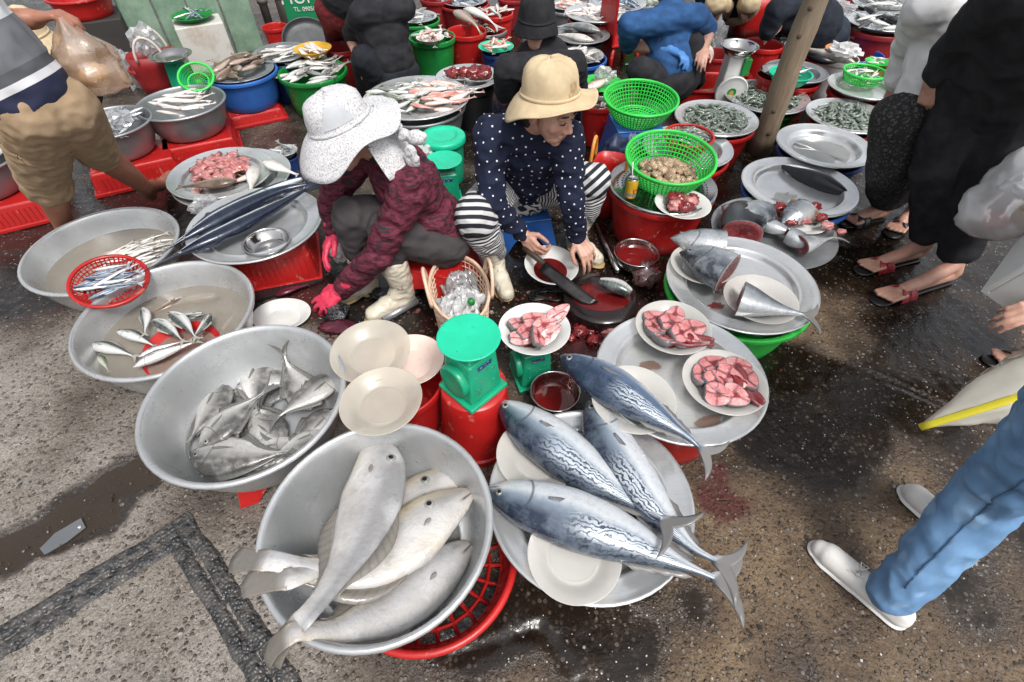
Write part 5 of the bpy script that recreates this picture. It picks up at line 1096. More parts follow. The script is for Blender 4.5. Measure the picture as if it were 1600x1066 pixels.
def striped(name, a, b, per, duty=.5, wob=.25, rough=.85):
    m, t, bs, o = nodes(name); c = ocoord(t); at = N(t, 'Attribute', attribute_name='fc').outputs['Vector']; sx = N(t, 'SeparateXYZ'); t.links.new(at, sx.inputs[0])
    w = mth(t, 'SINE', mth(t, 'MULTIPLY_ADD', sx.outputs[0], 2*PI/per, mth(t, 'MULTIPLY', noise(t, c, 9, 2), wob*6)))
    t.links.new(mixc(t, ramp(t, mth(t, 'MULTIPLY_ADD', w, .5, .5), [(duty-.05, 0.), (duty+.05, 1.)]), a, b), bs.inputs['Base Color']); bs.inputs['Roughness'].default_value = rough; bs.inputs['Specular IOR Level'].default_value = .25
    bump(t, bs, noise(t, c, 260, 3), .2, .002); return m
C_STRIPE = striped('striped_cotton', (.56, .56, .56), (.022, .022, .03), .0150)
m_, t_, b_, o_ = nodes('banded_sweater'); at_ = N(t_, 'Attribute', attribute_name='fc').outputs['Vector']; sx_ = N(t_, 'SeparateXYZ'); t_.links.new(at_, sx_.inputs[0])
t_.links.new(ramp(t_, mth(t_, 'MULTIPLY', sx_.outputs[0], 2.0), [(0., (.62, .63, .65)), (.10, (.012, .016, .045)), (.27, (.60, .60, .62)), (.32, (.075, .08, .09)), (.38, (.13, .135, .15)), (.62, (.55, .56, .58)), (.74, (.012, .016, .045))], 'CONSTANT'), b_.inputs['Base Color'])
b_.inputs['Roughness'].default_value = .85; bump(t_, b_, noise(t_, N(t_, 'TexCoord').outputs['Object'], 300, 3), .3, .002); C_BAND = m_

def boot(parent, ank, toe, top, r=.052):
    ank, toe, top = Vector(ank), Vector(toe), Vector(top); b = Blob(); d = (toe-ank); d.z = 0; d.normalize(); h = Vector((ank.x, ank.y, .038))-d*.03
    t0 = Vector((toe.x, toe.y, .034))
    b.cap(h, .040, h+d*.10+V(0, 0, .006), .043).cap(h+d*.09, .043, t0-d*.03, .036).cap(h+V(0, 0, .02), .042, top, r).cap(h+d*.05+V(0, 0, .03), .036, h+V(0, 0, .10), .044)
    o = b.out('boot', BOOT, parent, voxel=.006, smooth=8, wr=(.004, 16, 2.2))
    s = Blob(); s.ell(h+d*.02+V(0, 0, -.026), (.05, .047, .012), d).ell(h+d*.13+V(0, 0, -.028), (.085, .050, .010), d)
    me = s.mesh(voxel=.005, smooth=3); me.transform(Matrix.Translation(-parent.location)); so_ = link('sole', me, SOLE, o)
    return o
def hat(parent, c, up, fwd, rc, hc, rb, drop, mat, seed=1, wav=.012, front=0.0, squash=.88, top=.94, seg=72, name='hat', patch=None):
    "bucket hat: soft crown and stitched wavy brim"
    u = Vector(up).normalized(); f = Vector(fwd); f = (f-u*f.dot(u)).normalized(); l = u.cross(f); c = Vector(c); v = []; fa = []
    prof = [(0, 1.0), (.25, .99), (.48, .955), (.67, .885), (.80, .78), (.885, .63), (.94, .44), (.98, .2), (1.0, 0), (1.02, -.02)]; nb = 9; rows = len(prof)+nb
    for q in range(rows):
        for k in range(seg):
            a = 2*PI*k/seg
            if q < len(prof):
                r, z = prof[q]; nz = 1+.045*mnoise.noise(Vector((cos(a)*2+seed, sin(a)*2, z*2.5)))+.022*mnoise.noise(Vector((cos(a)*4+seed, sin(a)*4, z*8))); rr = rc*r*nz*(top if z > .9 else 1); zz = hc*z*nz
            else:
                e = (q-len(prof)+1)/nb; rr = rc*1.02+(rb-rc)*e; zz = -.02*hc-drop*(e**1.2)+wav*e*(sin(3*a+seed)+.6*sin(5*a+seed*2))+front*e*e*cos(a)
                zz += .0015*sin(e*nb*3.1)
            v.append(c+(f*cos(a)+l*sin(a)*squash)*rr+u*zz)
    for q in range(rows-1):
        for k in range(seg): j = (k+1) % seg; fa.append((q*seg+k, (q+1)*seg+k, (q+1)*seg+j, q*seg+j))
    o = mk(name, v, fa, mat, parent, world=True); s = o.modifiers.new('s', 'SOLIDIFY'); s.thickness = .004; s.offset = -1
    if patch:
        pv = []; pf = []; ks = list(range(*patch[0])); qs = list(range(*patch[1]))
        for q in qs:
            for k in ks: x_ = v[q*seg+k % seg]; pv.append(x_+(x_-c).normalized()*.0025-parent.location)
        for i in range(len(qs)-1):
            for j in range(len(ks)-1):
                if abs(j+.5-(len(ks)-1)/2) > (len(ks)-1)/2*(.42+.62*math.sqrt((i+.5)/(len(qs)-1))): continue
                pf.append((i*len(ks)+j, (i+1)*len(ks)+j, (i+1)*len(ks)+j+1, i*len(ks)+j+1))
        mk('hat_panel', pv, pf, patch[2], o)
    b = G(); ring = [c+(f*cos(2*PI*k/64)+l*sin(2*PI*k/64)*squash)*rc*1.015+u*.004 for k in range(64)]
    b.tube(ring, .004, 6, True, 1.8); bo = mk('hat_band', [x-parent.location for x in b.v], b.f, mat, o)
    return o
# ==== woman in the maroon jacket, squatting on a red stool
pc = T('person', 'person in maroon camouflage jacket and floral sun hat reaching down with pink rubber gloves', 'person', (-.36, 1.80, 0))
hipC = V(-.34, 1.84, .27); nk = V(-.455, 1.775, .655); hdC = P(541, 208, .765); fwC = V(-.82, -.50, -.38); upC = V(-.27, -.04, .95)
LshC, RshC = P(642, 292, .60), V(-.575, 1.93, .615); LelC, LwrC = P(592, 398, .335), P(533, 454, .115); LhdC = P(490, 484, .05)
RelC, RwrC = V(-.76, 1.88, .40), P(523, 362, .285)
LkC, RkC = P(604, 358, .40), P(548, 338, .435); LanC, RanC = P(622, 452, .10), P(566, 432, .10)
latC = (LshC-RshC).normalized(); spC = (nk-hipC).normalized()
b = Blob(); E = head(b, hdC, fwC, upC); b.chain((E(0, -.03, -.06), .05), (nk, .052), ((nk+hipC)/2, .10), (hipC, .11)); b.chain((LshC, .05), (LelC, .04), (LwrC, .028)); b.chain((RshC, .05), (RelC, .04), (RwrC, .028))
hand(b, LwrC, LhdC-LwrC, V(-.25, .35, -1), -1, (.25, .35, .3), .90, .16); hand(b, RwrC, P(507, 392, .23)-RwrC, V(.5, -.2, -.8), 1, (.3, .4, .3), .9, .14)
b.chain((hipC+latC*.08, .09), (LkC, .05), (LanC, .026), (LanC+V(0, 0, -.05), .026)); b.chain((hipC-latC*.08, .09), (RkC, .05), (RanC, .026), (RanC+V(0, 0, -.05), .026))
b.out('body', SKIN, pc, voxel=.006, smooth=4)
b = Blob(); b.ell((nk*.62+hipC*.38)+V(.0, .0, .02), (.165, .125, .17), latC, spC).ell(nk*.3+hipC*.7, (.165, .135, .14), latC, spC).cap(LshC-latC*.01, .072, RshC+latC*.01, .072).cap(nk, .066, nk*.8+hdC*.2, .060)
b.chain((LshC, .074), (LshC.lerp(LelC, .5), .064), (LelC, .056), (LelC.lerp(LwrC, .5), .052), (LwrC.lerp(LhdC, -.05), .042)); b.chain((RshC, .072), (RelC, .056), (RwrC.lerp(RelC, .1), .044))
b.ell(hipC+V(.01, .0, .06), (.165, .13, .09), latC, spC)
b.out('jacket', C_CAMO, pc, voxel=.008, smooth=6, wr=(.012, 11, 1.6))
b = Blob(); b.ell(hipC+V(0, 0, -.0), (.17, .145, .12), latC, spC); b.chain((hipC+latC*.085, .115), (hipC.lerp(LkC, .55)+latC*.04, .100), (LkC, .076), (LkC.lerp(LanC, .45), .056), (LanC+V(0, 0, .06), .034)); b.chain((hipC-latC*.085, .115), (hipC.lerp(RkC, .55)-latC*.04, .098), (RkC, .078), (RkC.lerp(RanC, .5), .056), (RanC+V(0, 0, .06), .034))
b.out('trousers', C_GREY, pc, voxel=.009, smooth=7, wr=(.009, 10, 1.2))
boot(pc, LanC, P(574, 497, .03), LanC.lerp(LkC, .46), .062); boot(pc, RanC, P(510, 470, .03), RanC.lerp(RkC, .35))
b = Blob(); b.chain((LwrC.lerp(LelC, .30), .046), (LwrC, .036)); hand(b, LwrC, LhdC-LwrC, V(-.25, .35, -1), -1, (.25, .35, .3), .95, .17, fat=1.25); b.out('glove', GLOVE, pc, voxel=.0042, smooth=3, wr=(.002, 40, 1))
b = Blob(); b.chain((RwrC.lerp(RelC, .2), .044), (RwrC, .036)); hand(b, RwrC, P(507, 392, .23)-RwrC, V(.5, -.2, -.8), 1, (.3, .4, .3), .95, .14, fat=1.25); b.out('glove', GLOVE, pc, voxel=.0042, smooth=3, wr=(.002, 40, 1))
hC = hat(pc, hdC+upC.normalized()*.045, upC, fwC, .110, .102, .205, .062, C_FLORAL, 3, .018, -.034, .92, patch=((11, 23), (4, 8), cloth('pale_mesh', (.50, .515, .54), (.44, .455, .48))))
# pale patch on the crown, neck drape and its bow
u_, f_ = upC.normalized(), (fwC-upC.normalized()*fwC.dot(upC.normalized())).normalized(); l_ = u_.cross(f_)
bk = hdC-f_*.10+u_*.0; g = G(); grid = []
for i in range(11):
    q = i/10; row = []
    for k in range(13):
        a = (k/12-.5)*2.7; rr = .125+.055*q+.012*sin(k*1.9+q*2); row.append(hdC-f_*cos(a)*rr+l_*sin(a)*rr*.9+u_*(.04-.20*q-.01*cos(k*1.3)))
    grid.append(row)
slab(g, grid, -f_, lambda i, j: .0018); g.out('neck_drape', C_FLORAL, pc, world=True)
b = Blob(); kn_ = hdC-f_*.155+l_*.10-u_*.06
b.cap(kn_, .017, kn_+V(.01, 0, .01), .017).ell(kn_+V(.05, -.01, .0), (.042, .022, .026), (1, -.3, .2)).ell(kn_+V(-.03, .03, .02), (.035, .02, .022), (-1, .3, .2)).ell(kn_+V(.03, -.04, -.06), (.030, .014, .055), (1, -.4, 0), (.2, -.2, 1))
b.out('ribbon', C_FLORAL, pc, voxel=.005, smooth=3, wr=(.005, 40, 1))
# ==== woman in the polka dot sweater
pd = T('person', 'person in navy polka dot sweater and beige bucket hat cutting fish with a cleaver', 'person', (.05, 2.1, 0))
hipD = V(.05, 2.20, .27); nkD = P(833, 192, .715); hdD = P(859, 170, .800); fwD = V(.74, -.62, -.26); upD = V(.14, -.10, .98)
LshD, RshD = P(884, 215, .655), P(768, 210, .665); RelD, RwrD = P(768, 318, .43), P(818, 366, .235); LelD, LwrD = P(893, 315, .42), P(902, 372, .225)
RkD, LkD = P(742, 338, .40), P(924, 282, .42); RanD, LanD = P(776, 408, .10), P(905, 366, .10)
latD = (LshD-RshD).normalized(); spD = (nkD-hipD).normalized()
RhD = (P(845, 405, .16)-RwrD); LhD = P(938, 428, .12)-LwrD
b = Blob(); E = head(b, hdD, fwD, upD); b.chain((E(0, -.025, -.06), .048), (nkD, .050), ((nkD+hipD)/2, .10), (hipD, .11)); b.chain((LshD, .05), (LelD, .040), (LwrD, .028)); b.chain((RshD, .05), (RelD, .040), (RwrD, .028))
b.chain((hipD+latD*.08, .09), (LkD, .05), (LanD, .026), (LanD+V(0, 0, -.05), .026)); b.chain((hipD-latD*.08, .09), (RkD, .05), (RanD, .026), (RanD+V(0, 0, -.05), .026))
hand(b, RwrD, RhD, V(.75, .2, -.5), 1, (.75, 1.0, .7), 1.0, .03, 1.0); hand(b, LwrD, LhD, V(-.2, .5, -.8), -1, (.45, .5, .4), 1.0, .10)
b.out('body', SKIN, pd, voxel=.0042, smooth=5)
for s in (-1, 1):      # lowered eyelids, brows
    b = Blob(); b.chain((E(s*.017, .087, .003), .0022), (E(s*.030, .090, -.001), .0024), (E(s*.043, .084, .002), .002)); b.out('eyelashes', HAIR, pd, voxel=.0015, smooth=1)
    b = Blob(); b.chain((E(s*.016, .090, .026), .003), (E(s*.032, .091, .031), .0034), (E(s*.048, .080, .027), .002)); b.out('eyebrow', HAIR, pd, voxel=.002, smooth=1)
b = Blob(); b.ell(E(0, .0885, -.0605), (.018, .004, .0036), upD.cross(fwD), upD).ell(E(0, .0855, -.0700), (.016, .004, .0042), upD.cross(fwD), upD); b.out('lips', LIPS, pd, voxel=.002, smooth=2)
b = Blob(); b.ell(E(0, -.030, .028), (.082, .090, .082), upD.cross(fwD), upD).ell(E(0, -.06, -.05), (.06, .045, .06), upD.cross(fwD), upD); b.out('hair', HAIR, pd, voxel=.006, smooth=2)
b = Blob(); b.ell(nkD*.66+hipD*.34+V(0, 0, .0), (.165, .125, .17), latD, spD).ell(nkD*.32+hipD*.68, (.165, .135, .17), latD, spD).cap(LshD-latD*.01, .070, RshD+latD*.01, .070).cap(nkD-spD*.07, .078, nkD-spD*.045, .064).ell(hipD+V(0, -.02, .06), (.17, .14, .10), latD, spD)
b.chain((LshD, .072), (LshD.lerp(LelD, .5), .062), (LelD, .054), (LelD.lerp(LwrD, .6), .046), (LwrD.lerp(LelD, .08), .039)); b.chain((RshD, .072), (RshD.lerp(RelD, .5), .062), (RelD, .055), (RelD.lerp(RwrD, .6), .046), (RwrD.lerp(RelD, .08), .039))
sw = b.out('sweater', C_NAVY, pd, voxel=.007, smooth=6, wr=(.011, 10, 1.4))
# white dots sewn all over the sweater
rd = random.Random(5); vs = sw.data.vertices; idx = list(range(len(vs))); rd.shuffle(idx); grid_ = {}; g = G(); cell = .034
for i in idx:
    c = vs[i].co; k = tuple(int(math.floor(x/cell)) for x in c)
    if any((c-q).length < cell for dx in (-1, 0, 1) for dy in (-1, 0, 1) for dz in (-1, 0, 1) for q in grid_.get((k[0]+dx, k[1]+dy, k[2]+dz), ())): continue
    grid_.setdefault(k, []).append(c.copy()); n = vs[i].normal; M = Matrix.Translation(c+n*.0008) @ n.to_track_quat('Z', 'Y').to_matrix().to_4x4()
    g.lathe([(0, .0012), (.0030, .0010), (.0042, -.0006)], 8, M=M)
tag(mk('dots', g.v, g.f, PM('white_print', (.72, .72, .74), (.6, .6, .62), rough=.8), sw), kind='stuff')
b = Blob(); b.chain(*[(nkD-spD*.028+(latD*cos(a)+latD.cross(spD)*sin(a))*.064, .0075) for a in np.linspace(0, 2*PI, 14)]); mk_ob = b.out('collar', C_NAVY, pd, voxel=.004, smooth=2)
b = Blob(); Rc = [hipD-latD*.085, hipD.lerp(RkD, .55)-latD*.03, RkD, RkD.lerp(RanD, .5), RanD+V(0, 0, .06)]; Lc = [hipD+latD*.085, hipD.lerp(LkD, .55)+latD*.03, LkD, LkD.lerp(LanD, .5), LanD+V(0, 0, .06)]
b.ell(hipD, (.17, .145, .12), latD, spD); b.chain(*zip(Rc, (.11, .100, .086, .076, .046))); b.chain(*zip(Lc, (.11, .098, .082, .070, .046)))
b.out('trousers', C_STRIPE, pd, voxel=.007, smooth=6, wr=(.008, 11, 1.2), along=[Rc, Lc])
boot(pd, RanD, P(794, 466, .03), RanD.lerp(RkD, .50), .066); boot(pd, LanD, P(938, 410, .03), LanD.lerp(LkD, .52), .066)
hat(pd, hdD+upD.normalized()*.052-fwD.normalized()*.012, V(-.05, .04, 1), fwD, .104, .116, .166, .040, C_BEIGE, 5, .010, .040, .94, patch=((-3, 4), (6, 9), PM('hat_badge', (.50, .37, .21), (.30, .21, .11), rough=.7, vs=60)))
# beige badge on the hat
stool('plastic_stool', 'blue stool the polka dot woman sits on', hipD.x, hipD.y-.02, .30, .28, .15, BLUE, .2)
stool('plastic_stool', 'red stool the maroon jacket woman sits on', -.345, 1.80, .34, .32, .165, RED, -.3)
# ==== walking man at the left
pa = T('person', 'person walking past in striped sweater and khaki cargo shorts', 'person', (-2.0, 2.0, 0))
an1 = V(-2.21, 2.10, .07); kn1 = P(66, 272, .46); hp1 = P(52, 176, .82); an2 = P(226, 292, .16); kn2 = P(150, 235, .46); hp2 = P(100, 170, .80); hpm = (hp1+hp2)/2
ch = V(-1.74, 1.80, 1.12); shn = V(-1.76, 1.78, 1.34); wr1 = P(52, 30, 1.04); el1 = V(-1.84, 1.86, 1.06)
b = Blob(); b.chain((hp1, .07), (kn1, .055), (kn1.lerp(an1, .4), .056), (an1, .036), (an1+V(-.10, -.06, -.04), .03)); b.chain((hp2, .07), (kn2, .058), (kn2.lerp(an2, .35), .062), (an2, .038), (P(234, 304, .07), .036)); b.chain((an2, .036), (P(250, 290, .06), .032), (P(268, 272, .035), .026)); b.chain((hpm+V(-.03, 0, 0), .08), (ch, .09), (shn, .06)); b.chain((shn, .05), (V(-1.86, 1.80, 1.30), .05), (el1, .045), (wr1, .032)); b.ell((-1.66, 1.78, 1.60), (.08, .09, .11)); b.cap(shn, .06, (-1.66, 1.78, 1.52), .05)
hand(b, wr1, P(92, 22, 1.05)-wr1, V(.3, 0, -1), 1, (.8, .9, .6), 1.0, .03); b.out('body', SKIN2, pa, voxel=.007, smooth=4)
b = Blob(); b.ell(hpm+V(-.02, 0, .0), (.15, .125, .11), (hp2-hp1), (0, 0, 1)); b.chain((hp1, .112), (kn1.lerp(hp1, .4), .102), (kn1, .094), (kn1.lerp(an1, .16), .094)); b.chain((hp2, .112), (kn2.lerp(hp2, .4), .098), (kn2, .084), (kn2.lerp(an2, .05), .084))
sh = b.out('shorts', C_KHAKI, pa, voxel=.008, smooth=5, wr=(.007, 11, 1.3))
n_ = (cam.location-kn1.lerp(hp1, .45)).normalized(); M = Matrix.Translation(kn1.lerp(hp1, .38)+n_*.16) @ n_.to_track_quat('Z', 'Y').to_matrix().to_4x4() @ Matrix.Rotation(.30, 4, 'Z')
for wd_, y0_, y1_, off_, th_ in ((.062, -.075, .055, .004, .008), (.068, .045, .085, .010, .008)):
    g = G(); n0 = 14; g.add([M @ V(-wd_+2*wd_*i/(n0-1), y0_+(y1_-y0_)*j/(n0-1), 0) for j in range(n0) for i in range(n0)], [(j*n0+i, j*n0+i+1, (j+1)*n0+i+1, (j+1)*n0+i) for j in range(n0-1) for i in range(n0-1)])
    o = g.out('cargo_pocket', C_KHAKI, pa, world=True); md = o.modifiers.new('w', 'SHRINKWRAP'); md.target = sh; md.wrap_method = 'NEAREST_SURFACEPOINT'; md.wrap_mode = 'ABOVE_SURFACE'; md.offset = off_; md = o.modifiers.new('s', 'SOLIDIFY'); md.thickness = th_
b = Blob(); tr = [hpm+V(-.05, 0, .08), hpm.lerp(ch, .6), ch, shn]; b.chain(*zip(tr, (.148, .145, .15, .10))); b.chain((shn, .085), (V(-1.86, 1.80, 1.30), .08), (el1, .065)); b.out('sweater', C_BAND, pa, voxel=.010, smooth=5, wr=(.010, 9, 1.), along=[[hpm+V(0, 0, -.05)]+tr])
# ==== black clothed shopper with red sandals
def sandal(parent, heel, toe, strap, sole, w_=.042):
    heel, toe = Vector(heel), Vector(toe); d = (toe-heel).normalized(); s = Blob(); s.cap(heel+V(0, 0, -.0), .030, heel.lerp(toe, .5), .032).cap(heel.lerp(toe, .5), .034, toe, .040); me = s.mesh(voxel=.006, smooth=3)
    for v in me.vertices: v.co.z = .003+(v.co.z-heel.z+.03)*.22
    me.transform(Matrix.Translation(-parent.location)); so_ = link('sandal', me, sole, parent)
    lat = V(-d.y, d.x, 0); g = G(); c = heel.lerp(toe, .70)
    for k in (-1, 1):
        grid = []
        for i in range(11):
            a = PI*i/10; grid.append([c+d*(k*.016*cos(a)*1.5-.024+.048*j/3)+lat*cos(a)*.050+V(0, 0, .004+sin(a)*(.052)) for j in range(4)])
        slab(g, grid, V(0, 0, 1), lambda i, j: .0022)
    mk('strap', [x-parent.location for x in g.v], g.f, strap, so_)
def foot(b, ank, heel, toe, bare=True):
    ank, heel, toe = Vector(ank), Vector(heel), Vector(toe); d = (toe-heel).normalized(); lat = V(-d.y, d.x, 0); z = V(0, 0, .044)
    b.chain((ank, .034), (heel+z+V(0, 0, .02), .032), (heel+z, .028)); b.chain((ank, .034), (heel.lerp(toe, .45)+z+V(0, 0, .014), .030), (heel.lerp(toe, .72)+z, .026)); b.cap(heel+z, .028, heel.lerp(toe, .72)+z*.9, .027)
    for k in range(5):
        o = (k-2)*.0165; p = heel.lerp(toe, .76-.012*abs(k-1.5))+lat*o+z*.72; b.cap(p, .0115, heel.lerp(toe, 1.0-.022*abs(k-1))+lat*o*1.15+V(0, 0, .031), .0105 if k else .012, 8)
pi_ = T('person', 'person in black with wide trousers and red sandals', 'person', (1.75, 1.75, 0))
R1h, R1t = P(1430, 405, .0), P(1345, 425, 0); R2h, R2t = P(1478, 440, 0), P(1372, 472, 0)
a1, a2 = R1h+V(-.01, .0, .10), R2h+V(-.012, .01, .10); k1, k2 = P(1465, 265, .46), P(1530, 275, .46); h1, h2 = P(1520, 120, .82), P(1590, 130, .82); hm = (h1+h2)/2; chI = P(1640, 10, 1.10); shI = P(1590, -20, 1.16)
wrI = P(1456, 128, .79); elI = P(1492, 76, .92)
b = Blob(); foot(b, a1, R1h, R1t); foot(b, a2, R2h, R2t); b.chain((a1, .036), (k1, .055), (h1, .08)); b.chain((a2, .036), (k2, .055), (h2, .08)); b.chain((hm, .12), (chI, .12), (chI+V(.02, .0, .25), .06)); b.ell(chI+V(0, -.02, .38), (.08, .09, .11)); b.chain((chI, .07), (shI, .06), (elI, .045), (wrI, .03)); hand(b, wrI, P(1448, 175, .68)-wrI, V(.7, .3, -.2), 1, (.6, .8, .6), 1., .05); b.out('body', SKIN, pi_, voxel=.0055, smooth=3)
b = Blob(); b.chain((h1, .12), (k1, .098), (k1.lerp(a1, .8), .072)); b.chain((h2, .13), (k2, .105), (k2.lerp(a2, .82), .078)); b.cap(h1, .13, h2, .13); b.out('trousers', C_BLACK, pi_, voxel=.009, smooth=6, wr=(.014, 8, .6))
b = Blob(); b.cap(hm+V(.02, 0, -.02), .18, chI, .17).cap(chI, .17, chI+V(.02, 0, .14), .12).chain((shI, .09), (elI, .068), (wrI.lerp(elI, .32), .054)); b.out('tunic', C_BLACK, pi_, voxel=.010, smooth=6, wr=(.012, 8, .8))
SAN = PM('red_strap', (.36, .02, .035), (.22, .012, .02), rough=.4, vs=30, spk=((.62, .45, .25), 30, .72)); sandal(pi_, R1h, R1t, SAN, BLACK); sandal(pi_, R2h, R2t, SAN, BLACK)
# ==== shopper in white sweater and lace trousers
ph = T('person', 'person in white sweater and black lace patterned trousers bending over the trays', 'person', (1.9, 2.35, 0))
S1h, S1t = P(1375, 342, 0), P(1322, 352, 0); S2h, S2t = P(1425, 335, 0), P(1392, 368, 0); a1, a2 = S1h+V(-.01, 0, .10), S2h+V(0, 0, .10); k1, k2 = P(1395, 262, .36), P(1440, 258, .36); h1, h2 = P(1410, 185, .60), P(1465, 185, .60); hm = (h1+h2)/2; chH = P(1478, 55, .90); shH = P(1452, 10, 1.0); elH = P(1425, 75, .78); wrH = P(1402, 128, .64)
b = Blob(); foot(b, a1, S1h, S1t); foot(b, a2, S2h, S2t); b.chain((a1, .036), (k1, .055), (h1, .08)); b.chain((a2, .036), (k2, .055), (h2, .08)); b.chain((hm+V(.02, .01, 0), .09), (chH+V(.05, .03, 0), .08), (shH+V(.05, .05, .12), .05)); b.ell(shH+V(.05, 0, .25), (.08, .09, .11)); b.chain((shH, .06), (elH, .045), (wrH, .03)); hand(b, wrH, P(1395, 150, .58)-wrH, V(.4, .3, -.5), 1, (.6, .7, .5), .9, .05); b.out('body', SKIN, ph, voxel=.0055, smooth=3)
b = Blob(); b.chain((h1, .12), (k1, .105), (k1.lerp(a1, .62), .100)); b.chain((h2, .12), (k2, .105), (k2.lerp(a2, .62), .100)); b.cap(h1, .12, h2, .12); b.out('trousers', C_LACE, ph, voxel=.009, smooth=6, wr=(.010, 9, .6))
b = Blob(); b.cap(hm+V(.02, .01, .02), .14, chH+V(.04, .02, 0), .13).cap(chH+V(.04, .02, 0), .13, shH+V(.05, .05, .02), .10).chain((shH, .085), (elH, .078), (wrH.lerp(elH, .2), .066), (wrH, .045)); b.out('sweater', C_WHITE, ph, voxel=.009, smooth=6, wr=(.012, 9, 1.))
sandal(ph, S1h, S1t, BLACK, BLACK); sandal(ph, S2h, S2t, BLACK, BLACK)
# ==== jeans and white shoes
pj = T('person', 'person in blue jeans and white canvas shoes, legs only in view', 'person', (1.1, .5, 0))
J1h, J1t = P(1412, 980, 0), P(1262, 850, 0); J2h, J2t = P(1475, 830, 0), P(1402, 762, 0); a1 = P(1392, 930, .09); k1 = P(1545, 775, .42); h1 = P(1745, 640, .80); a2 = J2h+V(.02, 0, .09); k2 = P(1585, 738, .42); h2 = h1+V(.05, .08, .0)
b = Blob(); b.chain((a1, .036), (k1, .055), (h1, .08)); b.chain((a2, .036), (k2, .055), (h2, .08)); b.cap(a1, .034, J1h.lerp(J1t, .35)+V(0, 0, .045), .026).cap(a2, .034, J2h+V(-.02, 0, .045), .026); hm = (h1+h2)/2; b.chain((hm, .11), (hm+V(0, 0, .3), .11), (hm+V(0, 0, .55), .06)); b.ell(hm+V(0, 0, .68), (.08, .09, .11)); wj = P(1728, 552, .56); b.chain((hm+V(.02, .16, .47), .05), (hm+V(.06, .24, .25), .042), (wj, .03)); hand(b, wj, V(-.2, .1, -1), V(-1, 0, 0), 1, (.9, 1., .7), 1., .03); wk_ = hm+V(.05, -.20, .02); b.chain((hm+V(.02, -.16, .47), .05), (hm+V(.06, -.22, .25), .042), (wk_, .03)); hand(b, wk_, V(0, 0, -1), V(-1, 0, 0), 1, (.4, .5, .4), 1., .06); b.out('body', SKIN, pj, voxel=.007, smooth=3)
b = Blob(); b.ell(hm+V(.01, 0, .72), (.088, .098, .09)); b.out('hair', HAIR, pj, voxel=.01, smooth=2)
b = Blob(); b.chain((h1, .10), (h1.lerp(k1, .5), .088), (k1, .074), (k1.lerp(a1, .5), .066), (a1.lerp(k1, .04), .062)); b.chain((h2, .10), (k2, .070), (a2.lerp(k2, .1), .060)); b.cap(h1, .12, h2, .12); jn_ = b.out('jeans', C_JEAN, pj, voxel=.007, smooth=5, wr=(.010, 10, 1.2))
n_ = (cam.location-k1).normalized(); ax_ = (h1-a1).normalized(); sd_ = ax_.cross(n_).normalized(); g = G(); n0 = 60
pts_ = [(a1.lerp(k1, q*2) if q < .5 else k1.lerp(h1, q*2-1))+n_*.10+sd_*.012 for q in np.linspace(.06, .8, n0)]
g.add([p_+sd_*(j-.5)*.006 for p_ in pts_ for j in (0, 1)], [(2*i, 2*i+2, 2*i+3, 2*i+1) for i in range(n0-1)])
o = g.out('seam', PM('denim_seam', (.07, .15, .27), (.05, .11, .2), rough=.9), pj, world=True); md = o.modifiers.new('w', 'SHRINKWRAP'); md.target = jn_; md.wrap_method = 'NEAREST_SURFACEPOINT'; md.wrap_mode = 'ABOVE_SURFACE'; md.offset = .0012; md = o.modifiers.new('s', 'SOLIDIFY'); md.thickness = .002
b = Blob(); b.cap(hm+V(0.02, 0, .10), .145, hm+V(0.02, 0, .42), .15).cap(hm+V(.02, -.15, .48), .075, hm+V(.02, .15, .48), .075).chain((hm+V(.02, .16, .47), .07), (hm+V(.06, .24, .25), .062)).chain((hm+V(.02, -.16, .47), .07), (hm+V(.06, -.22, .25), .062)); b.out('shirt', C_WHITE, pj, voxel=.012, smooth=5, wr=(.009, 9, 1.2))
CANV = PM('white_canvas', (.74, .73, .70), (.66, .65, .62), rough=.7, vs=9, bs=300, bst=.25)
def shoe(parent, heel, toe):
    heel, toe = Vector(heel), Vector(toe); d = (toe-heel).normalized(); lat = V(-d.y, d.x, 0); L = (toe-heel).length; b = Blob()
    b.cap(heel+d*.03+V(0, 0, .034), .034, heel+d*L*.45+V(0, 0, .036), .036).cap(heel+d*L*.45+V(0, 0, .036), .037, heel+d*L*.80+V(0, 0, .030), .038).cap(heel+d*L*.80+V(0, 0, .028), .038, toe-d*.034+V(0, 0, .024), .030).cap(heel+d*.03+V(0, 0, .05), .030, heel+d*L*.42+V(0, 0, .058), .028)
    o = b.out('shoe', CANV, parent, voxel=.005, smooth=5)
    s = Blob(); s.cap(heel+d*.032+V(0, 0, .03), .037, heel+d*L*.5+V(0, 0, .03), .038).cap(heel+d*L*.5+V(0, 0, .03), .040, heel+d*L*.8+V(0, 0, .03), .043).cap(heel+d*L*.8+V(0, 0, .03), .043, toe-d*.032+V(0, 0, .03), .034); me = s.mesh(voxel=.005, smooth=3)
    for v in me.vertices: v.co.z = .002+max(0, v.co.z)*.26
    me.transform(Matrix.Translation(-parent.location)); link('sole', me, WHITE, o)
    g = G(); c = heel+d*L*.55+V(0, 0, .074)
    for i in range(2): g.tube([c+d*i*.022+lat*x+V(0, 0, -abs(x)*.25-i*.006) for x in (-.022, -.008, .008, .022)], .0028, 6)
    for k in (-1, 1): g.tube([c+lat*k*.003, c+lat*k*.02+V(0, 0, .008)-d*.01, c+lat*k*.022+d*.012+V(0, 0, .002), c], .0024, 6)
    mk('lace', [x-parent.location for x in g.v], g.f, CANV, o)
shoe(pj, J1h, J1t); shoe(pj, J2h+(J2h-J2t).normalized()*.08, J2t)
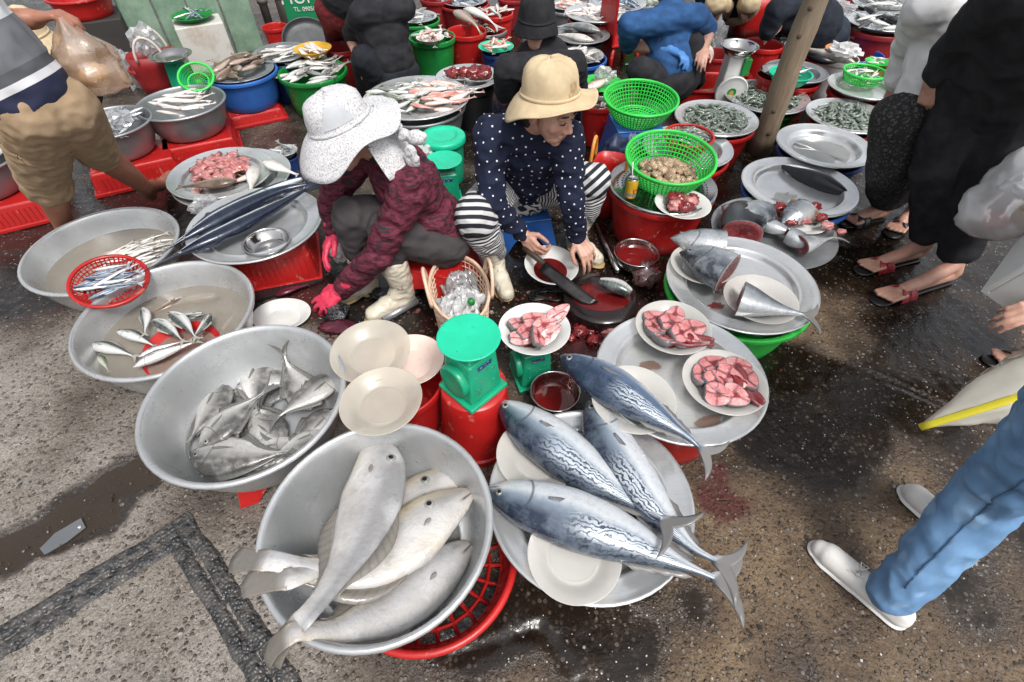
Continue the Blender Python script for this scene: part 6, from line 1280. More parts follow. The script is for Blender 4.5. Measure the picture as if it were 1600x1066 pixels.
# ==== shopper cut by the right edge
pkk = T('person', 'person cut by the right edge, grey trousers and black slipper', 'person', (2.05, 1.35, 0))
Kh, Kt = P(1640, 578, 0), P(1548, 566, 0); a1 = Kh+V(-.01, 0, .10); k1 = P(1660, 440, .42); h1 = P(1790, 250, .8); wk = P(1640, 480, .40)
b = Blob(); foot(b, a1, Kh, Kt); b.chain((a1, .036), (k1, .055), (h1, .08), (h1+V(0, .1, .5), .11), (h1+V(0, .1, .7), .05)); b.ell(h1+V(0, .1, .82), (.08, .09, .11)); b.chain((h1+V(0, -.1, .45), .05), (P(1720, 380, .6), .04), (wk, .028)); hand(b, wk, P(1590, 490, .38)-wk, V(0, .3, -1), 1, (.4, .5, .4), 1., .06); b.out('body', SKIN, pkk, voxel=.006, smooth=3)
b = Blob(); b.chain((h1, .12), (k1, .085), (k1.lerp(a1, .75), .07)); b.out('trousers', cloth('grey_cotton', (.16, .165, .17), (.11, .115, .12)), pkk, voxel=.009, smooth=4, wr=(.01, 10, 1)); b = Blob(); b.cap(h1, .15, h1+V(0, .1, .45), .15); b.out('shirt', C_NAVY, pkk, voxel=.02, smooth=2); sandal(pkk, Kh, Kt, BLACK, BLACK)
# ==== people in the back rows
def squatter(label, hip, neck, headc, face, sh, mats, knees, ankles, wrists=None, hatm=None, elbows=None, skin=SKIN, hands=True, gl=None, voxel=.010, hatr=(.105, .12, .15, .05), gname='back'):
    t = T('person', label, 'person', (hip.x, hip.y, 0)); lat = (sh[1]-sh[0]).normalized(); sp = (neck-hip).normalized()
    b = Blob(); E = head(b, headc, face, V(0, 0, 1)); b.chain((E(0, -.02, -.07), .05), (neck, .05), (hip, .10))
    for k, a, s in zip(knees, ankles, (-1, 1)): b.chain((hip+lat*s*.08, .09), (k, .055), (a, .038)); foot(b, a, a+V(0, 0, -a.z), a+V(0, 0, -a.z)+(Vector((k.x-hip.x, k.y-hip.y, 0)).normalized()*.16))
    el = []
    if wrists:
        for qi, (s_, wv) in enumerate(zip(sh, wrists)):
            e = elbows[qi] if elbows else s_.lerp(wv, .5)+V(0, 0, -.06)+(s_-neck).normalized()*.05; el.append(e); b.chain((s_, .05), (e, .042), (wv, .03)); hand(b, wv, (wv-e)+V(0, 0, -.05), V(0, -.2, -1), 1, (.5, .6, .4), .95, .06)
    b.out('body', skin, t, voxel=voxel*.62, smooth=3)
    b = Blob(); b.ell(neck*.62+hip*.38, (.17, .13, .19), lat, sp).ell(neck*.25+hip*.75, (.17, .15, .17), lat, sp).cap(sh[0], .075, sh[1], .075).cap(neck-sp*.03, .07, neck, .06)
    for s_, e, wv, ln in zip(sh, el, wrists or (), mats[2] if len(mats) > 2 else (1, 1)):
        b.chain((s_, .076), (s_.lerp(e, .9), .062)); 
        if ln > .5: b.chain((e, .060), (wv.lerp(e, .1), .044))
    b.out('shirt', mats[0], t, voxel=voxel, smooth=5, wr=(.007, 8, 1.8))
    b = Blob(); b.ell(hip, (.18, .15, .13), lat, sp)
    for k, a, s in zip(knees, ankles, (-1, 1)): b.chain((hip+lat*s*.085, .11), (k, .08), (k.lerp(a, .85), .055))
    b.out('trousers', mats[1], t, voxel=voxel, smooth=5, wr=(.006, 9, 1.3))
    if hatm: hat(t, headc+V(0, 0, .04), V(0, -.05, 1), face, *hatr, hatm, 4, .006, 0)
    else: b = Blob(); fn_ = Vector(face); fn_.z = 0; fn_.normalize(); b.ell(headc+V(0, 0, .042)-fn_*.012, (.084, .100, .082), V(0, 0, 1).cross(fn_)).ell(headc-fn_*.045-V(0, 0, .02), (.078, .055, .07), V(0, 0, 1).cross(fn_)); b.out('hair', HAIR, t, voxel=.008, smooth=2)
    return t
hip = P(612, 118, .26); squatter('person in black short sleeved shirt seen from behind beside the green tub', hip, P(588, 0, .68), P(578, -40, .78), V(-.8, .2, -.3), (P(566, 22, .64), P(630, 12, .64)), (C_BLACK, cloth('dark_tracksuit', (.02, .022, .028), (.012, .013, .018)), (0, 0)), (P(568, 92, .42), P(580, 60, .42)), (P(572, 150, .08), P(590, 120, .08)), (P(560, 88, .40), P(566, 50, .45)), elbows=(P(548, 58, .44), P(556, 30, .5)))
hip = P(850, 150, .25); squatter('person in black hoodie and black hat, back turned, behind the beige hat', hip, P(845, 70, .60), P(838, 42, .68), V(-.1, 1, -.25), (P(792, 108, .52), P(895, 100, .54)), (C_BLACK, C_BLACK), (P(810, 110, .4), P(895, 105, .4)), (P(800, 120, .08), P(905, 118, .08)), (P(805, 130, .35), P(893, 125, .35)), C_BLACK, hatr=(.112, .13, .135, .055))
hip = P(1048, 128, .26); tG = squatter('person in blue shirt with a blue glove and black waist bag', hip, P(1045, 5, .66), P(1040, -35, .78), V(-.2, -.9, -.5), (P(985, 40, .60), P(1085, 25, .62)), (C_BLUE, C_BLACK, (0, 0)), (P(1000, 110, .40), P(1082, 72, .46)), (P(1010, 140, .08), P(1090, 135, .08)), (P(1046, 78, .46), P(1100, 75, .46)), elbows=(P(982, 70, .44), P(1108, 48, .48)))
b = Blob(); w0 = P(1046, 78, .46); e0 = P(982, 70, .44); b.cap(w0.lerp(e0, .22), .042, w0, .037); hand(b, w0, (w0-e0)+V(0, 0, -.05), V(0, -.2, -1), 1, (.5, .6, .4), .97, .07, fat=1.45); b.out('glove', BGLOVE, tG, voxel=.006, smooth=3)
g = G(); g.tube([P(1072, 0, .68), P(1050, 30, .62), P(1030, 60, .52), P(1004, 96, .36)], .012, 6, False, .4); g.out('bag_strap', PM('grey_strap', (.11, .11, .12)), tG, world=True)
wb = T('waist_bag', 'black waist bag with a pale zip on the blue shirted person\'s lap', 'bag', P(998, 105, .30)); b = Blob(); b.ell(P(998, 108, .34), (.085, .05, .06), (1, .1, 0)); b.out('pouch', C_BLACK, wb, voxel=.008, smooth=3)
g = G(); g.tube([P(976, 98, .37)+V(0, -.03, 0), P(996, 95, .385)+V(0, -.045, 0), P(1012, 90, .385)+V(0, -.03, 0)], .004, 5); g.out('zip', WHITE, wb, world=True)
hip = P(1290, 55, .28); squatter('person in dark clothes seated behind the wooden post', hip, P(1240, -10, .6), P(1225, -40, .7), V(-.8, -.6, -.3), (P(1215, 15, .55), P(1275, -5, .58)), (cloth('dark_jacket', (.018, .022, .034), (.012, .015, .022)), cloth('dark_denim', (.022, .030, .045), (.015, .02, .03))), (P(1225, 28, .42), P(1270, 20, .42)), (P(1215, 58, .08), P(1290, 62, .08)), (P(1205, 40, .42), P(1222, 38, .42)))
hip = P(538, 14, .55); squatter('person in dark red patterned trousers bending by the green shop sign', hip, P(556, -85, .92), P(552, -110, 1.0), V(-.2, -.9, -.3), (P(530, -75, .86), P(590, -75, .86)), (C_BLACK, C_RED), (P(522, 40, .42), P(545, 42, .42)), (P(520, 68, .08), P(545, 70, .08)), (P(528, -15, .55), P(590, -10, .55)))
hip = P(105, 150, .25); squatter('person in navy with a yellow bucket hat half hidden behind the walking man', hip, P(75, 95, .58), P(52, 68, .68), V(.4, -.8, -.5), (P(52, 110, .52), P(108, 98, .54)), (cloth('navy_cotton', (.014, .018, .034), (.009, .012, .024)), C_BLACK), (P(85, 165, .38), P(125, 140, .38)), (P(110, 190, .08), P(140, 170, .08)), (P(80, 130, .38), P(130, 120, .38)), C_BEIGE)
hip = P(1150, 10, .28); squatter('person in navy with tan apron crouching behind the red basket', hip, P(1140, -50, .6), P(1140, -75, .7), V(0, -1, -.3), (P(1110, -40, .55), P(1175, -40, .55)), (C_NAVY, C_BEIGE), (P(1118, 5, .4), P(1172, 5, .4)), (P(1115, 25, .08), P(1165, 28, .08)), (P(1112, 0, .4), P(1172, 0, .4)))
# ------------------------------------------------------------ scales, bags, tools, stall bits
def scale_(x, y, z, rz, label, s=1.0, pan=True, h=.20):
    t = T('kitchen_scale', label, 'scale', (x, y, z), rz); w = .155*s
    bevel(G().box((0, 0, .009), (w, w, .018)).out('base', JADE, t, smooth=False), .005)
    bevel(G().box((0, 0, .018+h*.40), (w*.84, w*.84, h*.80), taper=.84).out('housing', JADE, t, smooth=False), .010, 3)
    bevel(G().box((0, 0, .018+h*.83), (w*.66, w*.66, .03), taper=.6).out('neck', JADE, t, smooth=False), .004)
    d = G(); d.lathe(chaikin([(0, -.02), (.052*s, -.02), (.056*s, 0), (.054*s, .014), (.046*s, .016), (0, .012)], 1), 32, M=Matrix.Translation((-w*.42, 0, h*.48)) @ Matrix.Rotation(-PI/2, 4, 'Y')); d.out('dial', JADE, t)
    st = G().box(None, (w*.34, w*.16, .003), M=Matrix.Translation((w*.02, -w*.365, h*.74)) @ Matrix.Rotation(.16+PI/2, 4, 'X') @ Matrix.Rotation(0, 4, 'Z')); st.out('sticker', PM('blue_sticker', (.03, .06, .20), (.02, .04, .14), rough=.3, spk=((.5, .5, .6), 120, .6)), t, smooth=False)
    sc_ = G()
    for (u, v) in ((-.25, .3), (.25, .3), (-.25, .62), (.25, .62), (0, .45)):
        for k in range(4): sc_.lathe([(0, .003), (.0035, .002), (.0045, 0)], 8, M=Matrix.Rotation(k*PI/2, 4, 'Z') @ Matrix.Translation((u*w*.8, -w*.42*(1-.17*v), .02+h*.8*v)) @ Matrix.Rotation(PI/2+.07, 4, 'X'))
    sc_.out('screws', PM('screw_green', (.03, .36, .2), rough=.3), t)
    if pan: G().lathe(chaikin([(0, h*.92), (.03*s, h*.95), (.06*s, h+.018), (.086*s, h+.026), (.092*s, h+.032), (.090*s, h+.037), (.07*s, h+.033), (0, h+.030)], 2), 48).out('weighing_pan', MINT, t)
    return t
vessel('tub', 'plastic_tub', 'upturned red bucket carrying the front green scale', 'tub', -.122, .985, .30, .135, .30, RED, tilt=(PI, 0))
scale_(-.122, .975, .302, .80, 'green spring scale standing on the upturned red bucket', 1.0)
scale_(.078, 1.255, 0, .30, 'green spring scale carrying the plate of fish slices', .95, False, .206)
scale_(-.356, 2.49, 0, .2, 'green spring scale between the two squatting women', 1.05, True, .215)
p = P(691, 208, .28); mp_ = T('lidded_pot', 'mint green plastic pot with a lid behind the green scale', 'pot', (p.x, p.y, 0))
G().lathe(chaikin([(0, 0), (.095, 0), (.10, .01), (.112, .23), (.113, .235), (0, .235)], 1), 40).out('pot_body', JADE, mp_); G().lathe(chaikin([(0, .232), (.122, .232), (.126, .24), (.126, .262), (.118, .270), (.08, .272), (.075, .266), (.03, .266), (0, .268)], 1), 44).out('pot_lid', MINT, mp_)
# dial scale with steel dish in the back
ds = T('dial_scale', 'white faced dial scale with a steel dish beside the red buckets', 'scale', (1.44, 3.55, 0))
bevel(G().box((0, 0, .20), (.15, .14, .40), taper=.8).out('housing', WHITE, ds, smooth=False), .01); bevel(G().box((.055, -.01, .34), (.05, .13, .10)).out('bracket', GREEN, ds, smooth=False), .005)
M = Matrix.Translation((-.005, -.085, .20)) @ Matrix.Rotation(PI/2+.12, 4, 'X'); dl = G().lathe(chaikin([(0, 0), (.10, 0), (.105, .01), (.10, .022), (.094, .018), (0, .018)], 1), 40, M=M).out('dial', WHITE, ds)
G().lathe([(0, .0195), (.030, .0195)], 24, M=M).out('emblem', GREEN, dl, smooth=False); G().lathe([(0, .0205), (.014, .0205)], 16, M=M).out('emblem_center', YELL, dl, smooth=False)
G().lathe([(x_, z_+.40) for x_, z_ in prof_bowl(.12, .05)], 44).out('dish', STEEL, ds)
ds2 = T('dial_scale', 'white dial scale half hidden behind the black knee', 'scale', P(1085, 120, 0)); M = Matrix.Translation((0, -.03, .16)) @ Matrix.Rotation(PI/2, 4, 'X'); G().lathe(chaikin([(0, 0), (.09, 0), (.09, .02), (0, .02)], 1), 32, M=M).out('dial', WHITE, ds2); bevel(G().box((0, .04, .16), (.13, .12, .32)).out('housing', GREEN, ds2, smooth=False), .01)
# ---- woven totes
def tote(label, x, y, z, w, d, h, mat, hm, rz=0, hh=.13, name='plastic_tote', loops=2):
    t = T(name, label, 'basket', (x, y, z), rz); n = 24; prf = []
    g = G(); pr = [(.80, 0), (.84, h*.3), (.92, h*.7), (1, h)]; v = []; f = []
    def se(a): c, s = cos(a), sin(a); return math.copysign(abs(c)**.6, c), math.copysign(abs(s)**.6, s)
    rows = [(q, zz) for q, zz in pr]+[(.965, h), (.88, h*.7), (.77, .012)]
    for q, zz in rows:
        for k in range(n): c, s = se(2*PI*k/n); v.append((c*w/2*q, s*d/2*q, zz))
    for i in range(len(rows)-1):
        for k in range(n): f.append((i*n+k, i*n+(k+1) % n, (i+1)*n+(k+1) % n, (i+1)*n+k))
    f.append(tuple(range(n))[::-1]); f.append(tuple(range((len(rows)-1)*n, len(rows)*n)))
    g.add(v, f).out('basket_body', mat, t)
    for s in (-1, 1):
        g = G(); g.tube([(w*.26*cos(a), s*d*.47+s*.01, h-.02+hh*sin(a)*1.0) for a in np.linspace(0, PI, 15)], .009, 8); g.out('handle', hm, t)
    return t
ORG = PM('orange_plastic_handle', (.72, .30, .06), (.6, .2, .03), rough=.45)
p = P(944, 285, .0); tote('red woven tote with orange handles at the polka dot woman\'s side', .50, 2.42, 0, .24, .17, .27, RED, ORG, 1.25, .14)
p = P(255, 118, .0); tote('red tote with pale oval handles in front of the green planks', P(255, 120, .1).x, P(255, 120, .1).y, .0, .34, .22, .26, REDD, PM('pale_handle', (.70, .62, .58)), .35, .15)
p = P(1168, 52, .0); tote('red shopping basket with upright handles behind the dial scale', p.x, p.y, 0, .42, .30, .30, RED, RED, .1, .2)
p = P(258, 138, .0); vessel('tub', 'plastic_tub', 'red oval tub in front of the red tote', 'tub', p.x, p.y, 0, .19, .16, RED, sy=.8)
# peach lattice basket stuffed with plastic bags
p = P(722, 470, .0); bx, by = P(718, 458, .17).x, P(718, 458, .17).y
pb = colander('lattice_basket', 'peach oval lattice basket stuffed with plastic bags', bx, by, .004, .118, .20, CREAM, b=.86, cols=40, rows=8, lat=.006, sy=1.75, rz=.22, rim=.007)
for s in (-1, 1):
    g = G(); g.tube([(s*(.120+.012*sin(a)), .085*cos(a), .19+.11*sin(a)) for a in np.linspace(0, PI, 17)], .0075, 8); g.tube([(s*(.122+.012*sin(a)), .060*cos(a), .19+.075*sin(a)) for a in np.linspace(0, PI, 15)], .005, 8); g.out('handle', CREAM, pb)
def crumple(name, label, cat, p, s, mat, seed, amp=.5, freq=1.9, n=3, rz=0, rot=None, parent=None, group=None):
    bm = bmesh.new(); bmesh.ops.create_icosphere(bm, subdivisions=n, radius=1)
    for v in bm.verts:
        q = v.co.copy(); k = mnoise.fractal(q*freq+Vector((seed*5.3, 1, 2)), 1, 2, 3); r = 1-amp*abs(k)*1.6+.22*mnoise.noise(q*5+Vector((seed, 0, 0))); v.co = Vector((q.x*s[0]*r, q.y*s[1]*r, q.z*s[2]*r))
    me = bpy.data.meshes.new('m'); bm.to_mesh(me); bm.free(); me.polygons.foreach_set('use_smooth', [mat not in (MILK, FILM)]*len(me.polygons))
    o = link(name, me, mat, parent, p, rot or (0, 0, rz)); return tag(o, label, cat, group) if not parent else o
def film_sheet(name, label, c, sx, sy, amp, mat, seed, rz=0, n=34):
    "a thin bag crushed into folds"
    v = []; f = []; ca, sa = cos(rz), sin(rz)
    for i in range(n):
        for j in range(n):
            u, w_ = i/(n-1)*2-1, j/(n-1)*2-1; q = Vector((u*1.5+seed, w_*1.5, seed*.7)); e = max(abs(u), abs(w_))
            h = amp*(1-2*abs(mnoise.fractal(q*1.4, 1, 2, 3)))-amp*1.3*e**3; x_ = u*sx*(1-.18*e*abs(mnoise.noise(q*2)))+.25*sx*mnoise.noise(q*2.2+V(9, 0, 0)); y_ = w_*sy+.25*sy*mnoise.noise(q*2.2+V(0, 9, 0))
            v.append((c[0]+x_*ca-y_*sa, c[1]+x_*sa+y_*ca, c[2]+h))
    f = [(i*n+j, (i+1)*n+j, (i+1)*n+j+1, i*n+j+1) for i in range(n-1) for j in range(n-1)]
    o = mk(name, [Vector(x)-Vector(c) for x in v], f, mat, loc=c); md = o.modifiers.new('s', 'SOLIDIFY'); md.thickness = .0015
    return tag(o, label, 'plastic bag')
film_sheet('plastic_bag', 'white crumpled plastic bag filling the near half of the peach basket', (bx+.0, by-.085, .155), .085, .10, .045, MILK, 3, .2)
film_sheet('plastic_bag', 'clear crumpled plastic bag in the far half of the peach basket', (bx+.0, by+.06, .15), .08, .11, .045, FILM, 5, .2)
film_sheet('plastic_bag', 'white plastic bag pressed on top in the peach basket', (bx+.02, by-.03, .175), .07, .07, .04, MILK, 8, .9)
bt = T('plastic_bottle', 'clear plastic bottle with a green cap in the peach basket', 'bottle', (bx-.01, by+.10, .13), .2); bt.rotation_euler = (1.25, .15, .3)
G().lathe(chaikin([(0, 0), (.03, 0), (.033, .01), (.033, .12), (.028, .15), (.012, .18), (.012, .195)], 1), 24).out('bottle_wall', FILM, bt); G().lathe([(0, .205), (.013, .205), (.014, .19), (.014, .185)], 16).out('cap', GREEN, bt)
# loose bags
for i, (u, v, z, s, m_, lb) in enumerate([
    (658, 245, .20, (.08, .07, .09), MILK, 'white knotted plastic bag behind the maroon jacket woman'), (1012, 430, .05, (.085, .07, .06), GLASSY('bloody_film', (.55, .30, .30), .40, .1, bs=16, bst=.9, gl=.22), 'clear bag with pinkish scraps beside the steel bowl of blood'),
    (526, 487, .04, (.07, .06, .04), PM('crinkled_foil', (.16, .16, .17), (.02, .02, .022), rough=.16, metal=.6, vs=40, bs=60, bst=1.0, bd=.01), 'crinkled black and silver bag by the gloved hand'),
    (600, 462, .04, (.08, .05, .035), PM('black_film', (.02, .02, .022), (.01, .01, .011), rough=.2, vs=30, bs=50, bst=1.0, bd=.01), 'black plastic bag under the white boot'),
    (320, 320, .19, (.08, .06, .05), FILM, 'clear bag beside the tray of long blue fish'), (530, 392, .10, (.06, .05, .06), MILK, 'white bag behind the maroon jacket woman\'s knee'),
    (945, 118, .33, (.08, .06, .06), FILM, 'clear bag on the green dish behind the beige hat'), (1114, 62, .22, (.10, .09, .17), FILM, 'tall clear bag in front of the red shopping basket'),
    (178, 188, .33, (.12, .10, .05), FILM, 'clear bag of silvery fish in the basin behind the walking man'), (155, 200, .34, (.09, .08, .05), FILM, 'clear bag of silvery fish at the near side of that basin'),
    (225, 62, .35, (.10, .08, .12), FILM, 'clear bag hanging on the red tote\'s handles'), (205, 110, .12, (.10, .10, .16), FILM, 'bag of pale goods beside the red tote'), (1320, 78, .36, (.12, .08, .05), MILK, 'white bag beside the orange basket'),
    (960, 240, .2, (.10, .07, .12), PM('navy_bag', (.02, .035, .09), (.012, .02, .05), rough=.5, vs=20, bs=30, bst=.8), 'navy cloth bag behind the red woven tote'), (985, 232, .16, (.07, .06, .10), FILM, 'clear bag behind the red woven tote'),
    (1310, 12, .35, (.16, .10, .06), FILM, 'clear bag heap on the back tray behind the dark clothed person'), (1085, 50, .3, (.09, .07, .07), PM('blue_cloth', (.03, .12, .32), (.02, .07, .2), rough=.8, vs=20), 'crumpled blue cloth beside the blue shirt'), (1330, 60, .25, (.08, .06, .09), PM('brown_paper', (.36, .26, .17), (.3, .2, .12), rough=.8), 'brown paper wrap behind the orange basket')]):
    crumple('plastic_bag', lb, 'bag', P(u, v, z), s, m_, 20+i, .55, 2.4, rz=i)
x, y, z, r = CIR['ice']; sic = [small('sardine', .16, F_SARD, b, deep=.9) for b in (.03, -.03)]
pile(x, y, z-.01, .14, 14, sic, 'silvery_fish', 'silvery fish in the basin of bags behind the walking man', 'fish', 'bagged silvery fish', rise=.03, seed=61)
# plate by the black hood
p = P(940, 130, .29); vessel('plate', 'plastic_plate', 'green dish with a pink fish piece behind the beige hat', 'plate', p.x, p.y, .262, .14, .03, LIME); vessel('tub', 'plastic_tub', 'dull tub under the green dish behind the beige hat', 'tub', p.x, p.y, 0, .13, .26, ALUD)
fish('snapper', 'pink_fillet', 'pink fish piece at the edge of the green dish', [P(912, 138, .31), P(925, 135, .315), P(940, 128, .315), P(950, 122, .31)], F_PINK, 1, cat='fish', ns=14, nr=12)
# ---- butchering tools
cl = T('cleaver', 'cleaver with a dark wet blade held by the polka dot woman', 'cleaver', P(838, 402, .19)); hc_ = RwrD+RhD.normalized()*.085+V(.01, -.01, -.015); B = P(936, 472, .082); A = hc_+(B-hc_).normalized()*.055; d = (B-A).normalized(); nrm = (cam.location-A+V(0, 1.0, 0)); nrm = (nrm-d*nrm.dot(d)).normalized(); hgt = nrm.cross(d).normalized(); L = (B-A).length
g = G(); grid = []
for i in range(11):
    q = i/10; grid.append([A+d*L*q-hgt*(.055 if q < .75 else .055*(1-((q-.75)/.25)**2*.75))*(k/4)+d*(.0 if i < 10 else -.006*(k/4)) for k in range(5)])
slab(g, grid, nrm, lambda i, j: .0016*(1-.85*j/4)); g.out('blade', PM('dark_steel', (.05, .048, .048), (.02, .018, .018), rough=.22, metal=.7, vs=14), cl, world=True)
g = G(); g.tube([A-d*.12-hgt*.012, A-d*.06-hgt*.013, A-hgt*.015], [.013, .014, .012], 10); g.out('handle', PM('dark_wood', (.05, .03, .02), rough=.6), cl, world=True)
fish('mackerel', 'cut_fish', 'silver fish piece held down on the black chopping board', [P(992, 462, .10), P(970, 450, .112), P(945, 442, .118), P(915, 436, .118)], F_MACK, 1, s0=.1, s1=.72, cut=FLESH, cuts=(1, 1), cat='fish', deep=1.35, thick=1.5, ns=16)
for nm, a, b, r, m_, lb in (('steel_rod', (934, 352, .02), (966, 425, .02), .016, STEEL, 'short grey metal pipe lying by the chopping board'), ('dark_rod', (598, 500, .02), (652, 470, .02), .017, ALUD, 'grey tube lying beside the white boot')):
    A, B = P(*a), P(*b); t = T(nm, lb, 'pipe', (A+B)/2); G().tube([A, A.lerp(B, .5), B], r, 14).out('pipe_wall', m_, t, world=True); G().tube([A+(A-B).normalized()*.001, A+(B-A).normalized()*.01], r*.7, 12).out('bore', BLACK, t, world=True)
g = G(); cpt = P(848, 462, .01)
for k in range(3): g.tube([cpt+V(.06*cos(a)*(1+.1*k)+.02*k, .035*sin(a)+.01*sin(3*a+k), .004*k) for a in np.linspace(0, 2*PI, 24)[:-1]], .0045, 6, True)
tag(g.out('cable_coil', BLACK), 'coil of black cord on the wet ground in front of the polka dot woman', 'cord')
p = P(442, 440, .0); t = T('offcut_board', 'dark wet board lying between the red crate and gloved hand', 'board', (p.x, p.y, 0), .5); bevel(G().box((0, 0, .012), (.34, .20, .02)).out('board', PM('wet_dark_board', (.03, .02, .022), (.015, .01, .012), rough=.25), t, smooth=False), .006)
p = P(455, 455, .03); fish('snapper', 'purple_scrap', 'purplish fish scrap on the dark wet board', [P(430, 462, .03), P(445, 456, .035), P(462, 450, .035), P(478, 446, .03)], PM('purple_scrap', (.14, .02, .04), (.06, .01, .02), rough=.2), 1, cat='fish', ns=14, nr=10)
p = P(545, 490, 0); chunk('fish_scrap', 'purple fish scrap under the crinkled bag', 'fish scrap', P(530, 515, 0), (.07, .04, .02), MAT['purple_scrap'], 91, .5)
# drink can with straw
p = P(984, 308, .28); can = T('drink_can', 'yellow drink can with a straw beside the clam basket', 'can', (p.x, p.y, .281))
G().lathe(chaikin([(0, .003), (.022, 0), (.026, .006), (.0265, .012), (.0265, .085), (.024, .092)], 1), 28).out('can_body', PM('yellow_print', (.66, .42, .03), (.60, .36, .02), rough=.3, metal=.2, vs=30, spk=((.55, .03, .02), 42, .60)), can); G().lathe([(.0245, .088), (.0248, .096), (.0225, .097), (.021, .092), (0, .092)], 28).out('can_top', STEEL, can)
G().lathe([(.0268, .014), (.0268, .03)], 28).out('print_band', PM('grey_print', (.10, .09, .09), (.3, .28, .25), rough=.4, vs=90), can); G().tube([(0, .004, .06), (-.008, .006, .12), (-.014, .008, .17)], .003, 8).out('straw', WHITE, can)
# ---- wooden post
p = P(1184, 238, 0); po = T('wooden_post', 'rough grey brown wooden post standing among the shrimp trays', 'post', (p.x, p.y, 0))
g = G(); pts = [V(.006*sin(i*.9), .006*cos(i*.7), i*.1) for i in range(24)]; g.tube(pts, [.068-.0006*i+.003*sin(i*2.1) for i in range(24)], 14)
m_, t_, b_, o_ = nodes('weathered_wood'); c_ = ocoord(t_); mp = N(t_, 'Mapping'); mp.inputs['Scale'].default_value = (1, 1, .12); t_.links.new(c_, mp.inputs[0]); n1 = noise(t_, mp.outputs[0], 60, 5, .7); n2 = noise(t_, c_, 7, 4, .6)
t_.links.new(mixc(t_, ramp(t_, n2, [(.35, 0.), (.7, 1.)]), ramp(t_, n1, [(.3, (.14, .095, .06)), (.7, (.30, .225, .155))]), (.22, .17, .12)), b_.inputs['Base Color']); b_.inputs['Roughness'].default_value = .8; bump(t_, b_, n1, .5, .006); WOOD = m_
g.out('timber', WOOD, po)
for i in range(7): G().lathe([(0, .004), (.010, .003), (.014, 0)], 10, M=Matrix.Rotation(-PI/2-.4+RND.uniform(-.5, .5), 4, 'Z') @ Matrix.Translation((.064, 0, .15+i*.13)) @ Matrix.Rotation(PI/2, 4, 'Y')).out('knot', PM('wood_knot', (.11, .075, .05), rough=.8), po)
# ---- green plank wall, pipes, shop sign, lid
A, B = V(-2.92, 4.36, 0), V(-2.14, 4.84, 0); gw = T('plank_wall', 'weathered green painted plank screen at the back', 'wall', A); dd = (B-A); L = dd.length; dd.normalize(); ang = math.atan2(dd.y, dd.x)
m_, t_, b_, o_ = nodes('flaking_green_paint'); c_ = ocoord(t_); n1 = noise(t_, c_, 9, 5, .65); n2 = noise(t_, c_, 45, 4, .7)
cc = ramp(t_, n1, [(.3, (.12, .20, .14)), (.55, (.19, .29, .21)), (.75, (.26, .34, .26))]); cc = mixc(t_, ramp(t_, n2, [(.62, 0.), (.68, .9)]), cc, (.20, .12, .07)); t_.links.new(cc, b_.inputs['Base Color']); b_.inputs['Roughness'].default_value = .7; bump(t_, b_, n2, .4, .005); FLAKE = m_
for i in range(4):
    q = G().box((0, 0, .75), (L/4-.012, .03, 1.5)); pl = q.out('plank', FLAKE, gw, smooth=False, loc=dd*(L*(i+.5)/4)+V(0, .006*(i % 2), 0), rot=(RND.uniform(-.01, .01), 0, ang)); bevel(pl, .005)
bevel(G().box((0, 0, 1.2), (L, .03, .08)).out('batten', FLAKE, gw, smooth=False, loc=dd*L/2+V(-.03, .05, 0)*1, rot=(0, 0, ang)), .004)
for (x, y, r, m_, lb) in ((-2.10, 5.0, .035, PM('rusty_pipe', (.14, .13, .125), (.09, .07, .06), rough=.6), 'dark pipe standing beside the green planks'), (-2.0, 5.15, .05, PM('grey_pipe', (.30, .28, .26), (.2, .18, .16), rough=.6), 'pale grey pipe standing beside the shop sign')):
    t = T('standing_pipe', lb, 'pipe', (x, y, 0)); G().tube([(0, 0, 0), (0, 0, .8), (0, 0, 1.6)], r, 14).out('pipe_wall', m_, t); G().tube([(0, 0, .3), (0, 0, .34)], r*1.25, 14).out('coupling', m_, t)
sg = T('shop_sign', 'green shop sign with white lettering at the back', 'sign', (-1.98, 5.12, .0), .18); bevel(G().box((.21, 0, .34), (.42, .02, .44)).out('board', PM('sign_green', (.012, .22, .09), (.01, .18, .07), rough=.4), sg, smooth=False), .003)
def text(s, size, loc, parent, mat, name='lettering'):
    cu = bpy.data.curves.new('t', 'FONT'); cu.body = s; cu.size = size; cu.extrude = .002; cu.align_x = 'CENTER'; o = bpy.data.objects.new('t', cu); COL.objects.link(o)
    me = bpy.data.meshes.new_from_object(o.evaluated_get(bpy.context.evaluated_depsgraph_get())); bpy.data.objects.remove(o); return link(name, me, mat, parent, loc, (PI/2, 0, 0))
text('HUNG', .15, (.21, -.014, .262), sg, WHITE); text('TL. 0905/01 08', .045, (.22, -.014, .205), sg, WHITE)
t = T('paper_notice', 'white paper notice beside the green shop sign', 'notice', (-1.50, 5.22, 0), .1); bevel(G().box((.1, 0, .35), (.2, .008, .3)).out('sheet', WHITE, t, smooth=False), .002); G().box((.1, .03, .25), (.26, .03, .5)).out('backing', PM('tan_board', (.38, .30, .21)), t, smooth=False)
p = P(478, 47, .2); ld = G().lathe(chaikin([(0, 0), (.20, 0), (.225, .012), (.235, .05), (.24, .055), (.23, .06), (.215, .02), (.19, .008), (0, .008)], 1), 48).out('round_lid', PM('dark_metal', (.085, .09, .095), (.045, .048, .05), rough=.5, metal=.3), loc=(p.x+.02, p.y-.06, .115), rot=(.66, .22, .1)); ld.scale = (.86, .84, .84); tag(ld, 'big dull grey basin leaning upright by the shop sign', 'basin')
p = P(436, 66, .1); vessel('tub', 'plastic_tub', 'small red bowl in front of the pipes', 'tub', p.x, p.y, 0, .10, .22, RED)
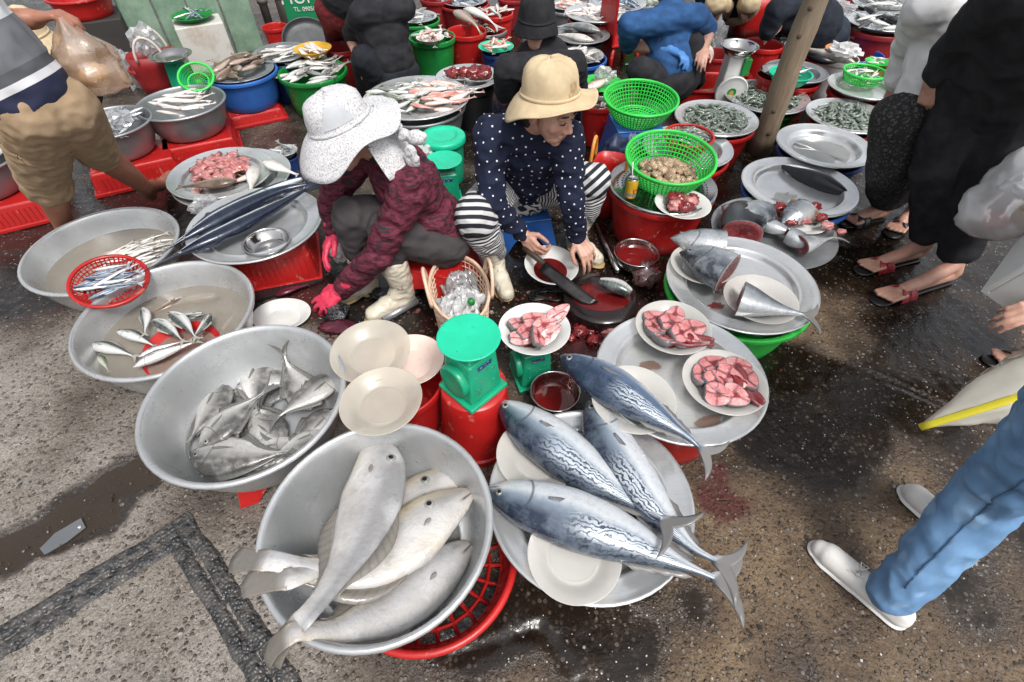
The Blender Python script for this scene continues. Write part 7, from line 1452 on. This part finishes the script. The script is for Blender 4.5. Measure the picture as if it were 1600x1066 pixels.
t = T('white_box', 'rusty white metal box with a fish dish on top by the green planks', 'box', (P(336, 102, 0).x, P(336, 102, 0).y, 0), .5); bevel(G().box((0, 0, .16), (.34, .26, .32)).out('case', PM('rusty_white', (.55, .54, .50), (.40, .30, .22), rough=.6, vs=4, lo=.3, hi=.45), t, smooth=False), .008)
q = t.location; vessel('plate', 'plastic_plate', 'green dish of silver fish on the white metal box', 'plate', q.x-.02, q.y, .322, .15, .04, GREEN); pile(q.x-.02, q.y, .355, .08, 6, sic, 'silvery_fish', 'silvery fish in the green dish on the white metal box', 'fish', 'fish on the white box', rise=.02, seed=62)
p = P(266, 86, .3); t = T('dish_scale', 'small green scale with a steel dish beside the red tote', 'scale', (p.x, p.y, 0)); bevel(G().box((0, 0, .13), (.14, .13, .26), taper=.7).out('housing', JADE, t, smooth=False), .01); G().lathe([(a, b+.262) for a, b in prof_plate(.14, .04)], 40).out('dish', STEEL, t)
p = P(308, 122, .33); colander('plastic_strainer', 'small bright green strainer on the squid basin rim', p.x, p.y, .31, .10, .04, LIME, b=.6, cols=40, rows=4, lat=.003, tilt=(.5, .2))
# ---- a red chair, rectangular red crate, far tubs
p = P(962, 105, 0); ch_ = T('plastic_chair', 'small red plastic chair behind the beige hat', 'chair', (p.x, p.y, 0), 1.9)
bevel(G().box((0, 0, .20), (.26, .26, .02)).out('seat', RED, ch_, smooth=False), .006); bevel(G().box((0, .12, .36), (.26, .02, .32)).out('backrest', RED, ch_, smooth=False), .01)
for sx_ in (-1, 1):
    for sy_ in (-1, 1): G().tube([(sx_*.10, sy_*.10, .2), (sx_*.125, sy_*.125, 0)], .016, 8).out('leg', RED, ch_)
p = P(1117, 138, .14); t = T('plastic_crate', 'shallow rectangular red crate with a green package behind the shrimp', 'crate', (p.x, p.y, 0), -.05)
for (c, s) in (((0, 0, .07), (.50, .30, .012)), ((0, -.15, .12), (.50, .012, .11)), ((0, .15, .12), (.50, .012, .11)), ((-.25, 0, .12), (.012, .31, .11)), ((.25, 0, .12), (.012, .31, .11))): bevel(G().box(c, s).out('panel', RED, t, smooth=False), .003)
g = G()
for a, b in (((-.26, -.16), (.26, -.16)), ((.26, -.16), (.26, .16)), ((.26, .16), (-.26, .16)), ((-.26, .16), (-.26, -.16))): g.tube([(*a, .176), (*b, .176)], .011, 8)
g.out('rim', RED, t); bevel(G().box((0, 0, .034), (.42, .24, .066)).out('foot', REDD, t, smooth=False), .006)
t2 = T('flat_package', 'flat green and white package in the red crate', 'package', (p.x, p.y, .082), .25); bevel(G().box((0, 0, .015), (.30, .13, .03)).out('wrapper', PM('printed_wrap', (.45, .55, .42), (.10, .30, .16), rough=.25, vs=9, lo=.45, hi=.5), t2, smooth=False), .005)
for (u, v, r, h, m_, lb) in ((1113, 108, .13, .22, REDD, 'red bucket behind the dial scales'), (1183, 100, .14, .28, RED, 'red bucket right of the dial scale'), (1030, 25, .15, .2, REDD, 'dark red tub behind the blue shirted person'), (986, 45, .12, .26, GREEN, 'dark green tub behind the pale squid tray'), (1305, 35, .14, .30, REDD, 'dark red tub behind the dark clothed person'), (684, 22, .15, .26, REDD, 'red dish of white fish in the farthest row'), (800, 20, .13, .24, REDD, 'dark red tub hidden behind the black hat'), (25, 290, .2, .12, RED, 'red tub behind the leftmost basin')):
    p = P(u, v, h*.5); vessel('tub', 'plastic_tub', lb, 'tub', p.x, p.y, 0, r, h, m_)
p = P(684, 22, .13); pile(p.x, p.y, .265, .10, 10, [small('sardine', .14, F_PALE, .03)], 'white_fish', 'white fish in the red dish of the farthest row', 'fish', 'white fish, farthest row', rise=.03, seed=63)
far = [(965, 4, .30, .24, ALU, 'tray of bluish fish in the farthest row behind the squid', F_SARD, 18, .17, 'bluish fish in the farthest row'), (1385, 6, .36, .25, ALU, 'tray of mixed fish behind the dark mackerel tray', F_GREYF, 16, .2, 'mixed grey fish behind the dark mackerel'), (775, 72, .26, .13, MINT, 'green dish of pale pink fish beside the black hood', F_PINK, 9, .14, 'pale pink fish beside the black hood'), (1372, 96, .30, .08, LIME, 'little green dish beside the white sleeve', F_PALE, 5, .08, 'pale fish in the little green dish'), (560, 52, .26, .12, ALUD, 'small steel dish beside the black shirted man', F_GREYF, 5, .12, 'grey fish in the small steel dish'), (672, 58, .33, .10, WHITE, 'plate of reddish fish on the green tub', F_PINK, 6, .12, 'reddish fish on the green tub'), (445, 235, .16, .07, ALU, 'small tray of fish half hidden behind the floral hat', F_GREYF, 5, .10, 'fish half hidden behind the floral hat'), (1290, 18, .30, .16, ALU, 'tray under the clear bag heap in the back', F_GREYF, 8, .14, 'grey fish under the clear bag heap')]
for i, (u, v, z, r, m_, lb, fm, n, L, fl) in enumerate(far):
    p = P(u, v, z); vessel('plate', 'fish_dish', lb, 'dish', p.x, p.y, z-.035, r, .035, m_); vessel('tub', 'plastic_tub', 'tub under the '+lb, 'tub', p.x, p.y, 0, r*.85, z-.036, (REDD, ALUD, BLUED, RED)[i % 4]) if u not in (672,) else None
    pile(p.x, p.y, z-.006, r*.66, n, [small('mackerel', L, fm, b, deep=.85) for b in (.03, -.03)], 'fish', fl, 'fish', fl, rise=.025, seed=70+i)
more = [(600, 6, RED, 'red tub in the farthest row above the black shirted man'), (650, 30, GREEN, 'green tub in the farthest row beside the red dish'), (725, 4, REDD, 'dark red tub in the farthest row above the drooping fish'), (885, 12, ALUD, 'dull basin in the farthest row behind the black hat'), (1012, 12, RED, 'red tub in the farthest row left of the blue shirt'), (1095, 22, BLUE, 'blue tub in the farthest row right of the blue shirt'), (1215, 8, RED, 'red tub in the farthest row left of the post'), (1330, 30, BLUED, 'dark blue tub beside the ribbed dark red tub'), (1440, 24, REDD, 'dark red tub in the farthest row behind the white sweater'), (760, 45, ALUD, 'dull basin behind the black hood'), (905, 90, BLUE, 'blue tub behind the black hood\'s shoulder'), (1248, 70, RED, 'red tub behind the glossy black fish')]
for i, (u, v, m_, lb) in enumerate(more):
    p = P(u, v, .22); r_ = .17+.03*(i % 3); vessel('tub', 'plastic_tub', lb, 'tub', p.x, p.y, 0, r_, .22, m_); vessel('plate', 'fish_dish', 'dish of fish in the '+lb, 'dish', p.x, p.y, .212, r_*.88, .03, ALU)
    fm = (F_PALE, F_GREYF, F_SARD, F_PINK, F_GRNF)[i % 5]; pile(p.x, p.y, .235, r_*.62, 11, [small('mackerel', .15, fm, b, deep=.9) for b in (.03, -.04)], 'fish', 'fish in the '+lb, 'fish', 'fish in the '+lb, rise=.03, seed=90+i)
# ---- things carried by the shoppers at the right
def carried(name, label, A, B, r, mat, seed, parts=()):
    A, B = Vector(A), Vector(B); t = T(name, label, 'bag', (A+B)/2); d = B-A; L = d.length; g = G(); n = 28; m = 18; v = []; f = []; q0 = d.to_track_quat('Z', 'Y')
    for i in range(m):
        q = i/(m-1); rr = r*(.06+.94*math.sin(min(1, q*1.05)*PI*.62)**1.2)*(1 if q < .9 else 1-((q-.9)/.1)**2*.55)
        for k in range(n):
            a = 2*PI*k/n; e = 1+.30*mnoise.noise(Vector((cos(a)*1.6+seed, sin(a)*1.6, q*3)))+.24*mnoise.noise(Vector((cos(a)*5+seed, sin(a)*5, q*7))); v.append((A+B)/2+q0 @ V(rr*cos(a)*e, rr*.75*sin(a)*e, (q-.5)*L))
    for i in range(m-1):
        for k in range(n): f.append((i*n+k, i*n+(k+1) % n, (i+1)*n+(k+1) % n, (i+1)*n+k))
    f.append(tuple(range((m-1)*n, m*n))); g.add(v, f).out('film', mat, t, world=True)
    for i, (q, off, s, pm) in enumerate(parts): p = A.lerp(B, q)+Vector(off)-t.location; chunk('contents', '', '', p, s, pm, seed+i, .35, parent=t)
    return t
carried('carrier_bag', 'clear carrier bag of pink and yellow goods held by the person in black', P(1610, 215, .66), P(1535, 372, .36), .115, GLASSY('cloudy_film', (.92, .93, .94), .62, .12, bs=20, bst=.8, gl=.15), 3, ((.86, (0, 0, -.02), (.05, .045, .04), PM('pink_goods', (.55, .16, .16), (.45, .1, .1), rough=.4)), (.80, (.10, -.03, -.01), (.06, .05, .05), PM('yellow_goods', (.60, .44, .20), (.5, .33, .12), rough=.5)), (.62, (.02, .0, 0), (.07, .06, .05), MILK)))
carried('carrier_bag', 'orange tinted carrier bag of snacks held by the walking man', P(92, 26, 1.05), P(160, 140, .80), .115, GLASSY('orange_film', (.92, .66, .46), .34, .10, bs=26, bst=1.2, gl=.25), 8, ((.85, (0, 0, -.02), (.05, .05, .04), PM('yellow_goods', (.60, .44, .20))), (.72, (-.03, 0, 0), (.05, .05, .05), MILK)))
cb_ = carried('carrier_bag', 'cream carrier bag with a yellow stripe beside the blue jeans', P(1437, 668, .28), P(1720, 560, .50), .10, GLASSY('cream_film', (.90, .87, .78), .80, .2, bs=16, bst=1.0, gl=.08), 12)
A, B = P(1437, 668, .28), P(1720, 560, .50); g = G(); g.tube([A.lerp(B, q)+(cam.location-A).normalized()*(.004+.078*math.sin(min(1, q*1.05)*PI*.62)**1.2)+V(0, -.03*q, -.02*q) for q in np.linspace(.0, .8, 12)], [.012]*12, 8, False, .3); g.out('yellow_stripe', PM('lemon_print', (.68, .60, .03), (.6, .5, .02), rough=.4), cb_, world=True)
t = T('foam_box', 'white foam box corner at the right edge', 'box', P(1660, 425, .42), .5); t.rotation_euler = (.25, -.15, .75)
for (c, s) in (((0, 0, -.08), (.40, .28, .02)), ((0, -.13, 0), (.40, .02, .16)), ((0, .13, 0), (.40, .02, .16)), ((-.19, 0, 0), (.02, .24, .16)), ((.19, 0, 0), (.02, .24, .16))): bevel(G().box(c, s).out('panel', PM('white_foam', (.74, .74, .72), (.66, .66, .64), rough=.7, bs=150, bst=.2), t, smooth=False), .005)
p = P(98, 838, 0); g = G(); slab(g, [[V(-.06, -.012, 0), V(-.06, .02, 0)], [V(.0, -.03, .004), V(-.01, .03, .003)], [V(.055, -.028, .002), V(.062, .012, .006)]], V(0, 0, 1), lambda i, j: .0012); tag(g.out('plastic_scrap', GLASSY('grey_film', (.34, .36, .38), .55, .12, gl=.1), loc=(p.x, p.y, -.004), rot=(0, 0, .95), smooth=False), 'grey plastic scrap lying in the brown puddle', 'litter')
def smear(parent, p, r, sy, seed, mat, rz=0, name='blood_smear'):
    n = 26; q = [V(r*cos(a)*(1+.55*mnoise.noise(Vector((cos(a)*1.7+seed, sin(a)*1.7, seed)))), r*sy*sin(a)*(1+.55*mnoise.noise(Vector((cos(a)*2.1, sin(a)*2.1+seed, seed)))), 0) for a in np.linspace(0, 2*PI, n+1)[:-1]]
    g = G().add([V(0, 0, .0012)]+[x*.6+V(0, 0, .001) for x in q]+q, [(0, 1+i, 1+(i+1) % n) for i in range(n)]+[(1+i, 1+n+i, 1+n+(i+1) % n, 1+(i+1) % n) for i in range(n)])
    return g.out(name, mat, parent, loc=Vector(p)-parent.location, rot=(0, 0, rz))
BSM = GLASSY('thin_blood', (.22, .018, .016), .62, .06, gl=.05, trl=.1); BSB = GLASSY('brown_run_off', (.30, .15, .09), .30, .06, gl=.05, trl=.1)
ob = {o['label']: o for o in bpy.data.objects if o.get('label')}
for lb, lst in (('round aluminium tray with two plates of pink fish steaks', [((.61, .875, .2565), .05, .4, 3, BSB, .3), ((.66, 1.10, .2555), .03, .6, 5, BSM, .9), ((.47, 1.10, .2555), .04, .5, 7, BSB, 0)]), ('round aluminium tray carrying three whole tuna', [((.33, .60, .1865), .04, .5, 9, BSB, .8), ((.27, .80, .1862), .03, .4, 11, BSM, .2)]), ('round aluminium tray with a cut tuna head and tail', [((.86, 1.54, .2085), .06, .5, 13, BSB, .4), ((.80, 1.44, .2088), .03, .6, 15, BSM, .1)]), ('frosted plate under the cut tuna tail', [((.965, 1.44, .2355), .045, .6, 17, BSM, -.4)]), ('frosted plate under the big tuna head', [((.815, 1.615, .2355), .05, .6, 19, BSM, .4)]), ('white plate of pink fish slices on the rear green scale', [((.09, 1.235, .2300), .05, .6, 21, BSM, .4)]), ('clear plate of dark veined steaks, nearer of the two on the steak tray', [((.70, .95, .2815), .05, .5, 23, BSM, .4)]), ('clear plate of pink steaks, farther of the two on the steak tray', [((.57, 1.17, .2915), .05, .5, 25, BSM, .4)]), ('aluminium tray with one dark skinned fish', [((1.36, 2.25, .1835), .07, .5, 27, WATERC, .2)]), ('empty aluminium tray holding only water', [((1.70, 2.66, .2035), .15, .9, 29, WATERC, .2)])):
    for pt, r_, sy_, sd, m_, rz_ in lst: smear(ob[lb], pt, r_, sy_, sd, m_, rz_, 'blood_smear' if m_ is not WATERC else 'water_film')

p = P(128, 4, .50); t = T('dark_case', 'dark box under the red tub in the back left corner', 'box', (p.x, p.y, 0), .5); bevel(G().box((0, 0, .21), (.40, .36, .42)).out('case', PM('dark_case', (.035, .03, .028), rough=.7), t, smooth=False), .008)
vessel('tub', 'plastic_tub', 'red tub on the dark box in the back left corner', 'tub', p.x, p.y, .421, .21, .13, RED)
